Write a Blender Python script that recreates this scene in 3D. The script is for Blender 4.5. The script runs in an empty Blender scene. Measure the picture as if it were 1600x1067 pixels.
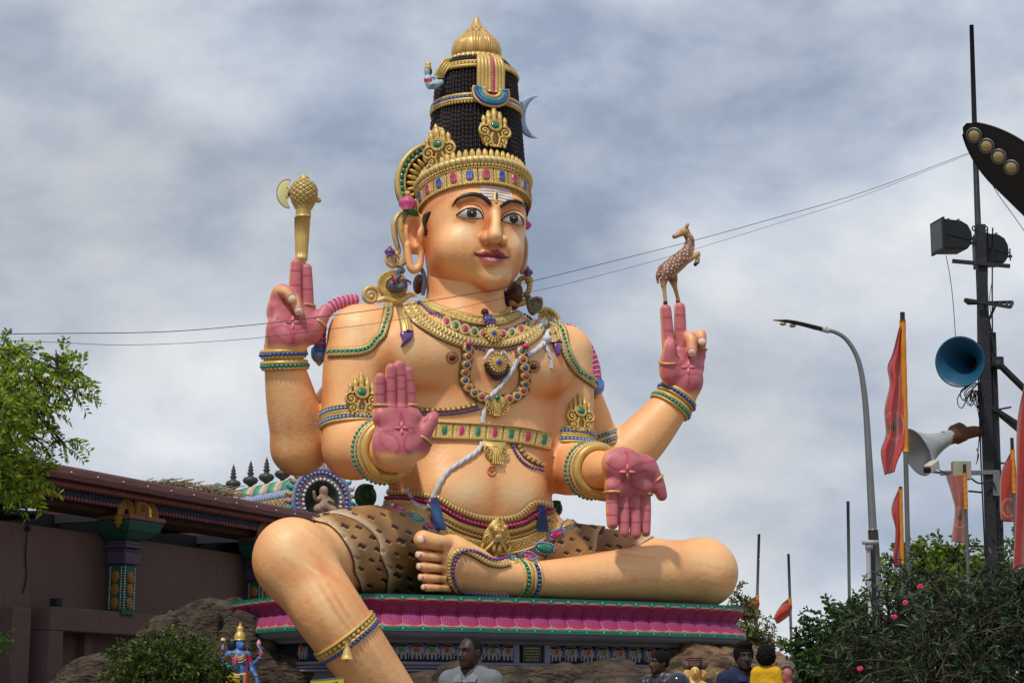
import bpy, bmesh, math, random
import numpy as np
from mathutils import Vector, Matrix
from mathutils.bvhtree import BVHTree
random.seed(7); RNG = np.random.default_rng(7)
SC = bpy.context.scene
COL = SC.collection
# ---------------------------------------------------------------- camera, world, sun, exposure
FPX = 3000.0; HORIZON = 1110.0; CAMZ = 1.6
PITCH = math.atan((HORIZON - 533.5) / FPX)
cam_d = bpy.data.cameras.new("camera"); cam = bpy.data.objects.new("camera", cam_d); COL.objects.link(cam)
cam_d.sensor_width = 36.0; cam_d.lens = FPX * 36 / 1600; cam_d.clip_end = 5000
cam.location = (0, 0, CAMZ); cam.rotation_euler = (math.pi / 2 + PITCH, 0, 0)
SC.camera = cam
TO_SUN = Vector((-0.25, -0.58, 1.0)).normalized()
SUN_EL = math.asin(TO_SUN.z); SUN_AZ = math.atan2(TO_SUN.x, TO_SUN.y)
sun_d = bpy.data.lights.new("sun", 'SUN'); sun_d.energy = 3.6; sun_d.angle = math.radians(4); sun_d.color = (1.0, 0.95, 0.87)
sun = bpy.data.objects.new("sun", sun_d); COL.objects.link(sun)
sun.rotation_euler = TO_SUN.to_track_quat('Z', 'Y').to_euler()
SC.view_settings.view_transform = 'Standard'; SC.view_settings.look = 'None'
SC.view_settings.exposure = -0.35; SC.view_settings.gamma = 1.0
W = bpy.data.worlds.new("World"); SC.world = W; W.use_nodes = True
def build_world():
    nt = W.node_tree; N = nt.nodes; L = nt.links; N.clear()
    out = N.new('ShaderNodeOutputWorld')
    sky = N.new('ShaderNodeTexSky'); sky.sky_type = 'NISHITA'; sky.sun_disc = False
    sky.sun_elevation = SUN_EL; sky.sun_rotation = SUN_AZ
    b1 = N.new('ShaderNodeBackground'); b1.inputs[1].default_value = 0.085
    L.new(sky.outputs[0], b1.inputs[0])
    tc = N.new('ShaderNodeTexCoord'); mp = N.new('ShaderNodeMapping')
    mp.inputs['Scale'].default_value = (1.0, 1.0, 1.7); mp.inputs['Rotation'].default_value = (0.0, math.radians(-28), 0.0)
    L.new(tc.outputs['Generated'], mp.inputs[0])
    def noise(scale, detail, rough, dist, off):
        m = N.new('ShaderNodeMapping'); m.inputs['Location'].default_value = off
        L.new(mp.outputs[0], m.inputs[0])
        n = N.new('ShaderNodeTexNoise'); n.inputs['Scale'].default_value = scale; n.inputs['Detail'].default_value = detail
        n.inputs['Roughness'].default_value = rough; n.inputs['Distortion'].default_value = dist
        L.new(m.outputs[0], n.inputs['Vector']); return n
    n1 = noise(7.5, 10, 0.53, 0.15, (9.3, 2.2, 1.1)); n2 = noise(3.4, 3, 0.5, 0.0, (2.2, 1.1, 9.3)); n4 = noise(4.3, 6, 0.5, 0.1, (5.1, 8.2, 3.3)); n3 = noise(13, 8, 0.6, 0.4, (0.7, 5.2, 2.4))
    def math_(op, a, b):
        m = N.new('ShaderNodeMath'); m.operation = op
        for i, v in enumerate((a, b)):
            if isinstance(v, (int, float)): m.inputs[i].default_value = v
            else: L.new(v, m.inputs[i])
        return m.outputs[0]
    s = math_('ADD', math_('MULTIPLY', n1.outputs[0], 0.6), math_('ADD', math_('MULTIPLY', n2.outputs[0], 0.33), math_('MULTIPLY', n3.outputs[0], 0.16)))
    cr = N.new('ShaderNodeValToRGB'); cr.color_ramp.elements[0].position = 0.38; cr.color_ramp.elements[0].color = (0.62, 0.62, 0.62, 1)
    cr.color_ramp.elements[1].position = 0.56; cr.color_ramp.elements[1].color = (1, 1, 1, 1)
    e = cr.color_ramp.elements.new(0.47); e.color = (0.86, 0.86, 0.86, 1)
    L.new(s, cr.inputs[0])
    cc = N.new('ShaderNodeValToRGB')
    cc.color_ramp.elements[0].position = 0.43; cc.color_ramp.elements[0].color = (0.46, 0.54, 0.70, 1)
    cc.color_ramp.elements[1].position = 0.70; cc.color_ramp.elements[1].color = (0.92, 0.95, 0.98, 1)
    L.new(s, cc.inputs[0])
    dk = N.new('ShaderNodeMapRange'); dk.inputs[1].default_value = .36; dk.inputs[2].default_value = .64; dk.inputs[3].default_value = .76; dk.inputs[4].default_value = 1.0; L.new(n4.outputs[0], dk.inputs[0])
    b2 = N.new('ShaderNodeBackground'); L.new(math_('MULTIPLY', dk.outputs[0], 1.17), b2.inputs[1]); L.new(cc.outputs[0], b2.inputs[0])
    mx = N.new('ShaderNodeMixShader'); L.new(cr.outputs[0], mx.inputs[0]); L.new(b1.outputs[0], mx.inputs[1]); L.new(b2.outputs[0], mx.inputs[2])
    L.new(mx.outputs[0], out.inputs[0])
build_world()
# ---------------------------------------------------------------- pixel -> world helpers
CAM = np.array([0, 0, CAMZ]); FW = np.array([0, math.cos(PITCH), math.sin(PITCH)])
UP = np.array([0, -math.sin(PITCH), math.cos(PITCH)]); RT = np.array([1.0, 0, 0])
def ray(px, py):
    d = FW + RT * ((px - 800) / FPX) + UP * ((533.5 - py) / FPX); return d
def at(px, py, Y):                       # the point at distance Y seen at this place
    d = ray(px, py); return CAM + d * (Y / d[1])
def onplane(px, py, c, n):
    d = ray(px, py); return CAM + d * (np.dot(c - CAM, n) / np.dot(d, n))
def mpp(p): return float(np.dot(np.asarray(p) - CAM, FW)) / FPX       # metres per photo pixel at p
def topx(P):
    P = np.atleast_2d(P) - CAM; z = P @ FW
    return np.stack([800 + FPX * (P @ RT) / z, 533.5 - FPX * (P @ UP) / z], 1)
def frame(yaw):
    a = math.radians(yaw); return np.array([[math.cos(a), math.sin(a), 0], [-math.sin(a), math.cos(a), 0], [0, 0, 1.0]])
YAW = 30.0; SF = frame(YAW)              # rows: statue's across, back, up
SO = at(770, 930, 34.0)
def S(px, py, d=0.0): return onplane(px, py, SO + SF[1] * d, SF[1])
HF = frame(20.0); HC = S(736, 350, 0.0)
def H(px, py, d=0.0): return onplane(px, py, HC + HF[1] * d, HF[1])
# ---------------------------------------------------------------- objects
def tag(o, label=None, cat=None, group=None, kind=None):
    if label: o['label'] = label
    if cat: o['category'] = cat
    if group: o['group'] = group
    if kind: o['kind'] = kind
    return o
def empty(name, loc, label=None, cat=None, group=None):
    o = bpy.data.objects.new(name, None); o.location = tuple(loc); o.empty_display_size = 0.2; COL.objects.link(o)
    return tag(o, label, cat, group)
def wloc(o):
    v = Vector((0, 0, 0))
    while o is not None: v += Vector(o.location); o = o.parent
    return v
def mk(name, V, F, mat, parent=None, smooth=True, vcol=None, uv=None, loc=None):
    """V world coordinates, F list / array of faces; one mesh object whose origin is at loc"""
    V = np.asarray(V, dtype=np.float64)
    if loc is None: loc = np.zeros(3) if parent is None else np.array(wloc(parent))
    loc = np.asarray(loc, float)
    me = bpy.data.meshes.new(name)
    if isinstance(F, np.ndarray):
        n = F.shape[1]; me.vertices.add(len(V)); me.vertices.foreach_set('co', (V - loc).astype(np.float32).ravel())
        me.loops.add(F.size); me.loops.foreach_set('vertex_index', F.astype(np.int32).ravel())
        me.polygons.add(len(F)); me.polygons.foreach_set('loop_start', np.arange(0, F.size, n, dtype=np.int32))
        me.polygons.foreach_set('loop_total', np.full(len(F), n, dtype=np.int32)); me.update(calc_edges=True)
    else:
        me.from_pydata([tuple(v) for v in (V - loc)], [], [tuple(int(i) for i in f) for f in F]); me.update()
    if smooth: me.polygons.foreach_set('use_smooth', np.ones(len(me.polygons), dtype=bool))
    if vcol is not None:
        ca = me.color_attributes.new('Col', 'FLOAT_COLOR', 'POINT')
        c = np.ones((len(V), 4), np.float32); c[:, :3] = vcol; ca.data.foreach_set('color', c.ravel())
    if uv is not None:
        ul = me.uv_layers.new(name='UVMap'); li = np.zeros(len(me.loops), np.int32); me.loops.foreach_get('vertex_index', li)
        ul.data.foreach_set('uv', np.asarray(uv, np.float32)[li].ravel())
    for m in (mat if isinstance(mat, (list, tuple)) else [mat]): me.materials.append(m)
    o = bpy.data.objects.new(name, me); COL.objects.link(o)
    if parent is not None: o.parent = parent; o.location = tuple(loc - np.array(wloc(parent)))
    else: o.location = tuple(loc)
    return o
class MB:
    """collects vertices and faces of one mesh"""
    def __init__(s): s.V = []; s.F = []; s.n = 0; s.UV = []; s.M = []
    def add(s, V, F, uv=None, mi=0):
        V = np.asarray(V, float).reshape(-1, 3)
        s.V.append(V); s.F += [tuple(int(i) + s.n for i in f) for f in F]; s.M += [mi] * len(F)
        s.UV.append(np.zeros((len(V), 2)) if uv is None else np.asarray(uv, float)); s.n += len(V); return s
    def build(s, name, mat, parent=None, smooth=True, loc=None, bevel=0, vcol=None):
        o = mk(name, np.concatenate(s.V), s.F, mat, parent, smooth, uv=np.concatenate(s.UV), loc=loc, vcol=vcol)
        if any(s.M): o.data.polygons.foreach_set('material_index', np.array(s.M, np.int32))
        if bevel:
            m = o.modifiers.new('b', 'BEVEL'); m.width = bevel; m.segments = 2; m.limit_method = 'ANGLE'
        return o
    def grid(s, G, closeu=False, closev=False, uv=None, flip=False, mi=0):
        G = np.asarray(G, float); nu, nv = G.shape[:2]; F = []
        for i in range(nu if closeu else nu - 1):
            for j in range(nv if closev else nv - 1):
                a, b = i, (i + 1) % nu; c, d = j, (j + 1) % nv
                f = (a * nv + c, b * nv + c, b * nv + d, a * nv + d); F.append(f[::-1] if flip else f)
        if uv is None:
            uu, vv = np.meshgrid(np.arange(nu) / max(1, nu - 1), np.arange(nv) / max(1, nv - 1), indexing='ij'); uv = np.stack([uu, vv], -1).reshape(-1, 2)
        return s.add(G.reshape(-1, 3), F, uv, mi)
    def box(s, c, size, R=None, mi=0):
        c = np.asarray(c, float); h = np.asarray(size, float) / 2; R = np.eye(3) if R is None else R
        V = [c + (np.array([x, y, z]) * h) @ R for x in (-1, 1) for y in (-1, 1) for z in (-1, 1)]
        return s.add(V, [(0, 1, 3, 2), (4, 6, 7, 5), (0, 4, 5, 1), (2, 3, 7, 6), (0, 2, 6, 4), (1, 5, 7, 3)], mi=mi)
    def bar(s, a, b, w, h=None, up=(0, 0, 1), mi=0):
        a = np.asarray(a, float); b = np.asarray(b, float); h = h or w; d = b - a; L = np.linalg.norm(d); d = d / L
        x = np.cross(d, up); 
        if np.linalg.norm(x) < 1e-4: x = np.cross(d, (1, 0, 0))
        x /= np.linalg.norm(x); y = np.cross(x, d)
        return s.box((a + b) / 2, (w, L, h), np.array([x, d, y]), mi)
    def tube(s, P, r, n=8, caps=True, closed=False, mi=0, twist=0, sq=1.0, up=None):
        P = np.asarray(P, float); m = len(P); r = np.broadcast_to(np.asarray(r, float), (m,))
        T = np.gradient(P, axis=0) if not closed else np.roll(P, -1, 0) - np.roll(P, 1, 0)
        T /= np.linalg.norm(T, axis=1)[:, None] + 1e-12
        u = np.array(up if up is not None else ((0, 0, 1.0) if abs(T[0][2]) < .9 else (1.0, 0, 0))); G = np.zeros((m, n, 3))
        for i in range(m):
            x = u - T[i] * np.dot(u, T[i]); x /= np.linalg.norm(x) + 1e-12
            if up is None: u = x
            y = np.cross(T[i], x); a = np.arange(n) * 2 * math.pi / n + twist * i
            G[i] = P[i] + r[i] * (np.cos(a)[:, None] * x * sq + np.sin(a)[:, None] * y)
        L = np.concatenate([[0], np.cumsum(np.linalg.norm(np.diff(P, axis=0), axis=1))])
        uv = np.stack([np.repeat(L, n), np.tile(np.arange(n) / n, m)], 1)
        base = s.n; s.grid(G, closeu=closed, closev=True, uv=uv, mi=mi)
        if caps and not closed:
            s.F += [tuple(base + k for k in range(n))[::-1], tuple(base + (m - 1) * n + k for k in range(n))]; s.M += [mi, mi]
        return s
    def ball(s, c, r, R=None, nu=8, nv=6, mi=0):
        c = np.asarray(c, float); r = np.broadcast_to(np.asarray(r, float), (3,)); R = np.eye(3) if R is None else R
        th = np.linspace(0, math.pi, nv + 1); ph = np.arange(nu) * 2 * math.pi / nu
        G = np.stack([np.outer(np.sin(th), np.cos(ph)), np.outer(np.sin(th), np.sin(ph)), np.outer(np.cos(th), np.ones(nu))], -1) * r
        return s.grid(c + G @ R, closev=True, flip=True, mi=mi)
    def lathe(s, c, prof, n=24, axis=(0, 0, 1), mi=0, mod=None, xdir=None):
        """prof: list of (radius, height)"""
        c = np.asarray(c, float); z = np.asarray(axis, float); z = z / np.linalg.norm(z)
        x = np.asarray(xdir, float) if xdir is not None else np.cross(z, (0.3, 1, 0.1)); x = x - z * np.dot(x, z); x /= np.linalg.norm(x); y = np.cross(z, x)
        pr = np.asarray(prof, float); a = np.arange(n) * 2 * math.pi / n
        G = c + pr[:, 1][:, None, None] * z + pr[:, 0][:, None, None] * (np.cos(a)[:, None] * x + np.sin(a)[:, None] * y)
        if mod is not None:
            for i in range(len(pr)):
                k = mod(a, i / (len(pr) - 1)); G[i] = c + pr[i, 1] * z + pr[i, 0] * k[:, None] * (np.cos(a)[:, None] * x + np.sin(a)[:, None] * y)
        base = s.n; s.grid(G, closev=True, flip=False, mi=mi); m = len(pr)
        s.F += [tuple(base + k for k in range(n))[::-1], tuple(base + (m - 1) * n + k for k in range(n))]; s.M += [mi, mi]
        return s
    def prism(s, P, off, mi=0):
        """polygon P (n,3) extruded by vector off"""
        P = np.asarray(P, float); n = len(P); V = np.concatenate([P, P + np.asarray(off, float)])
        return s.add(V, [tuple(range(n))[::-1], tuple(range(n, 2 * n))] + [(i, (i + 1) % n, n + (i + 1) % n, n + i) for i in range(n)], mi=mi)
def spline(P, n, closed=False):
    """Catmull-Rom through P (any dimension) resampled to n evenly spaced points"""
    P = np.asarray(P, float)
    Q = np.vstack([P[-1], P, P[0], P[1]]) if closed else np.vstack([2 * P[0] - P[1], P, 2 * P[-1] - P[-2]])
    m = len(P) if closed else len(P) - 1; out = []
    for i in range(m):
        a, b, c, d = Q[i], Q[i + 1], Q[i + 2], Q[i + 3]
        t = np.linspace(0, 1, 17)[:-1, None]
        out.append(0.5 * (2 * b + (c - a) * t + (2 * a - 5 * b + 4 * c - d) * t ** 2 + (3 * b - a - 3 * c + d) * t ** 3))
    out = np.vstack(out + [P[:1] if closed else P[-1:]])
    L = np.concatenate([[0], np.cumsum(np.linalg.norm(np.diff(out, axis=0), axis=1))])
    t = np.linspace(0, L[-1], n + 1)[:-1] if closed else np.linspace(0, L[-1], n)
    return np.stack([np.interp(t, L, out[:, k]) for k in range(out.shape[1])], 1)
# ---------------------------------------------------------------- implicit surfaces
class Field:
    def __init__(s, lo, hi, h, R=None, o=None):
        """box lo..hi in the frame (rows R, origin o)"""
        s.R = np.eye(3) if R is None else R; s.o = np.zeros(3) if o is None else o; s.h = h
        s.lo = np.asarray(lo, float); s.n = (np.ceil((np.asarray(hi, float) - s.lo) / h).astype(int) + 1)
        s.f = np.full(tuple(s.n), 1.0, np.float32); s.last = None
        s.ax = [(s.lo[i] + h * np.arange(s.n[i])).astype(np.float32) for i in range(3)]
    def L(s, p): return (np.asarray(p, float) - s.o) @ s.R.T
    def _sub(s, lo, hi, m):
        a = np.clip(np.floor((lo - m - s.lo) / s.h).astype(int), 0, s.n); b = np.clip(np.ceil((hi + m - s.lo) / s.h).astype(int) + 1, 0, s.n)
        if (b <= a).any(): return None, None
        sl = tuple(slice(a[i], b[i]) for i in range(3))
        return sl, np.meshgrid(*[s.ax[i][sl[i]] for i in range(3)], indexing='ij', sparse=True)
    def _put(s, sl, d, k, op):
        f = s.f[sl]
        if op == '+':
            if k > 0: hh = np.maximum(k - np.abs(f - d), 0) / k; s.f[sl] = np.minimum(f, d) - hh * hh * k * 0.25
            else: s.f[sl] = np.minimum(f, d)
        else:
            g = -d
            if k > 0: hh = np.maximum(k - np.abs(f - g), 0) / k; s.f[sl] = np.maximum(f, g) + hh * hh * k * 0.25
            else: s.f[sl] = np.maximum(f, g)
    def cone(s, a, ra, b, rb, k=0.1, op='+', sq=None):
        a = s.L(a); b = s.L(b); R = max(ra, rb)
        sl, g = s._sub(np.minimum(a, b) - R, np.maximum(a, b) + R, k + 3 * s.h)
        if sl is None: return
        ab = b - a; l2 = max(float(ab @ ab), 1e-9); px, py, pz = g[0] - a[0], g[1] - a[1], g[2] - a[2]
        t = np.clip((px * ab[0] + py * ab[1] + pz * ab[2]) / l2, 0, 1)
        d = np.sqrt((px - t * ab[0]) ** 2 + (py - t * ab[1]) ** 2 + (pz - t * ab[2]) ** 2) - (ra + (rb - ra) * t)
        s._put(sl, d.astype(np.float32), k, op)
    def chain(s, nodes, k=0.1, k0=None, op='+', seg=7):
        """a limb: one smooth taper through the nodes, joined on with blend k"""
        P = np.array([[*s.L(n[0]), n[1]] for n in nodes])
        if len(P) > 2: P = spline(P, seg * (len(P) - 1) + 1)
        kk = max(k, k0 or 0); R = P[:, 3].max()
        sl, g = s._sub(P[:, :3].min(0) - R, P[:, :3].max(0) + R, kk + 3 * s.h)
        if sl is None: return
        D = None
        for (a, b) in zip(P[:-1], P[1:]):
            ab = (b - a)[:3]; l2 = max(float(ab @ ab), 1e-9); px, py, pz = g[0] - np.float32(a[0]), g[1] - np.float32(a[1]), g[2] - np.float32(a[2])
            t = np.clip((px * np.float32(ab[0] / l2) + py * np.float32(ab[1] / l2) + pz * np.float32(ab[2] / l2)), 0, 1)
            d = np.sqrt((px - t * np.float32(ab[0])) ** 2 + (py - t * np.float32(ab[1])) ** 2 + (pz - t * np.float32(ab[2])) ** 2) - (np.float32(a[3]) + np.float32(b[3] - a[3]) * t)
            D = d if D is None else np.minimum(D, d)
        s._put(sl, D.astype(np.float32), kk, op)
    def ell(s, c, r, k=0.1, op='+', R=None):
        """ellipsoid, radii r along the rows of R (world) or the field's own axes"""
        c = s.L(c); r = np.asarray(r, float); M = np.eye(3) if R is None else R @ s.R.T
        m = np.sqrt(((M * r[:, None]) ** 2).sum(0))
        sl, g = s._sub(c - m, c + m, k + 3 * s.h)
        if sl is None: return
        p = [g[0] - c[0], g[1] - c[1], g[2] - c[2]]; k0 = 0; k1 = 0
        for i in range(3):
            q = p[0] * M[i, 0] + p[1] * M[i, 1] + p[2] * M[i, 2]; k0 = k0 + (q / r[i]) ** 2; k1 = k1 + (q / r[i] ** 2) ** 2
        k0 = np.sqrt(k0); d = k0 * (k0 - 1) / (np.sqrt(k1) + 1e-6)
        s._put(sl, d.astype(np.float32), k, op)
    def mesh(s, smooth=1):
        f = s.f; S_ = f < 0
        nx, ny, nz = [m - 1 for m in f.shape]
        cnt = np.zeros((nx, ny, nz), np.int8)
        for i in (0, 1):
            for j in (0, 1):
                for k in (0, 1): cnt += S_[i:i + nx, j:j + ny, k:k + nz]
        act = (cnt > 0) & (cnt < 8); idx = np.argwhere(act); ids = np.full(act.shape, -1, np.int64); ids[act] = np.arange(len(idx))
        acc = np.zeros((len(idx), 3)); num = np.zeros(len(idx))
        for ax in range(3):
            o = [a for a in range(3) if a != ax]
            for u in (0, 1):
                for v in (0, 1):
                    A = idx.copy(); A[:, o[0]] += u; A[:, o[1]] += v; B = A.copy(); B[:, ax] += 1
                    fa = f[A[:, 0], A[:, 1], A[:, 2]]; fb = f[B[:, 0], B[:, 1], B[:, 2]]; m = (fa < 0) != (fb < 0)
                    t = np.where(m, fa / np.where(m, fa - fb, 1), 0); p = A.astype(float); p[:, ax] += t
                    acc[m] += p[m]; num[m] += 1
        V = acc / num[:, None]; Q = []
        for ax in range(3):
            o1, o2 = [(1, 2), (2, 0), (0, 1)][ax]
            sl0 = [slice(None)] * 3; sl1 = [slice(None)] * 3; sl0[ax] = slice(0, f.shape[ax] - 1); sl1[ax] = slice(1, f.shape[ax])
            a = S_[tuple(sl0)]; b = S_[tuple(sl1)]
            for cond, fl in ((a & ~b, False), (~a & b, True)):
                E = np.argwhere(cond); E = E[(E[:, o1] > 0) & (E[:, o2] > 0) & (E[:, o1] < act.shape[o1]) & (E[:, o2] < act.shape[o2])]
                c = []
                for (u, v) in ((1, 1), (0, 1), (0, 0), (1, 0)):
                    G = E.copy(); G[:, o1] -= u; G[:, o2] -= v; c.append(ids[G[:, 0], G[:, 1], G[:, 2]])
                q = np.stack(c, 1); Q.append(q[:, ::-1] if fl else q)
        Q = np.vstack(Q); Q = Q[(Q >= 0).all(1)]
        for _ in range(smooth):
            acc = np.zeros_like(V); num = np.zeros(len(V))
            for i in range(4):
                a, b = Q[:, i], Q[:, (i + 1) % 4]
                for x, y in ((a, b), (b, a)):
                    for d in range(3): acc[:, d] += np.bincount(x, V[y, d], len(V))
                    num += np.bincount(x, minlength=len(V))
            V = 0.45 * V + 0.55 * acc / np.maximum(num, 1)[:, None]
        V = s.lo + V * s.h
        return V @ s.R + s.o, Q
def normals(V, Q):
    n = np.cross(V[Q[:, 2]] - V[Q[:, 0]], V[Q[:, 3]] - V[Q[:, 1]]); N = np.zeros_like(V)
    for i in range(4):
        for d in range(3): N[:, d] += np.bincount(Q[:, i], n[:, d], len(V))
    return N / (np.linalg.norm(N, axis=1)[:, None] + 1e-12)
def sstep(x, a, b): t = np.clip((x - a) / (b - a), 0, 1); return t * t * (3 - 2 * t)
def pldist(P, poly):
    """distance of 2-D points to a polyline"""
    poly = np.asarray(poly, float); D = np.full(len(P), 1e9)
    for a, b in zip(poly[:-1], poly[1:]):
        ab = b - a; t = np.clip(((P - a) @ ab) / max(ab @ ab, 1e-9), 0, 1); D = np.minimum(D, np.linalg.norm(P - a - t[:, None] * ab, axis=1))
    return D
def inpoly(P, poly):
    poly = np.asarray(poly, float); x, y = P[:, 0], P[:, 1]; r = np.zeros(len(P), bool)
    for (x0, y0), (x1, y1) in zip(poly, np.roll(poly, -1, 0)):
        c = ((y0 > y) != (y1 > y)); r ^= c & (x < (x1 - x0) * (y - y0) / (y1 - y0 + 1e-12) + x0)
    return r
# ---------------------------------------------------------------- materials
MATS = {}
def mat(name, col=(0.5, 0.5, 0.5), rough=0.6, metal=0.0, attr=False, var=0.0, vscale=3.0, bump=0.0, bscale=20.0, col2=None, spec=0.4, kind='noise', detail=6, coat=0.0, sub=0.0, stretch=None, thr=None, alpha=None, trans=0.0):
    """principled paint; var mixes towards col2 with noise, bump adds relief"""
    if name in MATS: return MATS[name]
    m = bpy.data.materials.new(name); m.use_nodes = True; nt = m.node_tree; N = nt.nodes; L = nt.links; b = N['Principled BSDF']
    b.inputs['Roughness'].default_value = rough; b.inputs['Metallic'].default_value = metal
    b.inputs['Specular IOR Level'].default_value = spec; b.inputs['Coat Weight'].default_value = coat
    if trans: b.inputs['Transmission Weight'].default_value = trans
    tc = N.new('ShaderNodeTexCoord'); mp = N.new('ShaderNodeMapping'); L.new(tc.outputs['Object'], mp.inputs[0])
    if stretch: mp.inputs['Scale'].default_value = stretch
    if attr:
        a = N.new('ShaderNodeVertexColor'); a.layer_name = 'Col'; src = a.outputs[0]
    else:
        a = N.new('ShaderNodeRGB'); a.outputs[0].default_value = (*col, 1); src = a.outputs[0]
    if var > 0:
        n = N.new('ShaderNodeTexNoise'); n.inputs['Scale'].default_value = vscale; n.inputs['Detail'].default_value = detail; n.inputs['Roughness'].default_value = 0.6
        L.new(mp.outputs[0], n.inputs['Vector'])
        r = N.new('ShaderNodeMapRange'); t = thr or (0.35, 0.7); r.inputs[1].default_value = t[0]; r.inputs[2].default_value = t[1]; r.inputs[4].default_value = var
        L.new(n.outputs[0], r.inputs[0]); x = N.new('ShaderNodeMix'); x.data_type = 'RGBA'; L.new(r.outputs[0], x.inputs[0]); L.new(src, x.inputs[6])
        if col2 is None:
            mm = N.new('ShaderNodeMix'); mm.data_type = 'RGBA'; mm.blend_type = 'MULTIPLY'; mm.inputs[0].default_value = 1; L.new(src, mm.inputs[6]); mm.inputs[7].default_value = (0.45, 0.42, 0.4, 1); L.new(mm.outputs[2], x.inputs[7])
        else: x.inputs[7].default_value = (*col2, 1)
        src = x.outputs[2]
        rr = N.new('ShaderNodeMapRange'); rr.inputs[3].default_value = max(0.05, rough - 0.08); rr.inputs[4].default_value = min(1, rough + 0.12)
        L.new(n.outputs[0], rr.inputs[0]); L.new(rr.outputs[0], b.inputs['Roughness'])
    L.new(src, b.inputs['Base Color'])
    if bump > 0:
        if kind == 'voronoi':
            t = N.new('ShaderNodeTexVoronoi'); t.inputs['Scale'].default_value = bscale
        elif kind == 'wave':
            t = N.new('ShaderNodeTexWave'); t.inputs['Scale'].default_value = bscale; t.inputs['Distortion'].default_value = 2.5; t.inputs['Detail'].default_value = 2
        else:
            t = N.new('ShaderNodeTexNoise'); t.inputs['Scale'].default_value = bscale; t.inputs['Detail'].default_value = 8
        L.new(mp.outputs[0], t.inputs['Vector'])
        bp = N.new('ShaderNodeBump'); bp.inputs['Strength'].default_value = bump; bp.inputs['Distance'].default_value = 0.05
        L.new(t.outputs[0], bp.inputs['Height']); L.new(bp.outputs[0], b.inputs['Normal'])
    MATS[name] = m; return m
# ================================================================ THE GIANT STATUE
def nd(px, py, d, rp):
    p = S(px, py, d); return (p, rp * mpp(p))
PPM = mpp(SO)
PED_TOP = S(770, 932, -2.0)[2]
ANK = 1
def build_body(cloth=False):
    if cloth: return _body(0.06, True)
    return _body(0.042, False)
def _body(h_, cloth):
    f = Field((-5.6, -4.2, -4.6), (6.2, 2.4, 6.2), h_, SF, SO)
    m = PPM
    # torso
    f.ell(S(735, 830, 0.15), (1.75, 1.15, .95), .2)
    f.ell(S(737, 715, 0.0), (1.68, .90, 1.45), .4)
    f.ell(S(733, 590, 0.0), (1.62, .92, 1.25), .4)
    f.ell(S(733, 545, 0.05), (1.60, .78, .72), .3)
    f.ell(S(716, 772, -.62), (.72, .50, .56), .35); f.ell(S(800, 772, -.62), (.62, .50, .54), .35)
    f.ell(S(752, 740, -.50), (1.0, .50, .60), .3)
    f.ell(S(655, 552, -.52), (.90, .42, .62), .14); f.ell(S(835, 570, -.52), (.80, .42, .60), .14)
    f.ell(S(700, 545, -.62), (.62, .34, .55), .14); f.ell(S(808, 562, -.62), (.5, .34, .52), .14)
    f.chain([nd(560, 520, .05, 42), nd(650, 522, .1, 44), nd(735, 536, .1, 52)], .2)
    f.chain([nd(735, 536, .1, 52), nd(820, 540, .1, 44), nd(884, 548, .05, 38)], .2)
    f.chain([nd(728, 530, .05, 70), nd(727, 480, .08, 62), nd(727, 400, .12, 59)], .2)
    # front arms
    f.chain([nd(566, 532, .0, 52), nd(555, 570, -.05, 50), nd(550, 630, -.12, 47), nd(553, 700, -.25, 48)], .16, .2)
    f.chain([nd(553, 698, -.25, 47), nd(588, 705, -1.0, 43), nd(614, 702, -1.6, 33), nd(618, 700, -1.78, 30)], .15)
    f.chain([nd(880, 556, .0, 43), nd(888, 598, -.05, 40), nd(889, 660, -.12, 38), nd(889, 725, -.25, 41)], .16, .2)
    f.chain([nd(889, 730, -.25, 43), nd(912, 735, -.9, 38), nd(940, 733, -1.5, 29), nd(952, 732, -1.7, 27)], .15)
    # back arms
    f.chain([nd(585, 560, .75, 46), nd(530, 640, .9, 44), nd(466, 700, .75, 41)], .2)
    f.chain([nd(468, 698, .75, 42), nd(458, 640, .55, 41), nd(444, 570, .35, 31), nd(443, 545, .3, 31)], .15)
    f.chain([nd(880, 580, .75, 42), nd(918, 660, .95, 38), nd(945, 742, .8, 39)], .2)
    f.chain([nd(948, 738, .8, 41), nd(1000, 690, .5, 39), nd(1050, 632, .25, 29), nd(1058, 618, .2, 28)], .15)
    # leg hanging over the edge
    f.chain([nd(670, 874, -.1, 76), nd(575, 864, -.9, 68), nd(466, 873, -2.1, 52)], .2, .4)
    f.chain([nd(464, 876, -2.2, 54), nd(506, 945, -2.65, 55), nd(550, 1007, -2.75, 51), nd(602, 1078, -2.7, 44), nd(650, 1145, -2.6, 37), nd(700, 1215, -2.5, 30)], .25)
    f.ell(S(450, 872, -2.3), (.50, .5, .56), .35)
    # folded leg
    f.ell(S(845, 655, .1), (.42, .6, .95), .2)
    f.chain([nd(800, 885, -.1, 64), nd(930, 876, -.3, 50), nd(1080, 893, -.9, 43)], .2, .4)
    if cloth: return f.mesh(2)
    f.chain([nd(1092, 896, -1.0, 50), nd(1000, 897, -1.25, 43), nd(900, 903, -1.45, 34), nd(828, 905, -1.55, 27)], .2)
    f.ell(S(1105, 893, -1.0), (.58, .5, .58), .25)
    f.chain([nd(828, 905, -1.55, 27), nd(800, 904, -1.58, 28)], .1)
    return f.mesh(1)
def hfield(x0, y0, x1, y1, d0, d1):
    a = (S(x0, y1, d1) - SO) @ SF.T; b = (S(x1, y0, d1) - SO) @ SF.T; c = (S(x0, y1, d0) - SO) @ SF.T; e = (S(x1, y0, d0) - SO) @ SF.T
    P = np.array([a, b, c, e]); lo = P.min(0); hi = P.max(0); lo[1] = d0; hi[1] = d1
    return Field(lo, hi, 0.0165, SF, SO)
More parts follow.
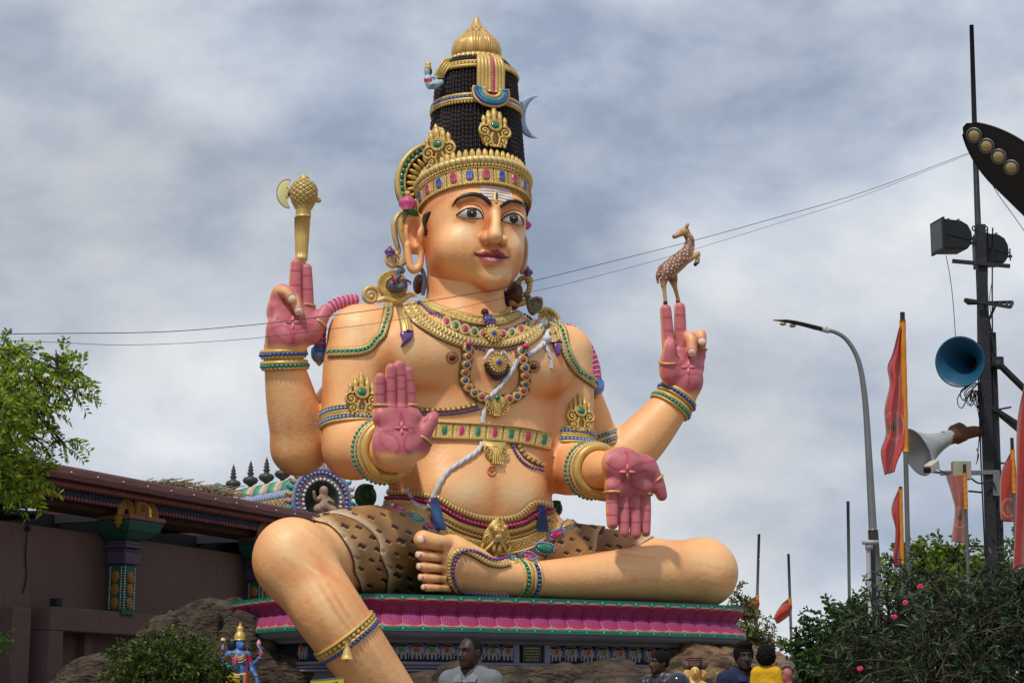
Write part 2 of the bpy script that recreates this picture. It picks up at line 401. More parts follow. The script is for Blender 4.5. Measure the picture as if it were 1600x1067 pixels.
def build_hands():
    out = []
    # raised palm (statue's right front hand)
    f = hfield(560, 545, 700, 730, -2.35, -1.55); D = -2.0
    for x, y, r in ((597, 650, 13), (611, 645, 13), (627, 645, 13), (642, 652, 13)): f.cone(*nd(620, 700, D + .03, 30), *nd(x, y, D - .02, r), .09)
    f.cone(*nd(604, 690, D, 20), *nd(648, 682, D, 15), .1); f.cone(*nd(598, 655, D, 13), *nd(643, 655, D, 12), .08)
    f.ell(S(650, 690, D - .06), (.28, .12, .30), .08); f.ell(S(603, 693, D - .06), (.25, .11, .30), .08)
    f.ell(S(603, 652, D - .03), (.22, .12, .17), .07); f.ell(S(640, 652, D - .03), (.22, .12, .17), .07)
    for bx, by, mx, my, tx, ty, r in ((593, 640, 593, 610, 594, 590, 8.8), (610, 637, 610, 600, 611, 576, 9.6), (627, 637, 626, 600, 624, 571, 9.8), (643, 642, 641, 610, 638, 580, 8.4)):
        f.chain([nd(bx, by, D, r * 1.04), nd(mx, my, D - .03, r), nd(tx, ty, D - .06, r * .88)], .02, .05)
    f.chain([nd(645, 694, D - .03, 17), nd(664, 674, D - .12, 12.5), nd(674, 656, D - .15, 10.5), nd(678, 650, D - .13, 8)], .06, .08)
    f.chain([nd(618, 705, D + .05, 34), nd(618, 700, D + .3, 33)], .1)
    out.append((f, 'up'))
    # back hand holding the axe
    f = hfield(395, 395, 535, 575, -.35, .75); D = .2
    for x, y, r in ((432, 482, 14), (446, 478, 14), (463, 482, 14), (480, 488, 12.5)): f.cone(*nd(448, 530, D, 28), *nd(x, y, D, r), .09)
    f.ell(S(480, 515, D - .1), (.27, .16, .26), .09); f.ell(S(436, 518, D - .1), (.24, .14, .30), .08); f.ell(S(440, 488, D - .02), (.24, .14, .24), .08)
    f.chain([nd(463, 490, D, 11.5), nd(462, 445, D - .02, 10.6), nd(463, 413, D - .03, 9.2)], .02, .05)
    f.chain([nd(481, 492, D, 10.5), nd(480, 452, D - .02, 9.6), nd(479, 420, D - .03, 8.4)], .02, .05)
    f.chain([nd(430, 490, D + .02, 13), nd(436, 458, D - .06, 12), nd(447, 456, D - .22, 10), nd(456, 468, D - .28, 8)], .04)
    f.chain([nd(446, 486, D + .02, 12), nd(450, 460, D - .08, 11), nd(461, 468, D - .24, 9), nd(466, 484, D - .30, 7.6)], .03)
    f.chain([nd(484, 520, D - .05, 17), nd(499, 502, D - .12, 12.5), nd(507, 488, D - .12, 10.5), nd(508, 484, D - .12, 9)], .07, .1)
    f.chain([nd(448, 530, D, 30), nd(443, 560, D + .12, 31)], .12)
    out.append((f, 'up'))
    # back hand holding the deer
    f = hfield(1010, 460, 1120, 645, -.45, .7); D = .1
    for x, y, r in ((1044, 560, 12), (1062, 552, 12.5), (1076, 556, 12), (1090, 562, 11)): f.cone(*nd(1068, 596, D, 25), *nd(x, y, D, r), .08)
    f.ell(S(1048, 580, D - .1), (.22, .15, .30), .09); f.ell(S(1083, 592, D - .1), (.2, .14, .25), .08); f.cone(*nd(1050, 575, D, 14), *nd(1086, 575, D, 13), .1)
    f.chain([nd(1046, 556, D, 11), nd(1043, 520, D - .02, 10), nd(1040, 484, D - .03, 9)], .02, .05)
    f.chain([nd(1064, 550, D, 10.6), nd(1063, 515, D - .02, 9.6), nd(1062, 481, D - .03, 8.8)], .02, .05)
    f.chain([nd(1077, 556, D + .02, 11), nd(1076, 530, D - .06, 10.5), nd(1080, 530, D - .22, 9.4), nd(1081, 548, D - .26, 8.6)], .03)
    f.chain([nd(1092, 556, D + .02, 11), nd(1093, 528, D - .06, 10), nd(1095, 524, D - .2, 8.8), nd(1096, 535, D - .24, 8)], .03)
    f.chain([nd(1048, 580, D - .06, 17), nd(1045, 562, D - .14, 13), nd(1047, 545, D - .2, 10.5), nd(1049, 538, D - .2, 9)], .06, .1)
    f.chain([nd(1068, 596, D, 27), nd(1059, 622, D + .1, 28)], .1)
    out.append((f, 'up'))
    # lowered palm (statue's left front hand)
    f = hfield(915, 680, 1060, 860, -2.35, -1.35); D = -1.95
    for x, y, r in ((957, 765, 12), (975, 768, 12), (992, 767, 12), (1007, 764, 11)): f.cone(*nd(972, 733, D, 28), *nd(x, y, D, r), .09)
    f.cone(*nd(965, 725, D, 22), *nd(1005, 735, D, 20), .1); f.cone(*nd(960, 760, D, 14), *nd(1008, 758, D, 14), .08)
    f.ell(S(1005, 728, D - .1), (.28, .14, .20), .08); f.ell(S(962, 725, D - .1), (.24, .13, .24), .08); f.ell(S(962, 762, D - .08), (.2, .12, .18), .07); f.ell(S(1000, 762, D - .08), (.2, .12, .18), .07)
    for bx, by, mx, my, tx, ty, r in ((957, 772, 957, 798, 957, 818, 10.4), (975, 774, 975, 805, 975, 832, 9.6), (992, 774, 993, 805, 993, 834, 9.8), (1008, 772, 1009, 800, 1009, 831, 8.4)):
        f.chain([nd(bx, by, D, r * 1.04), nd(mx, my, D - .03, r), nd(tx, ty, D - .06, r * .88)], .02, .05)
    f.chain([nd(1005, 730, D - .02, 17), nd(1022, 745, D - .08, 12.5), nd(1029, 760, D - .1, 11), nd(1034, 774, D - .1, 8.6)], .05, .08)
    f.chain([nd(972, 728, D, 28), nd(952, 732, D + .4, 29)], .1)
    out.append((f, 'down'))
    return out
def build_foot():
    f = hfield(635, 815, 840, 945, -2.25, -1.0); f.f[:] = 1.0
    f.chain([nd(832, 905, -1.55, 26.5), nd(790, 903, -1.6, 29.5), nd(745, 897, -1.62, 33), nd(710, 886, -1.64, 38)], .15)
    f.chain([nd(735, 885, -1.62, 33), nd(702, 870, -1.66, 35)], .15); f.cone(*nd(706, 866, -1.66, 27), *nd(697, 902, -1.66, 25), .10)
    for (x0, y0, x1, y1, r0, r1) in ((702, 853, 661, 843, 17, 15), (700, 873, 660, 867.5, 9.2, 9.2), (701, 889, 661, 885, 8.6, 8.6), (702, 905, 663, 902, 8.0, 8.0), (703, 919, 667, 917, 7.2, 7.2)):
        f.chain([nd(x0, y0, -1.78, r0 * .9), nd((x0 + x1) / 2, (y0 + y1) / 2, -1.93, r0 * .82), nd(x1, y1, -1.93, r1)], .012, .012)
    return f.mesh(1)
def build_head():
    f = Field((-1.5, -1.7, -1.6), (1.5, 1.4, 1.6), 0.0185, HF, HC)
    E = lambda px, py, d, r, k=.1, op='+': f.ell(H(px, py, d), r, k, op)
    def ch(pts, k=.06, k0=None, op='+'):
        n = []
        for px, py, d, rp in pts:
            p = H(px, py, d); n.append((p, rp * mpp(p)))
        f.chain(n, k, k0, op)
    E(740, 333, .0, (.92, 1.04, 1.0)); E(739, 372, -.10, (.87, .93, .90), .3); E(742, 414, -.20, (.78, .80, .50), .35)
    E(773, 436, -.80, (.25, .22, .21), .3)                             # chin
    E(712, 388, -.66, (.32, .28, .30), .3); E(792, 394, -.66, (.20, .24, .28), .3)   # cheeks
    E(737, 335, -1.20, (.26, .10, .13), .14, '-'); E(804, 342, -1.14, (.22, .10, .13), .14, '-')
    E(737, 334, -.905, (.25, .14, .14), .05); E(802, 342, -.86, (.22, .15, .14), .05)
    ch([(718, 312, -.93, 4), (738, 306, -.99, 5), (762, 316, -1.02, 5)], .14); ch([(783, 320, -1.02, 5), (800, 312, -.97, 5), (812, 316, -.88, 4)], .14)
    ch([(774, 312, -.95, 6.5), (774, 345, -1.13, 8.5), (773, 368, -1.25, 10)], .10)
    ch([(773, 371, -1.22, 10.5), (772, 366, -1.20, 10)], .05)
    ch([(758, 372, -1.08, 8.8), (758, 376, -1.05, 8)], .05); ch([(786, 375, -1.10, 7.8), (786, 379, -1.08, 7)], .05)
    ch([(763, 383, -1.16, 2.6), (765, 384, -1.10, 2.6)], .02, op='-'); ch([(781, 385, -1.16, 2.4), (780, 386, -1.10, 2.4)], .02, op='-')
    ch([(748, 400, -.98, 3.4), (762, 395.5, -1.07, 5.6), (769, 397.5, -1.09, 5.2), (776, 396, -1.08, 5.6), (790, 402, -1.0, 3.2)], .035)
    ch([(753, 404, -1.0, 3.6), (764, 407.5, -1.06, 6.4), (775, 408, -1.07, 6.2), (787, 404.5, -1.01, 3.4)], .03)
    ch([(744, 400, -1.06, 1.5), (768, 402.0, -1.20, 1.7), (794, 403, -1.08, 1.4)], .02, op='-')
    E(648, 364, .05, (.215, .17, .40), .05); E(649, 362, -.12, (.13, .15, .27), .05, '-')
    ch([(658, 356, -.04, 4), (656, 366, -.08, 5), (657, 376, -.06, 5)], .04)
    ch([(637, 384, .0, 6), (638, 404, .0, 6), (642, 418, .0, 6.4), (648, 422, .0, 6.6), (655, 416, .0, 6), (658, 400, .0, 5), (657, 384, .0, 6)], .04)
    f.ell(H(810, 385, .15), (.12, .15, .35), .05)
    f.chain([(S(728, 440, .12), 60 * mpp(S(728, 440, .12))), (S(728, 400, .12), 58 * mpp(S(728, 400, .12)))], .12)
    return f.mesh(1)
HANDS = build_hands()
parts_ = [build_body(), build_head()] + [f.mesh(1) for f, _ in HANDS] + [build_foot()]
rng_ = []; VV = []; QQ = []; o_ = 0
for V_, Q_ in parts_: VV.append(V_); QQ.append(Q_ + o_); rng_.append((o_, o_ + len(V_))); o_ += len(V_)
BV = np.vstack(VV); BQ = np.vstack(QQ); BN = normals(BV, BQ)
BTREE = BVHTree.FromPolygons([tuple(v) for v in BV], BQ.tolist(), all_triangles=False)
BPX = topx(BV)
VIEWN = -np.einsum('ij,ij->i', BN, (BV - CAM) / np.linalg.norm(BV - CAM, axis=1)[:, None])
def srgb(r, g, b):
    c = np.array([r, g, b], float) / 255; return tuple(np.where(c <= .04045, c / 12.92, ((c + .055) / 1.055) ** 2.4))
SKIN = np.array(srgb(240, 184, 126)); DEEP = np.array(srgb(196, 98, 48)); PALE = np.array(srgb(240, 206, 156)); PINK = np.array(srgb(196, 98, 112)); PINKD = np.array(srgb(150, 48, 68))
PAINT = np.tile(SKIN, (len(BV), 1))
def blend(mask, col): 
    global PAINT
    PAINT += (np.asarray(col) - PAINT) * mask[:, None]
def brush(part, poly, w, col=DEEP, s=0.6, front=True):
    a, b = rng_[part]; P = BPX[a:b]; d = pldist(P, poly); m = np.exp(-(d / w) ** 2) * s
    if front: m *= sstep(VIEWN[a:b], -0.3, 0.0)
    PAINT[a:b] += (np.asarray(col) - PAINT[a:b]) * m[:, None]
def hash3(P, sc):
    return 0.5 + 0.5 * np.sin(P[:, 0] * sc * 1.3 + 1.7 * np.sin(P[:, 2] * sc)) * np.sin(P[:, 1] * sc * .9 + 1.3 * np.sin(P[:, 0] * sc * .7)) * np.sin(P[:, 2] * sc * 1.1 + .7)
blend(0.18 * hash3(BV, 2.2), SRGB_O := np.array(srgb(226, 146, 90)))
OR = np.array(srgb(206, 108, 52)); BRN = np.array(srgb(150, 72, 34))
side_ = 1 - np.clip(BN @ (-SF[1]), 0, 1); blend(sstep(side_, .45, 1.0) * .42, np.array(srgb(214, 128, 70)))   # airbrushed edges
# torso
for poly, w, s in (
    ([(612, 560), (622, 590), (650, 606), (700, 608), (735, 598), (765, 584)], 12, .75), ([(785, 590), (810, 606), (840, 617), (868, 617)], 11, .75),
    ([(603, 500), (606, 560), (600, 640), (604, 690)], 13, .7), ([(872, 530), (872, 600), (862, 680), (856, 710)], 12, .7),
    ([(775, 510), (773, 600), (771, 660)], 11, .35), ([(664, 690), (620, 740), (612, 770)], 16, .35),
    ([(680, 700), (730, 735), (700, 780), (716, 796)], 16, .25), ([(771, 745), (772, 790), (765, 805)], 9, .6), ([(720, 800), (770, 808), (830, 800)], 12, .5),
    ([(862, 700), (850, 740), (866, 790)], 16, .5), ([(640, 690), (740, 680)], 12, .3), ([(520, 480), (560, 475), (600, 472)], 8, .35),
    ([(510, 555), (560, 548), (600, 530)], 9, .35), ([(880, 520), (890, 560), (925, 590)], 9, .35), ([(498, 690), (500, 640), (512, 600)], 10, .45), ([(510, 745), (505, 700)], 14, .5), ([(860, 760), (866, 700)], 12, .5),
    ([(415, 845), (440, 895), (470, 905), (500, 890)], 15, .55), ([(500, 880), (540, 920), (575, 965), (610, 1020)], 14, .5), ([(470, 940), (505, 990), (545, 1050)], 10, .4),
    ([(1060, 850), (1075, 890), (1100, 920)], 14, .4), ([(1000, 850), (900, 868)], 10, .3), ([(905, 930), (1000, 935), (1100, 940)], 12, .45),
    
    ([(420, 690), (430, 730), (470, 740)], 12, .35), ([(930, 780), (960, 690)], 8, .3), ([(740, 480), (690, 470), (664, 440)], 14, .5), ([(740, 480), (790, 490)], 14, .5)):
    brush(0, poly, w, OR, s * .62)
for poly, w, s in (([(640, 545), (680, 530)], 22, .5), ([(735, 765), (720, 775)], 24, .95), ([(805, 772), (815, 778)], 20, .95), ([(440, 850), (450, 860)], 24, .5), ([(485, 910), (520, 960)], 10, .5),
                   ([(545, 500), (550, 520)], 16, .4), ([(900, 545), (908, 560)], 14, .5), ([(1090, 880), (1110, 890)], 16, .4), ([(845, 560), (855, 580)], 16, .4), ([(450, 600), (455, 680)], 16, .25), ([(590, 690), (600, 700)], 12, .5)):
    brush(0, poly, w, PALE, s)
for poly, w, s in (([(690, 850), (689, 925)], 4, .4), ([(700, 850), (730, 868), (780, 880)], 7, .35), ([(655, 858), (690, 862)], 2.6, .9), ([(652, 876), (690, 880)], 2.4, .9), ([(652, 894), (690, 897)], 2.4, .9), ([(655, 910), (690, 912)], 2.4, .9)): brush(6, poly, w, BRN, s)
rgp = np.random.default_rng(12)
for cx, cy, dx, dy, n, sp, cols in ((455, 862, 34, 26, 26, 30, 0), (500, 930, 40, 60, 34, 24, 0), (560, 1010, 40, 60, 26, 20, 0), (1095, 880, 50, 10, 22, 26, 1), (950, 885, 70, 8, 20, 20, 1), (555, 520, 10, 40, 14, 20, 1), (460, 650, 6, 50, 12, 16, 1), (905, 560, 12, 40, 10, 16, 1)):
    for _ in range(n):
        x, y = cx + rgp.normal() * sp, cy + rgp.normal() * sp * .8; L = rgp.uniform(.3, 1.0); brush(0, [(x, y), (x + dx * L, y + dy * L)], rgp.uniform(1.2, 4), [PALE, OR, np.array(srgb(244, 214, 170))][rgp.integers(0, 3)], rgp.uniform(.10, .28))
# head
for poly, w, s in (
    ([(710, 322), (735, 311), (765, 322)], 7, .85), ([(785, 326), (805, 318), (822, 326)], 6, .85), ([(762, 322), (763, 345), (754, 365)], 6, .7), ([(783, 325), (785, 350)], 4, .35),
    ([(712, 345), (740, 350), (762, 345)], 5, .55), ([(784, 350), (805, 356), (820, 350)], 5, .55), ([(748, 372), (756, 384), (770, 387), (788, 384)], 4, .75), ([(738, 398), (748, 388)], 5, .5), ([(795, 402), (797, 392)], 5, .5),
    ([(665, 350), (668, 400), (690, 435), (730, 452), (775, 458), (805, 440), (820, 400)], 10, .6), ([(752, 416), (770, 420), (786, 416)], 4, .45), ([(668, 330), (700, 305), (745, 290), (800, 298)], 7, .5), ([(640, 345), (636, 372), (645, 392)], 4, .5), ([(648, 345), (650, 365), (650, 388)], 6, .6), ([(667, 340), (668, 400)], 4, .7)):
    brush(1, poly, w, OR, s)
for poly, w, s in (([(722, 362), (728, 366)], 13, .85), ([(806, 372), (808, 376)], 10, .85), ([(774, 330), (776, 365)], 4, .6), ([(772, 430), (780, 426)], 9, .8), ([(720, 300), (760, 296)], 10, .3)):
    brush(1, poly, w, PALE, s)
# lips
def fill(part, poly, col, s=1.0, soft=1.0):
    a, b = rng_[part]; P = BPX[a:b]; d = pldist(P, list(poly) + [poly[0]]); ins = inpoly(P, poly); m = np.where(ins, .5 + .5 * np.minimum(d / soft, 1), .5 - .5 * np.minimum(d / soft, 1)) * s * (VIEWN[a:b] > 0)
    PAINT[a:b] += (np.asarray(col) - PAINT[a:b]) * m[:, None]
fill(1, [(741, 397), (752, 394), (763, 389), (770, 391.5), (777, 389.5), (786, 395), (793, 402), (780, 404), (768, 402), (755, 401)], np.array(srgb(150, 52, 50)))
fill(1, [(744, 399), (755, 401), (768, 402.5), (780, 404), (791, 403), (785, 409), (775, 411.5), (764, 410.5), (753, 407)], np.array(srgb(190, 92, 104)))
brush(1, [(766, 406), (774, 407)], 4, np.array(srgb(226, 150, 160)), .6)
brush(1, [(741, 398), (748, 400), (760, 402), (769, 401.5), (782, 404), (794, 402)], 1.5, np.array(srgb(60, 20, 22)), .9)
# hands
for hi in range(4):
    a, b = rng_[2 + hi]; n = BN[a:b] @ (-SF[1]); P = BPX[a:b]
    cols = np.array(srgb(192, 106, 114)); m = sstep(n, -.15, .45)
    lim = ((P[:, 1] < (715, 546, 622, 0)[hi] ) if hi < 3 else (P[:, 1] > 698))
    fade = sstep(((715, 546, 620)[hi] - P[:, 1]) if hi < 3 else (P[:, 0] - 940), 0, 14)
    PAINT[a:b] += (cols - PAINT[a:b]) * (m * fade)[:, None]
HC_LINES = {2: [[(590, 660), (600, 672), (615, 672), (625, 662), (626, 645)], [(627, 645), (632, 662), (645, 669), (655, 668)], [(592, 673), (608, 677), (620, 685), (624, 698), (620, 706)], [(655, 674), (642, 676), (633, 684), (632, 698), (638, 707)],
    [(586, 599), (599, 599)], [(586, 616), (599, 616)], [(604, 590), (617, 590)], [(604, 611), (618, 611)], [(605, 635), (619, 635)], [(621, 586), (633, 586)], [(622, 607), (634, 607)], [(624, 636), (637, 636)], [(637, 594), (647, 594)], [(639, 614), (651, 614)], [(604, 636), (603, 596)], [(620, 638), (619, 586)], [(635, 636), (634, 592)], [(661, 660), (668, 656)]],
    3: [[(425, 494), (440, 500), (452, 497), (457, 488)], [(460, 495), (470, 505), (488, 508)], [(422, 515), (440, 509), (452, 514), (457, 527), (455, 536)], [(484, 512), (467, 514), (459, 525), (460, 536)], [(455, 423), (470, 423)], [(455, 446), (470, 446)], [(473, 431), (487, 431)], [(474, 452), (488, 452)], [(472, 490), (471, 425)], [(492, 498), (497, 494)]],
    4: [[(1052, 568), (1062, 570), (1070, 562), (1071, 556)], [(1078, 562), (1086, 575), (1098, 574)], [(1060, 590), (1068, 586), (1076, 580), (1077, 592), (1074, 605)], [(1080, 585), (1090, 584), (1098, 590)], [(1037, 496), (1050, 496)], [(1040, 517), (1053, 517)], [(1056, 492), (1070, 493)], [(1058, 514), (1071, 515)], [(1055, 541), (1053, 490)], [(1058, 540), (1071, 541)]],
    5: [[(947, 722), (962, 733), (976, 728), (981, 715), (978, 706)], [(1030, 720), (1010, 722), (990, 728), (986, 740), (1012, 735)], [(950, 765), (965, 760), (975, 748), (978, 742)], [(985, 745), (990, 760), (1008, 767)], [(948, 785), (965, 785)], [(948, 804), (965, 805)], [(968, 794), (983, 794)], [(968, 816), (983, 816)], [(985, 794), (1001, 794)], [(986, 816), (1001, 816)], [(1003, 797), (1016, 797)], [(1004, 815), (1016, 815)], [(966, 772), (966, 830)], [(983, 774), (984, 838)], [(1001, 774), (1002, 836)], [(1022, 757), (1034, 752)]]}
for pi, ls in HC_LINES.items():
    for l in ls: brush(pi, spline(l, 20) if len(l) > 2 else l, 1.5, PINKD, .8)
    for l in ls[:4]: brush(pi, spline(l, 20), 6, np.array(srgb(178, 78, 96)), .35)
for pi, l, w in ((3, [(434, 452), (448, 456), (458, 474)], 6.5), (3, [(452, 462), (462, 468), (468, 488)], 5.5), (4, [(1076, 522), (1080, 530), (1081, 548)], 7), (4, [(1093, 517), (1096, 526), (1097, 536)], 6.5)): brush(pi, l, w, SKIN, .95)
# short strokes round the palm edge
def ticks(pi, curve, cx, cy, n, L):
    C = spline(curve, n)
    for x, y in C:
        dx, dy = cx - x, cy - y; q = math.hypot(dx, dy); brush(pi, [(x, y), (x + dx / q * L, y + dy / q * L)], 0.9, PINKD, .55)
ticks(2, [(590, 645), (590, 680), (602, 703), (625, 711), (650, 703), (665, 690)], 627, 665, 34, 5); ticks(3, [(423, 480), (424, 515), (440, 536), (462, 541), (485, 532)], 452, 500, 32, 5)
ticks(4, [(1040, 590), (1052, 605), (1070, 613), (1090, 606)], 1072, 575, 18, 4); ticks(5, [(947, 770), (946, 735), (958, 712), (985, 704), (1012, 712)], 980, 745, 30, 5)
PAINT = np.clip(PAINT, 0, 1)
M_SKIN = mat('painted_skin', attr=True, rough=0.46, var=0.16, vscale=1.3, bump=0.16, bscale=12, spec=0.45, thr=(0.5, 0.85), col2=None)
def weather(m, am=1.0):
    nt = m.node_tree; N = nt.nodes; L = nt.links; b = N['Principled BSDF']; src = b.inputs['Base Color'].links[0].from_socket; tc = N.new('ShaderNodeTexCoord')
    for sc, stretch, lo, hi, amt, col in ((2.2, (1.6, 1.6, .28), .54, .76, .24, (.72, .56, .44, 1)), (26, (1, 1, .6), .5, .8, .14, (.74, .64, .54, 1)), (5, (1, 1, 1), .56, .72, .25, (1.12, 1.10, 1.05, 1))):
        mp = N.new('ShaderNodeMapping'); mp.inputs['Scale'].default_value = stretch; L.new(tc.outputs['Object'], mp.inputs[0]); n = N.new('ShaderNodeTexNoise'); n.inputs['Scale'].default_value = sc; n.inputs['Detail'].default_value = 8; n.inputs['Roughness'].default_value = .62; L.new(mp.outputs[0], n.inputs['Vector'])
        r = N.new('ShaderNodeMapRange'); r.inputs[1].default_value = lo; r.inputs[2].default_value = hi; r.inputs[4].default_value = min(1, amt * am); L.new(n.outputs[0], r.inputs[0]); x = N.new('ShaderNodeMix'); x.data_type = 'RGBA'; x.blend_type = 'MULTIPLY'; L.new(r.outputs[0], x.inputs[0]); L.new(src, x.inputs[6]); x.inputs[7].default_value = col; src = x.outputs[2]
    L.new(src, b.inputs['Base Color'])
weather(M_SKIN)
STAT = empty('deity_statue', S(740, 935, 0), 'colossal seated four-armed deity statue in painted concrete, one leg hanging over the lotus platform', 'statue')
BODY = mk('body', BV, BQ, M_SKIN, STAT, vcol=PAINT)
# ---------------------------------------------------------------- ornament tools: everything lies on the body's own surface
def subtree(i):
    a, b = rng_[i]; q = BQ[(BQ[:, 0] >= a) & (BQ[:, 0] < b)] - a
    return BVHTree.FromPolygons([tuple(v) for v in BV[a:b]], q.tolist())
TR = [subtree(i) for i in range(7)]
V_, Q_ = build_body(True); TR.append(BVHTree.FromPolygons([tuple(v) for v in V_], Q_.tolist()))
def cast(px, py, tree, last=None):
    d = ray(px, py); d = d / np.linalg.norm(d); h = tree.ray_cast(Vector(CAM), Vector(d))
    if h[0] is not None: return np.array(h[0]), np.array(h[1])
    t = np.linalg.norm((last if last is not None else SO) - CAM)
    for _ in range(3):
        q = tree.find_nearest(Vector(CAM + d * t)); t = float(np.dot(np.array(q[0]) - CAM, d))
    return np.array(q[0]), np.array(q[1])
def castpath(P, tree, sm=2):
    X = []; Nn = []; last = None
    for x, y in P:
        if tree is TR[7]:
            for dy in range(0, 30, 2):
                dd = ray(x, y + dy); dd = dd / np.linalg.norm(dd)
                if tree.ray_cast(Vector(CAM), Vector(dd))[0] is not None: y += dy; break
        p, n = cast(x, y, tree, last); last = p; X.append(p); Nn.append(n)
    X = np.array(X); Nn = np.array(Nn)
    for _ in range(sm):
        if len(X) > 4: X[1:-1] = .5 * X[1:-1] + .25 * (X[2:] + X[:-2]); Nn[1:-1] = .5 * Nn[1:-1] + .25 * (Nn[2:] + Nn[:-2])
    Nn /= np.linalg.norm(Nn, axis=1)[:, None]; return X, Nn
GOLD = np.array(srgb(208, 176, 104)); GOLDL = np.array(srgb(228, 202, 134)); GOLDD = np.array(srgb(112, 80, 36)); MAR = np.array(srgb(84, 36, 40))
GREEN = np.array(srgb(20, 118, 88)); PINKG = np.array(srgb(186, 44, 98)); BLUEG = np.array(srgb(48, 84, 168)); PURP = np.array(srgb(98, 58, 128)); TURQ = np.array(srgb(30, 140, 120)); WHT = np.array(srgb(215, 220, 222))
M_GOLD = mat('aged_gold_paint', attr=True, rough=0.42, metal=0.2, var=0.3, vscale=6, bump=0.12, bscale=30, spec=0.5, thr=(0.48, 0.8))
M_GOLDP = mat('gold_plain', col=tuple(GOLD), rough=0.42, metal=0.22, var=0.40, vscale=5, bump=0.12, bscale=30, col2=tuple(GOLDD), thr=(0.42, 0.75))
def gem(name, c): return mat(name, col=tuple(c), rough=0.22, spec=0.6, coat=0.3, var=.25, vscale=8)
M_GREEN = gem('green_gem_paint', GREEN); M_PINKG = gem('pink_gem_paint', PINKG); M_BLUE = gem('blue_bead_paint', BLUEG); M_PURP = gem('purple_bead_paint', PURP); M_TURQ = gem('turquoise_paint', TURQ)
M_WHITE = mat('white_paint', col=(.68, .68, .70), rough=.45, var=.3, vscale=4); M_LBLUE = gem('pale_blue_bead', np.array(srgb(120, 150, 200)))
M_MAR = mat('maroon_outline', col=tuple(MAR), rough=.6); M_BLACK = mat('black_paint', col=(.012, .011, .012), rough=.4); M_BROWN = mat('brown_bead', col=tuple(np.array(srgb(66, 34, 30))), rough=.5, bump=.3, bscale=25)
def groove(x, e=0.12):                              # 1 in the groove, 0 elsewhere; x is a phase
    f = np.abs(x - np.round(x)); return 1 - sstep(f, 0, e)
def st_leaf(per=7.0, k=.55, gem_=None):
    def f(s, v, w):
        g = groove((s + k * w * np.abs(v) ** 2) / per, .22); e = sstep(np.abs(v), .80, .95); h = .55 + .45 * (1 - v * v) - .45 * g; g = np.maximum(g, e * .8)
        return h * (1 - .3 * e), GOLD + (GOLDL - GOLD) * (1 - g)[..., None] * .5 * (1 - np.abs(v))[..., None] + (MAR * .8 - GOLD) * (g * .95)[..., None]
    return f
def st_rope(per=4.0):
    def f(s, v, w):
        g = groove((s + .5 * w * v) / per, .2); return (1 - v * v) ** .5 * (1 - .35 * g), GOLD + (GOLDD * .7 - GOLD) * (g * .8)[..., None]
    return f
def st_coin(per=14.0, cols=None, rings=True):
    def f(s, v, w):
        i = np.floor(s / per); ds = (s / per - i - .5) * per / (w / 2); r = np.sqrt(ds ** 2 + v ** 2)
        g = np.maximum(groove(r / .42, .24) * (r > .2), sstep(r, .86, .98)); h = .6 + .4 * (1 - np.minimum(r, 1)) - .35 * g
        c = GOLD * 1.08 + (MAR * .8 - GOLD) * (g * .95)[..., None]
        if cols is not None:
            cc = np.array(cols)[(i.astype(int)) % len(cols)]; m = sstep(.36 - r, -.04, .04)[..., None]; c = c + (cc - c) * m
        return h, c
    return f
def st_gem(per, cols, gw=.42, gh=.62):
    """a belt of framed drops"""
    def f(s, v, w):
        i = np.floor(s / per); ds = (s / per - i - .5) * 2; a = np.maximum(np.abs(ds) / gw, np.abs(v) / gh); a = (np.abs(ds / gw) ** 3 + np.abs(v / gh) ** 3) ** (1 / 3.)
        edge = sstep(np.abs(ds), .88, .95); brd = sstep(np.abs(v), .80, .86); g = np.maximum(np.maximum(groove((a - 1.12) / .6, .18) * (a < 2.2) * (a > .9), edge), groove((np.abs(v) - .83) / .8, .06))
        dots = groove((s) / 3.2, .3) * (np.abs(v) > .86); g = np.maximum(g, dots * .7)
        h = .55 + .25 * (a > 1) * (1 - g); m = sstep(1.0 - a, -.06, .06); h = h + m * .55 * np.sqrt(np.clip(1 - a, 0, 1) + .15)
        c = GOLD + (GOLDD * .8 - GOLD) * (g * .85)[..., None]; cc = np.array(cols)[(i.astype(int)) % len(cols)]; return h, c + (cc - c) * m[..., None]
    return f
def st_scroll(per=16.0):
    def f(s, v, w):
        i = np.floor(s / per); sg = np.where(i % 2 < 1, 1, -1); dx = (s / per - i - .5) * per / (w / 2); dy = v * sg; r = np.sqrt(dx ** 2 + dy ** 2); t = np.arctan2(dy, dx) / (2 * np.pi)
        g = groove(r / .42 + t, .2); e = sstep(np.abs(v), .86, .96); return .75 - .45 * g - .2 * e, GOLD + (GOLDD * .6 - GOLD) * (np.maximum(g, e) * .8)[..., None]
    return f
def st_plain(col, out=True):
    col = np.asarray(col)
    def f(s, v, w):
        e = sstep(np.abs(v), .7, .95) if out else 0 * v; return np.sqrt(np.clip(1 - v * v, 0, 1)) * .8 + .2, col + (MAR - col) * (e * .5)[..., None]
    return f
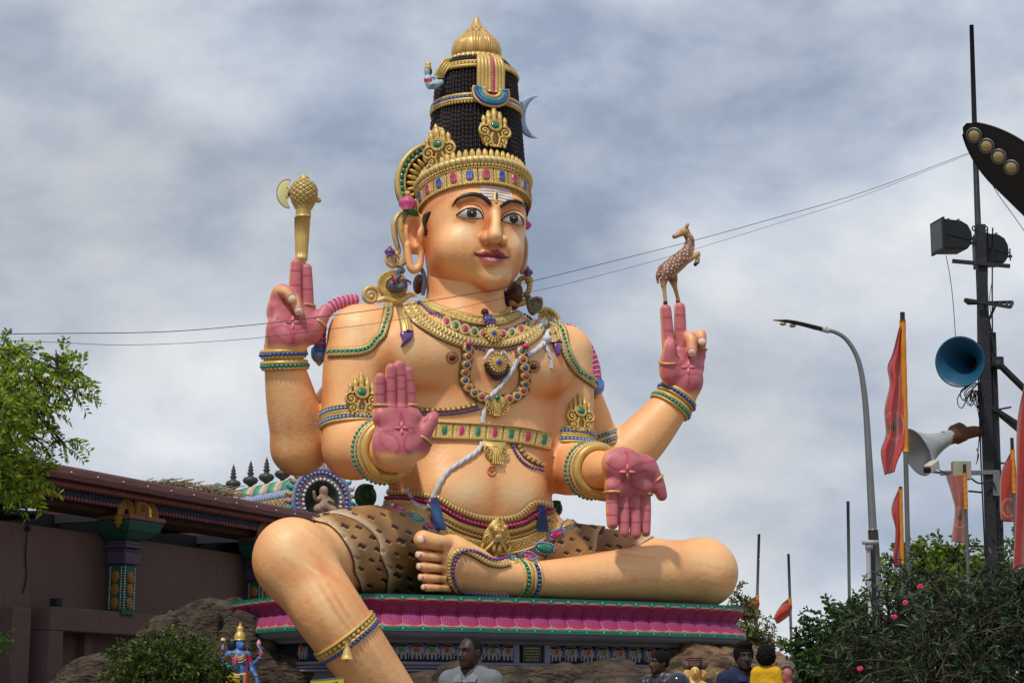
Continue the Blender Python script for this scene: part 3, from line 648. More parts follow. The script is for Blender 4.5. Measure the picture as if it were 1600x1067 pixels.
def ribbon(name, path, w, style, parent, h=.05, tree=0, base=.012, step=1.0, mat_=None, closed=False, under=True):
    """raised band along a path over the surface, w photo-pixels wide"""
    path = np.asarray(path, float); L = np.linalg.norm(np.diff(path, axis=0), axis=1).sum(); n = max(3, int(L / step)); P = spline(path, n, closed)
    W_ = np.interp(np.linspace(0, 1, n), np.linspace(0, 1, np.size(w)), np.atleast_1d(np.asarray(w, float)))
    T = np.gradient(P, axis=0) if not closed else np.roll(P, -1, 0) - np.roll(P, 1, 0); T /= np.linalg.norm(T, axis=1)[:, None] + 1e-9; Nn = np.stack([-T[:, 1], T[:, 0]], 1)
    nv = max(5, int(np.max(W_) / step) + 1); vs = np.linspace(-1, 1, nv)
    S_ = np.concatenate([[0], np.cumsum(np.linalg.norm(np.diff(P, axis=0), axis=1))])
    G = np.zeros((n, nv, 3)); GN = np.zeros((n, nv, 3))
    for j, v in enumerate(vs): G[:, j], GN[:, j] = castpath(P + Nn * (W_ * v / 2)[:, None], TR[tree], 3)
    ss, vv = np.meshgrid(S_, vs, indexing='ij'); H_, C_ = style(ss, vv, W_[:, None] + 0 * vv)
    X = G + GN * (base + h * H_)[..., None]
    sk = G - GN * .05; X = np.concatenate([sk[:, :1], X, sk[:, -1:]], 1); C_ = np.concatenate([C_[:, :1] * 0 + MAR, C_, C_[:, -1:] * 0 + MAR], 1)
    X = np.concatenate([(X[:1] - (X[1:2] - X[:1]) * .02) if closed else X[:1] - .0, X], 0) if False else X
    mb = MB(); mb.grid(X, closeu=closed)
    if not closed: mb.F += [tuple(range(nv + 2))[::-1], tuple((n - 1) * (nv + 2) + k for k in range(nv + 2))]; mb.M += [0, 0]
    return mb.build(name, mat_ or M_GOLD, parent, vcol=C_.reshape(-1, 3))
def beads(name, path, r, m, parent, tree=0, gap=2.05, off=.6, rep=None, mb=None):
    r = r * 1.22; gap = 1.72; path = np.asarray(path, float); L = np.linalg.norm(np.diff(spline(path, 60), axis=0), axis=1).sum(); n = max(2, int(L / (gap * r))); X, Nn = castpath(spline(path, n), TR[tree], 1)
    own = mb is None; mb = mb or MB()
    for i, (p, q) in enumerate(zip(X, Nn)): rr = r * mpp(p); mb.ball(p + q * rr * off, rr, nu=7, nv=5)
    return mb.build(name, m, parent) if own else mb
def cord(name, path, r, m, parent, tree=0, off=.5, twist=0, n=8, mb=None):
    path = np.asarray(path, float); L = np.linalg.norm(np.diff(spline(path, 60), axis=0), axis=1).sum(); k = max(4, int(L / 1.5)); X, Nn = castpath(spline(path, k), TR[tree], 4); rr = r * mpp(X[0])
    own = mb is None; mb = mb or MB(); mb.tube(X + Nn * rr * off, rr, n); return mb.build(name, m, parent) if own else mb
def blob(name, poly, m, parent, tree=1, h=.03, base=.01, dome=1.0, step=1.0, col=None):
    """closed outline (photo pixels) raised over the surface"""
    C = spline(np.asarray(poly, float), max(16, int(len(poly) * 5)), True); c = C.mean(0); R_ = [1, .93, .8, .6, .4, .2, .02]; G = []; last = None
    for q in R_:
        X, Nn = castpath(c + (C - c) * q, TR[tree], 0); hh = base + h * math.sqrt(max(0, 1 - q * q)) * dome; G.append(X + Nn * hh if q < 1 else X - Nn * .02)
    G = np.array(G); mb = MB(); mb.grid(G, closev=True, flip=True); k = len(C); mb.F.append(tuple((len(R_) - 1) * k + i for i in range(k))); mb.M.append(0)
    return mb.build(name, m, parent)
def disc(px, py, rx, ry, n=20, ang=0):
    a = np.arange(n) * 2 * math.pi / n; ca, sa = math.cos(ang), math.sin(ang); x = rx * np.cos(a); y = ry * np.sin(a); return np.stack([px + ca * x - sa * y, py + sa * x + ca * y], 1)
def limb_ring(c, axis, tree, n=64, maxr=1.2, up=None, q=50, hi=1.35):
    """closed loop of surface points and normals around a limb"""
    axis = np.asarray(axis, float) / np.linalg.norm(axis); u = np.cross(axis, (0.13, .2, 1)); u /= np.linalg.norm(u); v = np.cross(axis, u); X = []; D = []
    for a in np.arange(n) * 2 * math.pi / n:
        d = math.cos(a) * u + math.sin(a) * v; h = TR[tree].ray_cast(Vector(c), Vector(d), maxr); r = h[3] if h[0] is not None else maxr * .6; X.append(r); D.append(d)
    X = np.array(X); D = np.array(D)
    m = np.percentile(X, q); X = np.clip(X, m * .7, m * hi)
    for _ in range(4): X = .5 * X + .25 * (np.roll(X, 1) + np.roll(X, -1))
    return np.asarray(c) + D * X[:, None], D
def bangle(name, c, axis, tree, parent, rows, maxr=1.2, extra=0.0, loose=0.0, q=50, hi=1.35):
    """rows: list of (offset along the axis in m, radius in m, material, 'tube'|'bead', outward offset)"""
    axis = np.asarray(axis, float) / np.linalg.norm(axis); out = None
    for off, r, m, kind, o in rows:
        X, D = limb_ring(np.asarray(c) + axis * off, axis, tree, 72, maxr, None, q, hi); X = X + D * (o + extra)
        if loose: X = X + (np.mean(X, 0) - X) * 0 + D * loose
        mb = MB()
        if kind == 'tube': mb.tube(X, r, 8, closed=True)
        else:
            L = np.linalg.norm(np.roll(X, -1, 0) - X, axis=1).sum(); k = int(L / (2.05 * r)); Y = spline(X, k, True)
            for p in Y: mb.ball(p, r, nu=7, nv=5)
        nm = name if out is None else ('bead_row' if kind == 'bead' else 'rim'); o2 = mb.build(nm, m, parent if out is None else out)
        out = out or o2
    return out
def onsurf(px, py, tree=0, upv=None):
    p, n = cast(px, py, TR[tree]); X, Nn = castpath(disc(px, py, 8, 8, 10), TR[tree], 0); n = Nn.mean(0); n /= np.linalg.norm(n)
    u = np.array((0, 0, 1.0)) if upv is None else np.asarray(upv, float); v = u - n * (u @ n); v /= np.linalg.norm(v); x = np.cross(v, n); return p, np.array([x, v, n])
def spiral_pts(c, R, r, turns, a0=0.0, sgn=1, n=40, rin=.12, lift=0):
    t = np.linspace(0, 1, n); rr = r * (1 - t * (1 - rin)); a = a0 + sgn * turns * 2 * math.pi * t
    return c + rr[:, None] * (np.cos(a)[:, None] * R[0] + np.sin(a)[:, None] * R[1]) + (t * lift)[:, None] * R[2]
def scroll(mb, c, R, r, turns=1.7, a0=0.0, sgn=1, th=None, lift=0, tail=None):
    P = spiral_pts(c, R, r, turns, a0, sgn, lift=lift); th = th or r * .2
    if tail is not None: P = np.vstack([spline(np.vstack([tail, P[:1]]), 12)[:-1], P])
    mb.tube(P, np.linspace(th, th * .55, len(P)), 8); mb.ball(P[-1], th * 1.1)
def crest(px, py, s, parent, tree=0, name='armlet_crest', off=.05, R=None, p=None, ang=0):
    """five-spired jewel; s metres high"""
    if p is None: p, R = onsurf(px, py, tree)
    if ang: ca, sa = math.cos(ang), math.sin(ang); R = np.array([R[0] * ca + R[1] * sa, -R[0] * sa + R[1] * ca, R[2]])
    L = lambda x, y, z=0: p + (R[0] * x + R[1] * y) * s + R[2] * (z * s + off); mb = MB()
    mb.prism([L(x, y, -.08) for x, y in ((-.28, -.42), (.28, -.42), (.36, -.15), (.33, .08), (.2, .2), (.12, .42), (0, .5), (-.12, .42), (-.2, .2), (-.33, .08), (-.36, -.15))], R[2] * s * .07)
    for x, h_, w in ((0, .52, .062), (-.14, .40, .055), (.14, .40, .055), (-.26, .26, .048), (.26, .26, .048)):
        b = L(x, .02, .02); k = s * w
        mb.lathe(b, [(k * .8, 0), (k, s * .03), (k * .75, s * .05), (k, s * h_ * .45), (k * 1.15, s * h_ * .7), (k * .8, s * h_ * .74), (k * 1.05, s * h_ * .8), (k * .5, s * h_ * .92), (k * .1, s * h_)], 10, R[1])
    for sg in (-1, 1):
        scroll(mb, L(sg * .25, -.12, .02), R, s * .15, 1.6, math.pi / 2 + (0.4 if sg > 0 else -0.4), -sg, s * .035, s * .02)
        scroll(mb, L(sg * .20, -.34, .02), R, s * .12, 1.5, math.pi / 2, sg, s * .03, s * .02)
        mb.tube(spline([L(sg * .04, -.5, .03), L(sg * .1, -.3, .05), L(sg * .05, -.14, .05)], 10), s * .025, 7)
    for k in range(5): mb.ball(L((k - 2) * .11, -.47, .02), s * .04)
    a = np.arange(18) * 2 * math.pi / 18
    for q in a: mb.ball(L(.155 * math.cos(q), .03 + .135 * math.sin(q), .07), s * .026)
    mb.tube([L(.125 * math.cos(q), .03 + .105 * math.sin(q), .07) for q in a], s * .02, 6, closed=True)
    o = mb.build(name, M_GOLDP, parent)
    g = MB(); g.ball(L(0, .03, .06), (s * .115, s * .09, s * .06), R, 14, 10); g.build('gem', M_GREEN, o); return o
def roundel(px, py, r, parent, name, tree=0, petals=14, gm=None, off=.03, core=None):
    p, R = onsurf(px, py, tree); mb = MB(); c = p + R[2] * off
    mb.lathe(c, [(r * .2, -.02), (r * .72, -.02), (r * .72, r * .12), (r * .6, r * .2), (r * .3, r * .26), (r * .02, r * .28)], 24, R[2])
    for k in range(petals):
        a = k * 2 * math.pi / petals; d = R[0] * math.cos(a) + R[1] * math.sin(a); mb.ball(c + d * r * .84 + R[2] * r * .04, (r * .2, r * .16, r * .12), np.array([d, np.cross(R[2], d), R[2]]))
        mb.tube([c + d * r * .3 + R[2] * r * .25, c + d * r * .68 + R[2] * r * .16], r * .05, 5)
    o = mb.build(name, core or M_GOLDP, parent)
    if gm: g = MB(); g.ball(c + R[2] * r * .26, (r * .3, r * .25, r * .16), R, 12, 8); g.build('gem', gm, o)
    return o
# ---------------------------------------------------------------- face
def px_(l, ox, oy, sc): return [(ox + x / sc, oy + y / sc) for x, y in l]
Z2 = lambda l: px_(l, 600, 220, 3.557); Z1 = lambda l: px_(l, 600, 0, 3.557); Z3 = lambda l: px_(l, 580, 440, 3.5575)
Z4 = lambda l: px_(l, 380, 250, 3.557); Z5 = lambda l: px_(l, 380, 450, 3.557); Z7 = lambda l: px_(l, 820, 480, 2.807); Z8 = lambda l: px_(l, 560, 680, 3.81); Z9 = lambda l: px_(l, 340, 700, 2.9075)
M_EYE = mat('eye_white_paint', col=(.62, .60, .55), rough=.25, coat=.3); M_IRIS = mat('iris_paint', col=(.03, .022, .014), rough=.2, coat=.5); M_IRISR = mat('iris_rim', col=(.085, .065, .03), rough=.3)
for ol, ir in ((Z2([(404, 415), (430, 395), (455, 382), (485, 377), (515, 382), (537, 398), (553, 430), (520, 433), (480, 433), (440, 427)]), (487, 403, 31)),
               (Z2([(650, 442), (675, 419), (705, 408), (735, 408), (757, 421), (770, 445), (770, 468), (740, 466), (700, 460), (672, 452)]), (719, 432, 28))):
    e = blob('eye', ol, M_EYE, STAT, 1, .012, .008)
    cx, cy = Z2([ir[:2]])[0]; r = ir[2] / 3.557
    poly = disc(cx, cy, r * .92, r, 18); poly[:, 1] = np.maximum(poly[:, 1], min(y for x, y in ol) + 1.2); poly[:, 1] = np.minimum(poly[:, 1], max(y for x, y in ol) - 1.5)
    ri = blob('iris', poly, M_BLACK, e, 1, .008, .020); blob('iris_ring', disc(cx, cy, r * .72, r * .76, 14), M_IRISR, ri, 1, .006, .027)
    blob('iris_core', disc(cx, cy, r * .55, r * .58, 14), M_IRIS, ri, 1, .006, .032); blob('pupil', disc(cx, cy, r * .30, r * .32, 12), M_BLACK, ri, 1, .005, .037)
    blob('catchlight', disc(cx, cy - .6, .9, 1.2, 8), M_WHITE, ri, 1, .004, .043)
    k = 7 if len(ol) == 10 and ol[0][0] < 760 else 7
    mb = MB(); cord('x', ol[:k], .9, None, None, 1, .6, mb=mb) if False else None
    cord('eyelid_line', ol[:7], 1.15, M_BLACK, e, 1, 1.2); cord('eyelid_line', [ol[6]] + ol[7:] + [ol[0]], .5, M_MAR, e, 1, 1.2)
for cr in (Z2([(415, 385), (440, 365), (480, 353), (520, 358), (548, 385), (556, 412)]), Z2([(652, 420), (675, 397), (710, 384), (745, 388), (768, 410)])): cord('eyelid_crease', cr, .7, mat('crease_paint', col=tuple(BRN), rough=.5), STAT, 1, .4)
for br, ws in ((Z2([(380, 366), (403, 332), (440, 308), (490, 298), (540, 309), (575, 333), (593, 356)]), [.8, 3, 4.6, 5.6, 6.2, 6.6, 4.5]), (Z2([(647, 368), (680, 345), (720, 336), (755, 343), (780, 362), (791, 384)]), [4.5, 5.8, 5.4, 4.6, 3.2, .8])):
    ribbon('eyebrow', br, ws, lambda s, v, w: (np.sqrt(1 - v * v), np.zeros(s.shape + (3,)) + .012), STAT, .012, 1, .01, .8, mat('brow_paint', attr=True, rough=.4))
tl = []
for y0, y1, x0, x1 in ((252, 262, 538, 700), (268, 276, 534, 708), (284, 292, 533, 710), (300, 308, 532, 712), (316, 330, 560, 712)):
    a, b = Z2([(x0, (y0 + y1) / 2 + 0), (x1, (y0 + y1) / 2 + 24)]); mid = ((a[0] + b[0]) / 2, (a[1] + b[1]) / 2 - 1.5)
    ribbon('forehead_stripe', [a, mid, b], 3.1, st_plain(np.array(srgb(222, 206, 204)), False), STAT, .006, 1, .008, 1.0, mat('stripe_paint', attr=True, rough=.5))
cord('lip_line', Z2([(501, 620), (520, 630), (555, 634), (590, 648), (630, 645), (665, 653), (692, 647)]), .65, M_MAR, STAT, 1, .8)
te = blob('third_eye', Z2([(622, 279), (632, 300), (635, 325), (624, 352), (613, 340), (607, 315), (612, 295)]), M_GOLDP, STAT, 1, .02, .014); blob('pupil', Z2([(623, 290), (629, 312), (623, 335), (616, 314)]), M_BLACK, te, 1, .01, .035)
blob('sideburn', Z2([(213, 420), (258, 390), (262, 400), (240, 450), (236, 480), (243, 500), (238, 525), (226, 532), (222, 515), (230, 505), (218, 480)]), M_BLACK, STAT, 1, .02, .01)
# ---------------------------------------------------------------- necklaces
nk = ribbon('necklace', Z3([(215, 112), (280, 203), (380, 268), (500, 322), (620, 343), (720, 350), (820, 328), (900, 285), (945, 225)]), 13, st_leaf(6, .5), STAT, .07)
rb = lambda P, w, st, h=.06, p=nk, **k: ribbon('band', Z3(P), w, st, p, h, **k)
rb([(188, 135), (240, 213), (330, 275), (430, 325), (512, 352)], 12, st_leaf(5.5, .7), .06); rb([(850, 352), (920, 300), (955, 245), (962, 215)], 13, st_leaf(5.5, .7), .06)
rb([(390, 222), (450, 250), (520, 275), (610, 297), (700, 303), (800, 288), (870, 255)], 20, st_coin(15, [PINKG, GREEN]), .07)
rb([(300, 112), (400, 172), (520, 213), (610, 228), (700, 223), (790, 198), (825, 165), (812, 140)], 13, st_coin(8), .07)
rb([(250, 88), (350, 140), (480, 183), (600, 200), (700, 193), (750, 170), (765, 150)], 8, st_rope(4), .07)
rb([(262, 110), (340, 160), (450, 205), (560, 235), (660, 243), (760, 230), (835, 190)], 4, st_rope(4), .05)
for P in ([(232, 95), (290, 150), (345, 190), (390, 210)], [(400, 215), (470, 242), (540, 262), (610, 272)], [(700, 280), (770, 268), (830, 247), (862, 232)], [(882, 218), (880, 190), (850, 168), (820, 158)]): beads('bead_row', Z3(P), 1.9, M_BLUE, nk, 0, 2.05, 1.6)
for P in ([(545, 350), (580, 370), (625, 382)], [(725, 386), (770, 380), (810, 366)]): beads('bead_row', Z3(P), 2.0, M_PURP, nk, 0, 2.05, .8)
lc = ribbon('long_chain', Z3([(521, 352), (531, 400), (520, 470), (516, 540), (540, 595), (590, 635), (650, 655)]), 17, st_coin(12.5, [BLUEG, PINKG]), STAT, .07, base=.03)
ribbon('chain_side', Z3([(735, 658), (790, 643), (838, 600), (850, 540), (846, 470), (830, 410), (840, 365)]), 17, st_coin(12.5, [PINKG, BLUEG]), lc, .07, base=.03)
roundel(*Z3([(643, 226)])[0], .13, nk, 'medallion', 0, 12, M_GREEN, .10, M_PURP); roundel(*Z3([(661, 300)])[0], .17, nk, 'sun_medallion', 0, 14, M_BLUE, .10)
p_, R_ = onsurf(*Z3([(622, 183)])[0]); mb = MB(); mb.ball(p_ + R_[2] * .08, .07, R_, 10, 8); mb.build('knob', M_BROWN, nk)
for q in ((524, 353), (845, 372)): p_, R_ = onsurf(*Z3([q])[0]); mb = MB(); mb.ball(p_ + R_[2] * .12, (.07, .055, .05), R_, 10, 8); mb.build('gem', M_PINKG, lc)
# pendant of the long chain
def pendant(px, py, wpx, hpx, parent, name, gm=M_GREEN, tassel=False):
    p, R = onsurf(px, py); s = mpp(p); mb = MB(); A = lambda x, y, z=0: p + R[0] * x * s + R[1] * y * s + R[2] * (.05 + z * s)
    w, h = wpx / 2, hpx / 2
    mb.prism([A(x * w, y * h, -4) for x, y in ((-.9, .9), (.9, .9), (1, .3), (.62, -.2), (.45, -.7), (0, -1), (-.45, -.7), (-.62, -.2), (-1, .3))], R[2] * s * 4.5)
    for sg in (-1, 1):
        scroll(mb, A(sg * w * .62, -h * .05, 1.5), R, w * .36 * s, 1.6, math.pi / 2, -sg, s * 1.3, s); scroll(mb, A(sg * w * .36, -h * .55, 1.5), R, w * .24 * s, 1.4, math.pi / 2, -sg, s * 1.1, s)
        for k in range(5): mb.ball(A(sg * w * (.98 - .1 * k), h * (.35 - .25 * k), 1), s * 1.5)
    for k in range(5): mb.tube(spline([A((k - 2) * w * .05, h * .4, 2), A((k - 2) * w * .12, -h * .3, 3), A((k - 2) * w * (.2 if tassel else .1), -h * (1.1 if tassel else .8), 2)], 8), s * 1.3, 6)
    o = mb.build(name, M_GOLDP, parent)
    if gm: g = MB(); g.ball(A(0, h * .75, 2.5), (s * 5, s * 3.6, s * 2.4), R, 12, 8); g.build('gem', gm, o)
    return o
pendant(*Z3([(690, 695)])[0], 44, 36, lc, 'pendant')
# tusks, seeds and disc
p_, R_ = onsurf(*Z3([(690, 455)])[0]); s_ = mpp(p_); sb = MB()
for k in range(11):
    a = math.pi * (1.08 + .84 * k / 10) if True else 0
    sb.ball(p_ + (R_[0] * math.cos(a) * 18.5 + R_[1] * math.sin(a) * 20) * s_ + R_[2] * .05, s_ * 5, R_, 9, 7)
for k in range(7): a = math.pi * (1.15 + .7 * k / 6); sb.ball(p_ + (R_[0] * math.cos(a) * 13 + R_[1] * math.sin(a) * 26 * .9) * s_ + R_[2] * .03, s_ * 4.4, R_, 9, 7)
so = sb.build('seed_pendant', M_BROWN, STAT); roundel(*Z3([(690, 455)])[0], .185, so, 'disc', 0, 18, M_BLUE, .08)
for sg in (-1, 1):
    mb = MB(); P = spline([p_ + (R_[0] * x * sg + R_[1] * y) * s_ + R_[2] * .08 for x, y in ((8, 18), (13, 16), (18, 10), (24, 3), (28, 2))], 14); mb.tube(P, np.linspace(4.2, .7, 14) * s_, 8); mb.build('tusk', M_WHITE, so)
# white twisted cord with knot and tail
def rope(name, path, r, parent, tree=0, off=.6):
    P = np.asarray(path, float); L = np.linalg.norm(np.diff(spline(P, 50), axis=0), axis=1).sum(); X, Nn = castpath(spline(P, int(L / 1.2)), TR[tree], 5); rr = r * mpp(X[0]); C = X + Nn * rr * off
    T = np.gradient(C, axis=0); T /= np.linalg.norm(T, axis=1)[:, None]; B = np.cross(T, Nn); s = np.concatenate([[0], np.cumsum(np.linalg.norm(np.diff(C, axis=0), axis=1))]) / rr; mb = MB()
    for k in range(3):
        a = s * .62 + k * 2 * math.pi / 3; mb.tube(C + rr * .42 * (np.cos(a)[:, None] * B + np.sin(a)[:, None] * Nn), rr * .62, 7)
    return mb.build(name, mat('white_cord_paint', col=tuple(np.array(srgb(206, 210, 216))), rough=.5, var=.4, vscale=5, col2=tuple(np.array(srgb(140, 146, 172)))), parent)
r0 = rope('sacred_cord', Z3([(950, 212), (968, 260), (972, 300), (955, 345), (905, 387), (862, 412)]), 4.0, STAT, 0, .9)
rope('cord_length', Z3([(812, 435), (780, 490), (740, 545), (705, 590), (655, 640)]), 4.0, r0, 0, .9); rope('cord_length', Z3([(640, 690), (626, 722), (620, 750), (618, 785)]), 3.8, r0)
rope('cord_tail', Z3([(955, 340), (985, 400), (1000, 440), (1000, 480)]), 3.3, r0); p_, R_ = onsurf(*Z3([(965, 335)])[0]); mb = MB(); mb.ball(p_ + R_[2] * .08, (.09, .08, .08), R_, 10, 8); mb.build('knot', MATS['white_cord_paint'], r0)
rope('cord_lower', Z3([(606, 893)]) + Z8([(730, 62), (690, 110), (600, 170), (530, 220), (480, 300), (450, 360), (420, 420), (385, 442), (345, 425), (320, 375), (298, 325)]), 4.0, r0)
# chest straps and belt
s0 = ribbon('chest_strap', Z3([(190, 690), (270, 712), (400, 715), (500, 703), (590, 682)]), 7, st_coin(8), STAT, .05); beads('bead_row', Z3([(200, 720), (270, 738), (400, 738), (500, 728), (598, 706)]), 2.1, M_PURP, s0, 0, 2.05, .8)
belt = ribbon('chest_belt', [(608, 652), (640, 664), (681, 672), (754, 676), (810, 681), (858, 690)], 26, st_gem(25.6, [PINKG, GREEN], .30, .60), STAT, .05)
for dy in (-12.4, 12.4): ribbon('rim', [(608, 652 + dy), (640, 664 + dy), (681, 672 + dy), (754, 676 + dy), (810, 681 + dy), (858, 690 + dy)], 4, st_rope(4), belt, .05, base=.03)
pendant(*Z3([(684, 950)])[0], 44, 40, belt, 'pendant', None, True)
s1 = ribbon('hip_strap', Z3([(812, 905), (850, 965), (900, 1000), (955, 1022)]), 7, st_coin(8), STAT, .05); beads('bead_row', Z3([(778, 905), (800, 955), (840, 1005), (890, 1035), (945, 1050)]), 2.2, M_PURP, s1, 0, 2.05, .8)
# nipples, navel
for x, y in Z3([(450, 423), (902, 473)]):
    o = blob('nipple', disc(x, y, 5, 5.2, 12), mat('nipple_paint', col=tuple(np.array(srgb(84, 36, 30))), rough=.5), STAT, 0, .05, .01); mb = MB()
    for k in range(22):
        a = k * 2 * math.pi / 22; P, Q = castpath([(x + math.cos(a) * q, y + math.sin(a) * q) for q in (7, 8.6, 10.2)], TR[0], 0); mb.tube(P + Q * .006, .006, 4)
    mb.build('stroke', MATS['nipple_paint'], o)
o = roundel(768, 735, .055, STAT, 'navel', 0, 6, None, .0, mat('navel_paint', col=tuple(np.array(srgb(170, 92, 60))), rough=.5))
mb = MB(); P, Q = castpath(disc(768, 735.5, 6.2, 7, 24), TR[0], 0); mb.tube(P + Q * .005, .018, 6, closed=True); mb.build('ring', mat('navel_rim', col=tuple(np.array(srgb(206, 128, 78))), rough=.5), o)
# shoulder tassels
for P, T in ((Z3([(148, 112), (172, 180), (190, 240), (198, 285)]), Z3([(160, 285), (230, 288), (226, 320), (200, 345), (163, 366), (172, 330)])), (Z3([(985, 225), (1010, 270), (1022, 320), (1024, 345)]), Z3([(1008, 345), (1045, 348), (1046, 385), (1034, 420), (1018, 390)]))):
    t = ribbon('tassel', P, [11, 13, 16, 19], st_leaf(200, .1), STAT, .07); blob('tip', T, M_PURP, t, 0, .06, .03)
    mb = MB(); C = P[1:]; X, Nn = castpath(spline(C, 14), TR[0], 1); mb.tube(X + Nn * .1, .028, 6); mb.build('ridge', M_GOLDP, t)
# shoulder garlands of green beads
for P in (Z3([(103, 100), (92, 160), (80, 230), (60, 295)]) + Z5([(740, 290), (705, 330), (650, 352), (570, 358), (480, 361)]), Z3([(985, 225), (1030, 245), (1062, 285), (1080, 380), (1105, 440), (1140, 490), (1190, 530), (1250, 572)])):
    g = ribbon('shoulder_band', P, 15, lambda s, v, w: (lambda hc: (hc[0] * (np.abs(v) > .3) + .3 * (np.abs(v) <= .3), hc[1]))(st_leaf(5, 1.2)(s, v, w)), STAT, .06); beads('bead_row', P, 2.9, M_TURQ, g, 0, 2.05, 1.0)
# ---------------------------------------------------------------- crests, armlets, bangles
crest(*Z5([(652, 595)])[0], 66 * PPM, STAT); crest(*Z7([(237, 465)])[0], 62 * PPM, STAT)
def armlet(c, axis, tree, rmax, offs=(0.0, -.155)):
    rows = []
    for o in offs: rows += [(o + .055, .028, M_GOLDP, 'tube', .02), (o, .034, M_LBLUE, 'bead', .03), (o - .055, .028, M_GOLDP, 'tube', .02), (o, .045, M_MAR, 'tube', -.01)]
    return bangle('armlet', c, axis, tree, STAT, rows, rmax)
armlet(S(551, 650, -.13), S(550, 600, -.08) - S(551, 680, -.18), 0, .72); armlet(S(889, 683, -.15), S(889, 620, -.1) - S(889, 715, -.2), 0, .60)
armlet(S(505, 668, .84), S(530, 640, .9) - S(466, 700, .75), 0, .7, (0, -.14)); armlet(S(930, 686, .92), S(910, 640, .92) - S(945, 742, .8), 0, .6, (0, -.13))
def wrist(c, axis, tree, rmax, d=.15):
    return bangle('bangle', c, axis, tree, STAT, [(.04, .045, M_GOLDP, 'tube', .03), (-.01, .036, M_BLUE, 'bead', .055), (-.055, .03, M_GOLDP, 'tube', .03), (-d - .0, .045, M_GOLDP, 'tube', .03), (-d - .055, .036, M_TURQ, 'bead', .05), (-d - .1, .03, M_GOLDP, 'tube', .03)], rmax)
wrist(S(443, 553, .31), S(444, 535, .3) - S(446, 590, .38), 0, .6); wrist(S(1056, 619, .2), S(1062, 612, .18) - S(1040, 645, .28), 0, .55)
for c, ax, rm in ((S(608, 704, -1.35), S(616, 701, -1.7) - S(590, 705, -1.0), .6), (S(936, 733, -1.3), S(945, 733, -1.6) - S(920, 735, -.95), .55)):
    bangle('bangle', c, ax, 0, STAT, [(.12, .07, M_GOLDP, 'tube', .06), (.0, .036, M_BLUE, 'bead', .10), (.05, .035, M_GOLDP, 'tube', .11), (-.05, .04, M_GOLDP, 'tube', .09), (-.11, .038, M_TURQ, 'bead', .11)], rm)
bangle('anklet', S(811, 904, -1.57), S(850, 905, -1.5) - S(790, 903, -1.6), 0, STAT, [(.03, .028, M_GOLDP, 'tube', .02), (-.03, .034, M_TURQ, 'bead', .03), (-.09, .028, M_GOLDP, 'tube', .02)], .5, q=30, hi=1.12)
bangle('anklet', S(826, 905, -1.55), S(850, 905, -1.5) - S(790, 903, -1.6), 0, STAT, [(.03, .028, M_GOLDP, 'tube', .02), (-.03, .034, M_BLUE, 'bead', .03), (-.09, .028, M_GOLDP, 'tube', .02)], .5, q=30, hi=1.12)
lb = bangle('leg_band', S(541, 985, -2.73), S(505, 945, -2.65) - S(562, 1022, -2.76), 0, STAT, [(.0, .026, M_GOLDP, 'tube', .02), (-.055, .042, M_GOLDP, 'bead', .01), (-.11, .024, M_GOLDP, 'tube', .02), (-.155, .032, M_BLUE, 'bead', .02)], .85)
p_, R_ = onsurf(541, 1000); mb = MB(); mb.lathe(p_ + R_[2] * .16 - np.array([0, 0, .12]), [(.09, -.12), (.075, -.05), (.05, .02), (.035, .06), (.03, .2)], 12); mb.ball(p_ + R_[2] * .16 - np.array([0, 0, .27]), .03); mb.build('bell', M_GOLDP, lb)
ft = ribbon('foot_chain', Z8([(900, 765), (840, 775), (770, 760), (700, 720), (640, 692), (590, 692), (552, 730), (540, 800), (548, 870), (580, 920), (640, 935), (760, 942), (880, 945)]), 9, st_leaf(5, 1), STAT, .05, 6)
beads('bead_row', Z8([(890, 740), (830, 752), (770, 740), (700, 705), (640, 690), (600, 705), (575, 750), (562, 810), (575, 880), (610, 915), (680, 925), (780, 935), (880, 940)]), 2.5, M_PURP, ft, 6, 2.05, 2.0)
# nails
M_NAIL = mat('nail_paint', col=tuple(np.array(srgb(232, 206, 178))), rough=.28, coat=.3); M_NAILP = mat('nail_bed_paint', col=tuple(np.array(srgb(208, 138, 128))), rough=.3, coat=.3)
def nail(px, py, w, h, tree, ang=0, name='nail'):
    o = blob(name, disc(px, py, w / 2, h / 2, 14, ang), M_NAILP, STAT, tree, .012, .012); ca, sa = math.cos(ang), math.sin(ang); blob('nail_tip', disc(px + (-sa) * h * .13, py + ca * h * .13, w * .44, h * .34, 12, ang), M_NAIL, o, tree, .010, .022)
nail(659, 842, 14, 14, 6, 1.2, 'toenail')
for x, y in ((655, 866.5), (656, 884.5), (658, 901.5), (662, 916.5)): nail(x, y, 10.5, 9.5, 6, 1.5, 'toenail')
nail(455.5, 465, 12, 16, 3, -.25); nail(466.5, 485, 12, 16, 3, -.2); nail(1081, 549, 12, 16, 4, -.05); nail(1096, 532, 12, 15, 4, -.3)
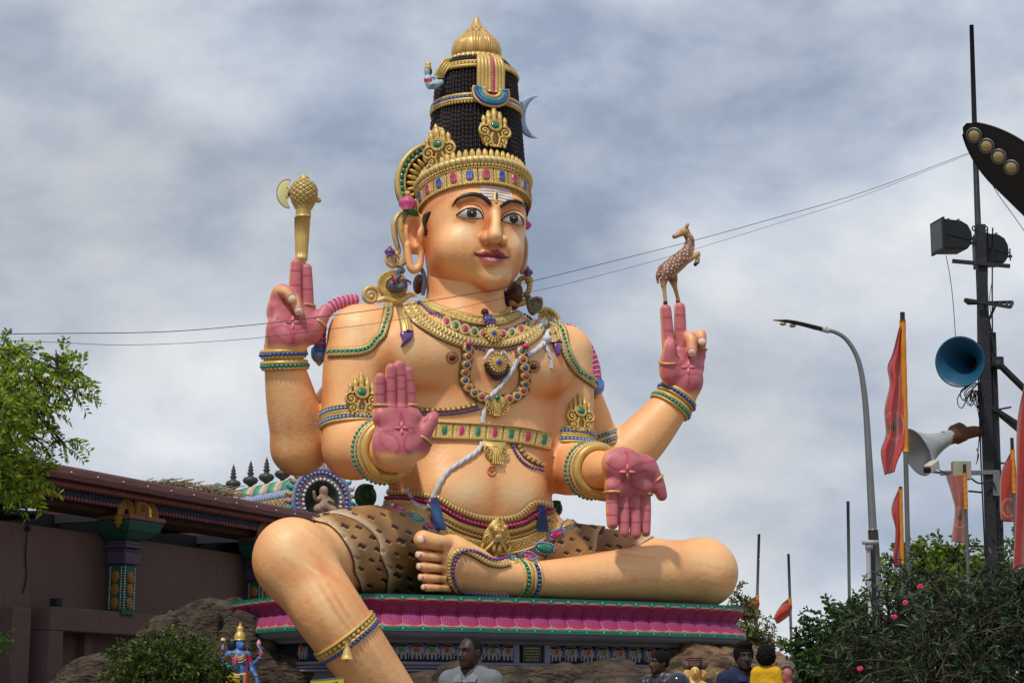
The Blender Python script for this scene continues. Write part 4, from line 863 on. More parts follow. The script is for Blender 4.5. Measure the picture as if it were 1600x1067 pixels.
# finger rings
def fring(x0, y0, x1, y1, d, tree, ax):
    c = (S(x0, y0, d) + S(x1, y1, d)) / 2; X, D = limb_ring(c, ax, tree, 40, .2); r = np.clip(np.linalg.norm(X - c, axis=1), 0, .19); X = c + D * (r + .012)[:, None]; mb = MB(); mb.tube(X, .022, 7, closed=True); mb.build('finger_ring', M_GOLDP, STAT)
upv = np.array([0, 0, 1.0])
fring(584, 634, 601, 634, -2.0, 2, upv); fring(636, 634, 652, 634, -2.0, 2, upv); fring(473, 477, 489, 479, .19, 3, upv); fring(947, 770, 966, 769, -1.95, 5, upv); fring(1001, 772, 1016, 773, -1.95, 5, upv)
fring(655, 684, 668, 690, -2.1, 2, S(674, 656, -2.15) - S(655, 690, -2.1)); fring(489, 500, 508, 512, .1, 3, S(507, 488, .08) - S(492, 510, .12)); fring(1031, 568, 1053, 564, -.04, 4, S(1046, 550, -.1) - S(1046, 575, 0)); fring(1016, 752, 1034, 746, -2.0, 5, S(1012, 737, -2.) - S(1030, 762, -2.05)); fring(1088, 545, 1101, 546, .03, 4, upv)
# palm flowers
for (cx, cy), tr, r in (((627, 669), 2, 11), ((457, 504), 3, 11), ((1075, 574), 4, 11), ((980, 737), 5, 13)):
    M_PF = mat('palm_flower_paint', col=tuple(np.array(srgb(214, 130, 136))), rough=.45); first = None
    for k in range(4):
        a = k * math.pi / 2 + math.pi / 2; c_, s_2 = math.cos(a), math.sin(a); P = [(cx + c_ * q - s_2 * t, cy + s_2 * q + c_ * t) for q, t in ((0.5, 0), (r * .45, r * .2), (r, 0), (r * .45, -r * .2))]
        o = blob('palm_flower' if first is None else 'petal', P, M_PF, first or STAT, tr, .035, .006); first = first or o
# ---------------------------------------------------------------- waist belt
wb = ribbon('waist_belt', Z8([(165, 335), (310, 345), (470, 372), (560, 425), (700, 482), (850, 497), (960, 472), (1050, 402), (1140, 415)]), 10, st_leaf(5, 0), STAT, .05)
ww = lambda P, w, st, h=.06, p=wb, **k: ribbon('band', Z8(P), w, st, p, h, **k)
ww([(150, 372), (280, 382), (400, 396), (500, 432), (600, 490), (740, 532), (870, 540), (980, 512), (1060, 462), (1150, 450)], 7.5, st_coin(5.6, [GOLDL]), .06, base=.02, mat_=mat('pink_band_paint', attr=True, rough=.4)) if False else None
def st_pink(s, v, w): h, c = st_coin(5.8)(s, v, w); g = (np.abs(c - MAR).sum(-1) < .15)[..., None]; pk = np.array(srgb(150, 40, 88)); return h, pk + (np.array(srgb(205, 120, 150)) - pk) * (h - .6)[..., None] * .8
ww([(150, 372), (280, 382), (400, 396), (500, 432), (600, 490), (740, 532), (870, 540), (980, 512), (1060, 462), (1150, 450)], 8, st_pink, .08, mat_=mat('pink_band_paint', attr=True, rough=.4))
ww([(140, 395), (280, 405), (380, 420), (490, 462), (600, 525), (740, 560), (870, 568), (980, 545), (1080, 490), (1160, 480)], 5, st_plain(GOLD), .05)
ww([(440, 470), (520, 510), (600, 548), (720, 585), (805, 592), (890, 590), (1000, 562), (1070, 525), (1130, 505)], 15, st_coin(6, [GOLDD]), .06)
ww([(130, 425), (250, 432), (340, 450), (410, 490)], 15, st_scroll(15), .05)
ww([(470, 535), (550, 578), (640, 612), (740, 632), (870, 630), (990, 605), (1080, 560), (1160, 520)], 5, st_plain(GOLD), .05)
ww([(480, 560), (550, 605), (640, 640), (740, 660), (880, 658), (1000, 635), (1080, 585), (1160, 540)], 17, st_scroll(17), .07)
ww([(590, 660), (700, 690), (880, 695), (1020, 665), (1100, 610), (1180, 555), (1260, 520)], 5, st_plain(GOLDL), .06)
for P, m in ((Z8([(1200, 560), (1205, 535), (1240, 525), (1275, 530), (1280, 545), (1250, 560)]), M_GOLDP), (Z8([(1120, 605), (1135, 580), (1190, 575), (1205, 590), (1180, 612), (1140, 618)]), M_PINKG), (Z8([(1045, 670), (1060, 645), (1110, 650), (1140, 670), (1120, 700), (1080, 695)]), M_TURQ),
             (Z8([(965, 715), (985, 695), (1020, 705), (1045, 740), (1030, 755), (990, 745)]), M_PINKG), (Z8([(880, 715), (900, 705), (930, 730), (925, 755), (895, 745)]), M_TURQ), (Z8([(190, 440), (220, 440), (260, 462), (250, 475), (205, 465)]), M_PINKG), (Z8([(290, 500), (320, 492), (370, 520), (350, 535), (305, 525)]), M_TURQ), (Z8([(380, 550), (400, 540), (430, 565), (415, 575)]), M_PINKG)):
    c = np.mean(P, 0); base = blob('petal', c + (np.array(P) - c) * 1.75, M_GOLDP, wb, 0, .04, .03); blob('gem', P, m, base, 0, .05, .08); beads('bead_row', list(c + (spline(P, 12, True) - c) * 1.28) + [tuple((c + (spline(P, 12, True) - c) * 1.28)[0])], 1.7, M_LBLUE, base, 0, 2.05, 3.4)
# lion-face buckle
p_, R_ = onsurf(*Z8([(806, 605)])[0]); s_ = mpp(p_); mb = MB(); A = lambda x, y, z=0: p_ + (R_[0] * x + R_[1] * y + R_[2] * z) * s_ + R_[2] * .1
mb.ball(A(0, 12, 2), (9 * s_, 10 * s_, 6 * s_), R_, 14, 10); mb.ball(A(0, 3, 6), (6 * s_, 5 * s_, 4 * s_), R_, 12, 8)
for sg in (-1, 1):
    mb.ball(A(sg * 6, 13, 6), 3.2 * s_, R_); mb.ball(A(sg * 13, 17, 1), (4 * s_, 5 * s_, 3 * s_), R_); scroll(mb, A(sg * 16, -2, 2), R_, 6.5 * s_, 1.5, math.pi / 2, -sg, 1.8 * s_); mb.tube(spline([A(sg * 4, -2, 4), A(sg * 12, -12, 4), A(sg * 20, -20, 2), A(sg * 25, -14, 2), A(sg * 22, -9, 2)], 20), 2.6 * s_, 8); mb.ball(A(sg * 5, -16, 4), (4 * s_, 8 * s_, 3 * s_), R_)
mb.prism([A(x, y, -3) for x, y in ((-22, 8), (-10, 26), (0, 32), (10, 26), (22, 8), (24, -14), (10, -22), (0, -34), (-10, -22), (-24, -14))], R_[2] * s_ * 4); mb.lathe(A(0, 24, 4), [(3.5 * s_, -3 * s_), (4 * s_, 0), (1 * s_, 8 * s_)], 10, R_[1]); mb.lathe(A(0, -20, 4), [(4.5 * s_, 2 * s_), (4 * s_, -6 * s_), (.6 * s_, -14 * s_)], 10, R_[1])
bk = mb.build('buckle', M_GOLDP, wb); mb = MB()
for k in range(6): mb.lathe(A(-9 + k * 3.6, 0, 7), [(1.5 * s_, 0), (1.2 * s_, -3 * s_), (.2 * s_, -5 * s_)], 7, R_[1])
mb.build('fangs', M_WHITE, bk)
# blue tassels
for xs, y0, y1, k in (((455, 470), 372, 570, 6), ((1075, 1090), 412, 575, 5)):
    for j in range(k):
        x = xs[0] - 18 + j * 9; P = Z8([(x * .5 + xs[0] * .5, y0), (x, y0 + 60), (x - 6 + j * 3, y1 - 60), (x + j * 4, y1)]); o = cord('waist_tassel' if j == 0 else 'strand', P, 2.0, mat('blue_silk_paint', col=tuple(np.array(srgb(52, 62, 130))), rough=.5, var=.6, vscale=4, col2=tuple(np.array(srgb(40, 110, 130)))), STAT if j == 0 else to, 0, 3.2); to = o if j == 0 else to
# ---------------------------------------------------------------- leopard skin loincloth
def pelt(A_, B_, name, parent, nu=70, nv=50, base=.05, wav=.0, col=None):
    A2 = spline(A_, nu); B2 = spline(B_, nu); G = np.zeros((nu, nv, 3)); C = np.zeros((nu, nv, 3)); last = None; GN = np.zeros_like(G); PX = np.zeros((nu, nv, 2))
    for j in range(nv):
        t = j / (nv - 1); PX[:, j] = A2 * (1 - t) + B2 * t; G[:, j], GN[:, j] = castpath(PX[:, j], TR[7], 6)
    for _ in range(5):
        G[:, 1:-1] = .5 * G[:, 1:-1] + .25 * (G[:, 2:] + G[:, :-2]); GN[:, 1:-1] = .5 * GN[:, 1:-1] + .25 * (GN[:, 2:] + GN[:, :-2])
    X = G + GN * base
    tan = np.array(srgb(172, 130, 80)); brn = np.array(srgb(98, 70, 42)); drk = np.array(srgb(62, 36, 26)); crm = np.array(srgb(214, 190, 150))
    P = PX.reshape(-1, 2); nz = .5 + .5 * np.sin(P[:, 0] * .09 + 1.3 * np.sin(P[:, 1] * .05)) * np.cos(P[:, 1] * .07 + P[:, 0] * .03); c = tan + (brn - tan) * (nz * .75)[:, None]
    e = np.minimum(pldist(P, A_), 12) / 12; c = c + (crm - c) * ((1 - e) ** 1.2 * .9)[:, None]
    rg = np.random.default_rng(len(A_) * 7 + nu); sp = []
    x0, y0 = P.min(0); x1, y1 = P.max(0)
    yy = y0
    row = 0
    while yy < y1:
        xx = x0 + (row % 2) * 9
        while xx < x1: sp.append((xx + rg.uniform(-5, 5), yy + rg.uniform(-4.5, 4.5), rg.uniform(.75, 1.35))); xx += 23
        yy += 17; row += 1
    hh = np.zeros(len(P))
    for sx, sy, sz in sp:
        d = (P - (sx, sy)) / sz; m = (np.abs(d[:, 0]) < 9) & (np.abs(d[:, 1]) < 7); q = d[m]; f = 1 - sstep(np.hypot(q[:, 0] / 6.4, (q[:, 1] - 1.3 * np.sin(q[:, 0] * .6)) / 3.2), .62, 1.05); hh[m] = np.maximum(hh[m], f)
        lt = (1 - sstep(np.abs(q[:, 1] - 3.2 - 1.4 * np.sin(q[:, 0] * .75)), .4, 1.3)) * (1 - sstep(np.abs(q[:, 0]), 3, 5)) * .5; c[m] += (crm - c[m]) * lt[:, None]
    keep = sstep(pldist(P, A_), 5, 8); c = c + (drk - c) * (hh * keep)[:, None]; X = X + GN * (-.02 * hh.reshape(nu, nv))[..., None]
    sk = G - GN * .06; X = np.concatenate([sk[:, :1], X, sk[:, -1:]], 1); c = c.reshape(nu, nv, 3); dk = np.zeros((nu, 1, 3)) + drk; C = np.concatenate([dk, c, dk], 1); mb = MB(); mb.grid(X)
    return mb.build(name, mat('pelt_paint', attr=True, rough=.5, bump=.15, bscale=14, var=.2, vscale=3), parent, vcol=C.reshape(-1, 3))
hem1 = [(484, 812)] + Z9([(450, 338), (500, 352), (545, 390), (590, 455), (612, 510), (618, 560), (640, 600), (650, 640)]); hem2 = Z9([(455, 312), (520, 312), (575, 322), (640, 352), (695, 395), (722, 440), (728, 490), (752, 540), (762, 575), (757, 650)])
lo1 = pelt(hem1, [(p[0] + 30, p[1] - 1) for p in hem2[:-1]] + [(614, 925)], 'loincloth', STAT, 130, 70, .05)
cord('hem', hem1, 1.1, M_MAR, lo1, 7, 2.2)
inner = [(556, 799), (600, 797), (630, 805), (655, 820), (680, 836), (690, 860), (690, 880), (690, 900), (690, 920), (690, 935)]
lo2 = pelt(hem2, inner, 'cloth_fold', lo1, 150, 110, .09); cord('hem', hem2, 1.1, M_MAR, lo1, 7, 4.4)
rh = [(1022, 836), (1016, 842), (1004, 846), (996, 853), (990, 858)]
lo3 = pelt(list(reversed([(941, 819), (975, 822), (1000, 829), (1022, 836), (1014, 843), (996, 853)])), list(reversed([(925, 862), (945, 860), (960, 860), (975, 858), (985, 857), (990, 856)])), 'cloth_fold', lo1, 70, 50, .04)
lo4 = pelt(list(reversed([(882, 814), (915, 812), (945, 821), (938, 830), (932, 840), (928, 864)])), list(reversed([(845, 878), (848, 877), (860, 876), (875, 873), (895, 870), (915, 867)])), 'cloth_fold', lo1, 90, 70, .08)
cord('hem', [(945, 821), (938, 830), (932, 840), (928, 862)], 1.1, M_MAR, lo1, 0, 3.8)
# ---------------------------------------------------------------- headdress
AX = H(744, 200, .12); s1_ = mpp(AX); ZC = lambda y: H(744, y, .12)[2]
def ringpts(z, r, n=180): a = np.arange(n) * 2 * math.pi / n; return np.stack([AX[0] + r * np.cos(a), AX[1] + r * np.sin(a), np.full(n, z)], 1)
def clathe(prof, nz, na, fun, name, m, parent, c=AX, R=None, close=True):
    """lathe with a height and colour function of (angle, t); prof = (radius, height) spline in metres"""
    P = spline(prof, nz); a = np.arange(na) * 2 * math.pi / na; R = np.eye(3) if R is None else R
    A_, T_ = np.meshgrid(a, np.linspace(0, 1, nz), indexing='xy'); dr, C = fun(A_, T_, P[:, 0][:, None] + 0 * A_)
    rr = P[:, 0][:, None] + dr; G = c + rr[..., None] * (np.cos(A_)[..., None] * R[0] + np.sin(A_)[..., None] * R[1]) + P[:, 1][:, None, None] * R[2]
    mb = MB(); mb.grid(G, closev=True); mb.F += [tuple(range(na))[::-1], tuple((nz - 1) * na + k for k in range(na))]; mb.M += [0, 0]
    return mb.build(name, m, parent, vcol=C.reshape(-1, 3))
zr = ZC(330)
prof = [(r * s1_, ZC(y) - zr) for y, r in ((335, 80), (290, 79), (245, 74), (197, 70), (180, 67.5), (150, 65), (125, 62.5), (112, 57), (104, 51), (98, 44))]
def hairf(A_, T_, R_):
    a = A_ + .10 * T_; st = np.abs(np.sin(a * 36)); bd = np.abs(np.sin(T_ * 110 + 1.7 * np.sin(np.floor(a * 36 / math.pi) * 2.1)))
    d = .075 * st ** .6 * (.72 + .28 * bd); base = np.array(srgb(24, 17, 20)); hi = np.array(srgb(74, 48, 48)); k = (bd ** 6 * st ** 3 * .55)[..., None]; return d - .05, base + (hi - base) * k
hair = clathe(prof, 150, 432, hairf, 'hair', mat('hair_paint', attr=True, rough=.55, spec=.25), STAT, c=np.array([AX[0], AX[1], zr]))
def hoop(name, y, r, rad, m, parent, bead=False, n=120):
    P = ringpts(ZC(y), r * s1_, n); mb = MB()
    if bead:
        k = int(2 * math.pi * r * s1_ / (2.05 * rad)); [mb.ball(p, rad, nu=7, nv=5) for p in ringpts(ZC(y), r * s1_, k)]
    else: mb.tube(P, rad, 8, closed=True)
    return mb.build(name, m, parent)
h1 = hoop('hair_band', 123.5, 65, .035, M_GOLDP, STAT); hoop('bead_row', 119.5, 63.5, .034, M_GOLDP, h1, True); hoop('rim', 116, 62, .028, M_GOLDP, h1)
h2 = hoop('hair_band', 177, 70, .038, M_GOLDP, STAT); hoop('bead_row', 173, 69.5, .038, M_BLUE, h2, True); hoop('rim', 169, 68.5, .036, M_GOLDP, h2); hoop('bead_row', 180.5, 70.5, .03, M_GOLDP, h2, True)
# finial
def finf(A_, T_, R_):
    n = 12; ph = (A_ * n / (2 * math.pi)) % 1 - .5; top = .62 - .12 * (2 * np.abs(ph)) ** 2; top2 = .72 - .1 * (2 * np.abs(((A_ * n / (2 * math.pi) + .5) % 1) - .5)) ** 2; zone = (T_ > .10) & (T_ < top)
    g = np.maximum(groove(ph + .5, .05) * zone, (1 - sstep(np.abs(T_ - top), .0, .018)) * (T_ > .1)); g = np.maximum(g, (1 - sstep(np.abs(np.abs(ph) * 2.2 * .1 * 10 - .75 * (1 - ((T_ - .1) / .5) ** 2)), 0, .09)) * zone * .8); g = np.maximum(g, (1 - sstep(np.abs(T_ - top2), 0, .015)) * (T_ > top))
    c = np.array(srgb(206, 166, 92)); return -.03 * g, c + (MAR * .8 - c) * (g * .75)[..., None]
zk = ZC(98); kp = [(r * s1_, ZC(y) - zk) for y, r in ((98, 30), (94, 36), (87, 39.5), (79, 39.5), (70, 36.5), (61, 29), (52, 19.5), (44, 12), (37, 7.2), (31, 4.2), (26.5, 1.6))]
fin = clathe(kp, 120, 288, finf, 'finial', mat('finial_gold', attr=True, rough=.34, metal=.25, var=.25, vscale=4, bump=.05, spec=.6), STAT, c=np.array([AX[0], AX[1], zk]))
mb = MB()
for k in range(34):
    a = k * 2 * math.pi / 34; d = np.array([math.cos(a), math.sin(a), 0]); t = np.array([-d[1], d[0], 0]); q = np.array([AX[0], AX[1], ZC(103)]) + d * 44 * s1_; mb.ball(q, (.055, .075, .10), np.array([d, t, [0, 0, 1]]), 8, 6)
fb = mb.build('petal_ring', M_GOLDP, fin); mb = MB(); mb.lathe((AX[0], AX[1], ZC(106)), [(47 * s1_, -.04), (50 * s1_, 0), (44 * s1_, .1), (38 * s1_, .16)], 72); mb.build('collar', M_GOLDP, fin)
# crown band, tipped back a little
tl_ = math.radians(10.5); KR = np.array([HF[0], HF[1] * math.cos(tl_) - np.array([0, 0, 1]) * math.sin(tl_), np.array([0, 0, 1]) * math.cos(tl_) + HF[1] * math.sin(tl_)])
KC = H(741, 328, .03); ks = mpp(KC); EX, EY = 84 * ks, 94 * ks
def kp_(a, hpx, o=0): return KC + KR[0] * (EX + o * ks) * math.cos(a) + KR[1] * (EY + o * ks) * math.sin(a) + KR[2] * hpx * ks
def kring(rows, fun, na, name, m, parent):
    a = np.arange(na) * 2 * math.pi / na; P = np.array(rows, float); A_, H_ = np.meshgrid(a, P[:, 0], indexing='xy'); d, C = fun(A_, H_); o = (P[:, 1][:, None] + d) * ks
    G = KC + (EX + o)[..., None] * np.cos(A_)[..., None] * KR[0] + (EY + o)[..., None] * np.sin(A_)[..., None] * KR[1] + (H_ * ks)[..., None] * KR[2]
    mb = MB(); mb.grid(G, closev=True); return mb.build(name, m, parent, vcol=C.reshape(-1, 3))
def gemband(A_, H_):
    n = 22; ph = A_ * n / (2 * math.pi) + .5; i = np.floor(ph); ds = (ph - i - .5) * 2; v = (H_ - 14) / 11; a = ((np.abs(ds) / .42) ** 3 + (np.abs(v) / .72) ** 3) ** (1 / 3.); g = np.maximum(groove((a - 1.2) / .5, .2) * (a > .95) * (a < 2), sstep(np.abs(ds), .9, .96)); dots = groove(H_ / 3.2, .25) * (np.abs(ds) > .74); g = np.maximum(g, dots * .7)
    h = 1.6 - 1.6 * g; m = sstep(1 - a, -.05, .05); h += m * 2.2; c = GOLD + (GOLDD * .7 - GOLD) * (g * .85)[..., None]; cc = np.where((i % 2 < 1)[..., None], PINKG * .9, BLUEG * .85); w = (1 - sstep(np.abs(np.abs(ds / .42) - .45), .05, .2)) * (v < -.1); cc = cc + (.45 - cc) * (w * .35)[..., None]; return h, c + (cc - c) * m[..., None]
rows = [(0, -9)] + [(y, 2.0) for y in np.arange(1, 27.5, .9)] + [(28, -6)]
crown = kring(rows, gemband, 560, 'crown_band', M_GOLD, STAT)
def flut(A_, H_): g = groove(A_ * 62 / (2 * math.pi) + (H_ - 40) * .03, .2); return -1.6 * g, GOLDL + (GOLDD - GOLDL) * (g * .7)[..., None]
kring([(32, 0), (33, 4), (35, 7.5), (38, 9.5), (41, 9.5), (44, 7.5), (46, 3), (47, -6), (47.5, -14)], flut, 620, 'fluted_roll', M_GOLD, crown)
for hh, rr, o in ((26.5, 1.7, 4), (30.3, 2.6, 4.5), (.6, 1.8, 3)):
    mb = MB(); n = int(2 * math.pi * 90 / (2.1 * rr)); [mb.ball(kp_(k * 2 * math.pi / n, hh, o), rr * ks, nu=7, nv=5) for k in range(n)]; mb.build('bead_row', M_GOLDP, crown)
mb = MB()
for k in range(52):
    a = k * 2 * math.pi / 52; b = kp_(a, 45, -2); d = kp_(a, 45, 0) - b; d /= np.linalg.norm(d); t = np.cross(KR[2], d); Rk = np.array([t, KR[2], d])
    mb.ball(b + KR[2] * 5 * ks, (4.6 * ks, 11 * ks, 2.6 * ks), Rk, 10, 8); mb.ball(b + KR[2] * 6 * ks + d * 1.6 * ks, (2.6 * ks, 8 * ks, 2 * ks), Rk, 8, 6)
mb.build('petal_ring', M_GOLDP, crown)
# hanging ribbons, half-moon necklace and crests on the hair
def hairpt(a, y, o=0.0):
    r = np.interp(ZC(y) - zr, [q[1] for q in prof], [q[0] for q in prof]) + o; return np.array([AX[0] + r * math.cos(a), AX[1] + r * math.sin(a), ZC(y)])
def hfr(a, y): p = hairpt(a, y, .02); n = np.array([math.cos(a), math.sin(a), .15]); n /= np.linalg.norm(n); v = np.array([0, 0, 1.0]); v = v - n * (n @ v); v /= np.linalg.norm(v); return p, np.array([np.cross(v, n), v, n])
aF = -math.pi / 2 + math.radians(19.5)
vb = None
for k in range(8):
    a = aF + (k - 3.5) * .075; P = np.array([hairpt(a * .9 + aF * .1, 103, -.02), hairpt(a, 112, .10), hairpt(a, 125, .12), hairpt(a, 145, .10), hairpt(a, 166, .08)]); mb = MB()
    if k == 4:
        for p in spline(P, 26): mb.ball(p, .045, nu=7, nv=5)
        mb.build('bead_row', M_PINKG, vb)
    else: mb.tube(spline(P, 24), .045, 7); o = mb.build('crown_ribbons' if vb is None else 'ribbon', M_GOLDP, vb or STAT); vb = vb or o
p_, R_ = hfr(aF, 174); nb = None
for i, (rp, m, rd) in enumerate(((25, M_GOLDP, .035), (21.5, M_BLUE, .04), (17.5, M_TURQ, .038), (14, M_LBLUE, .032), (11, M_GOLDP, .04))):
    mb = MB()
    for j in range(int(rp * 2.6)):
        t = math.pi * (1 - .08 + 1.16 * j / (rp * 2.6 - 1)) ; x, y = math.cos(t) * rp * s1_ * 1.04, math.sin(t) * rp * s1_ * .92 + .1; a = aF + x / (68 * s1_); q = hairpt(a, 178, .1); q[2] = p_[2] + y; mb.ball(q + R_[2] * (.03 if i else 0), rd, nu=7, nv=5)
    o = mb.build('crescent_necklace' if nb is None else 'bead_row', m, nb or STAT); nb = nb or o
p_, R_ = hfr(aF + .04, 222); crest(0, 0, .78, STAT, p=p_, R=R_, name='hair_crest')
crest(0, 0, .80, STAT, p=KC + HF[0] * (-.80) + HF[1] * (-.42) + np.array([0, 0, .98]), R=(lambda n: np.array([np.cross((0, 0, 1.0), n) / np.linalg.norm(np.cross((0, 0, 1.0), n)), np.array([0, 0, 1.0]) - n * n[2], n]))(np.array([-.30, -.95, .0])), name='hair_crest', ang=.15)
# crescent moon
mc = H(842, 184, .15); ms = mpp(mc); mb = MB(); t = np.linspace(-1.5, 1.5, 34); P = []; rad = []
for u in t: P.append(mc + (RT * (-math.cos(u) * 29) + np.array([0, 0, 1.0]) * (math.sin(u) * 34 + 1)) * ms); rad.append(8.0 * ms * math.cos(u * 1.02) ** .9 + .004)
mb.tube(P, rad, 10, sq=.45, up=HF[1]); mb.build('crescent_moon', mat('moon_paint', col=tuple(np.array(srgb(158, 182, 206))), rough=.4, var=.7, vscale=1.6, col2=tuple(np.array(srgb(120, 120, 176)))), STAT)
# halo disc behind the head
hcen = H(684, 292, .55); hs = mpp(hcen); nH = -HF[1]; HR = np.array([HF[0], [0, 0, 1.0], nH]); mb = MB(); mb.lathe(hcen, [(66 * hs, -.10), (69 * hs, -.06), (69 * hs, .05), (64 * hs, .07), (58 * hs, .03), (.1, .0)], 64, nH, xdir=HF[0]); halo = mb.build('halo_disc', M_MAR, STAT)
for rr, rd, m, bead in ((67, .055, M_GOLDP, 0), (61.5, .055, M_TURQ, 1), (56.5, .03, M_GOLDP, 0)):
    mb = MB(); C = [hcen + (HR[0] * math.cos(a) + HR[1] * math.sin(a)) * rr * hs + nH * .08 for a in np.arange(120) * 2 * math.pi / 120]
    if bead: [mb.ball(c, rd, nu=7, nv=5) for c in spline(np.array(C), int(2 * math.pi * rr * hs / (2.05 * rd)), True)]
    else: mb.tube(C, rd, 7, closed=True)
    mb.build('bead_row' if bead else 'rim', m, halo)
mb = MB()
for k in range(30):
    a = k * 2 * math.pi / 30; d = HR[0] * math.cos(a) + HR[1] * math.sin(a); mb.ball(hcen + d * 43 * hs + nH * .06, (11.5 * hs, 3.6 * hs, .06), np.array([d, np.cross(nH, d), nH]), 8, 6)
mb.build('petals', M_GOLDP, halo)
# ---------------------------------------------------------------- ear ornaments
def HP(px, py, d=.0): return H(px, py, d)
hp1 = mpp(H(640, 400, 0))
def fl_(name, path, rp, m, parent, d=.12, bead=False, sq=1.0, n=40):
    P = spline(np.array([HP(x, y, d) for x, y in path]), n); mb = MB()
    if bead: L = np.linalg.norm(np.diff(P, axis=0), axis=1).sum(); [mb.ball(p, rp * hp1, nu=7, nv=5) for p in spline(P, int(L / (2.05 * rp * hp1)))]
    else: mb.tube(P, np.interp(np.linspace(0, 1, n), np.linspace(0, 1, np.size(rp)), np.atleast_1d(np.asarray(rp, float))) * hp1, 8)
    return mb.build(name, m, parent)
Z6 = lambda l: px_(l, 560, 330, 5.617)
sc_ = fl_('ear_scroll', Z6([(400, -5), (350, 40), (318, 110), (318, 200), (335, 280), (352, 350), (330, 390)]), [3, 5, 5.5, 5.5, 5, 4.5, 4], M_GOLDP, STAT, .16)
fl_('rim', Z6([(440, 5), (395, 50), (372, 110), (380, 200), (405, 290), (420, 380), (400, 450), (340, 490)]), [2.5, 5, 5.5, 5.5, 5, 5, 4, 3], M_GOLDP, sc_, .10)
fl_('bead_row', Z6([(398, 8), (345, 60), (325, 130), (340, 220), (352, 290), (345, 345)]), 1.25, M_BLUE, sc_, .04, True); fl_('bead_row', Z6([(425, 25), (375, 90), (372, 150), (392, 240), (410, 330), (405, 420), (360, 465), (300, 460), (280, 420)]), .85, M_GOLDP, sc_, -.02, True)
mb = MB(); HRR = np.array([HF[0], [0, 0, 1.0], -HF[1]]); scroll(mb, HP(*Z6([(305, 440)])[0], .1), HRR, 13.5 * hp1, 1.8, .3, 1, 3.6 * hp1); scroll(mb, HP(*Z6([(110, 745)])[0], .2), HRR, 15 * hp1, 1.8, .2, 1, 4 * hp1)
mb.lathe(HP(*Z6([(300, 650)])[0], .15), [(22 * hp1, -.1), (24 * hp1, -.05), (24 * hp1, .03), (20 * hp1, .08), (.1, .12)], 36, -HF[1]); mb.build('scroll', M_GOLDP, sc_); mb = MB()
for k in range(22): a = math.pi * .42 + k * .2; d = HRR[0] * math.cos(a) + HRR[1] * math.sin(a); mb.tube(spline([HP(*Z6([(300, 650)])[0], .02) + d * q * hp1 + np.cross(-HF[1], d) * w * hp1 for q, w in ((12, 0), (17, .8), (22, 2.6))], 6), .022, 5)
mb.build('fan_ribs', M_GOLDP, sc_)
fl_('base_scroll', Z6([(160, 790), (230, 770), (300, 790), (380, 780), (440, 740), (490, 735), (500, 755)]), [3, 5, 6, 6, 5, 4.5, 3], M_GOLDP, sc_, .02)
mk_ = fl_('sea_monster', Z6([(345, 480), (375, 490), (395, 515), (385, 535), (362, 520), (350, 530), (355, 570), (325, 600), (300, 650), (340, 680), (400, 650), (420, 640)]), [1.5, 2.6, 3.2, 3.4, 3.4, 4, 5, 7.5, 7, 6.5, 6, 3.5], mat('grey_blue_paint', col=tuple(np.array(srgb(84, 94, 116))), rough=.4, var=.3), STAT, -.06)
fl_('jaw', Z6([(390, 600), (430, 610), (460, 630), (440, 645)]), [2, 2.6, 1.6, .8], M_PURP, mk_, -.12); fl_('mouth', Z6([(295, 560), (310, 610), (345, 632)]), [1.4, 2.6, 1.2], mat('red_paint', col=tuple(np.array(srgb(160, 34, 44))), rough=.4), mk_, -.18)
def bud(px, py, r, m, d=-.05, name='flower_bud', parent=STAT):
    c = HP(px, py, d); s = mpp(c); mb = MB(); mb.lathe(c, [(r * .5 * s, -r * .8 * s), (r * s, -r * .2 * s), (r * .95 * s, r * .3 * s), (r * .4 * s, r * .8 * s), (.02, r * s)], 24, mod=lambda a, t: 1 + .09 * np.abs(np.sin(a * 4))); o = mb.build(name, m, parent); mb = MB(); mb.ball(c + np.array([0, 0, r * 1.15 * s]), r * .36 * s, None, 9, 7); mb.build('tip', mat('yellow_paint', col=tuple(np.array(srgb(206, 170, 60))), rough=.45), o); return o
M_PKP = mat('pink_paint', col=tuple(np.array(srgb(196, 84, 128))), rough=.42, var=.3, vscale=4, col2=tuple(np.array(srgb(150, 40, 90)))); bud(637, 318, 13.5, M_PKP, -.1); bud(609, 394, 8, M_PURP, .05); bud(825, 426, 7.5, M_PURP, -.2); bud(822, 352, 8, M_PKP, .1)
mb = MB(); c = HP(641, 330, -.08); mb.ball(c, (15 * hp1, .09, 5.5 * hp1), np.array([HF[0] * .94 - np.array([0, 0, .34]), HF[1], np.array([0, 0, .94]) + HF[0] * .34]), 14, 8); mb.build('leaf', mat('green_leaf_paint', col=tuple(np.array(srgb(36, 110, 48))), rough=.4), STAT)
fl_('hair_lock', Z6([(545, 490), (575, 560), (580, 640), (565, 735)]), [3, 3.6, 3.6, 3], mat('grey_lock_paint', col=tuple(np.array(srgb(74, 82, 96))), rough=.45), STAT, .0)
mb = MB(); mb.ball(HP(654, 444, .35), (8 * hp1, .2, 16 * hp1), HF, 14, 10); mb.build('ear_gap_shade', mat('gap_shade_paint', col=tuple(BRN * .35), rough=.5), STAT)  # dark brown ball standing in for the shade in the gap behind the earlobe
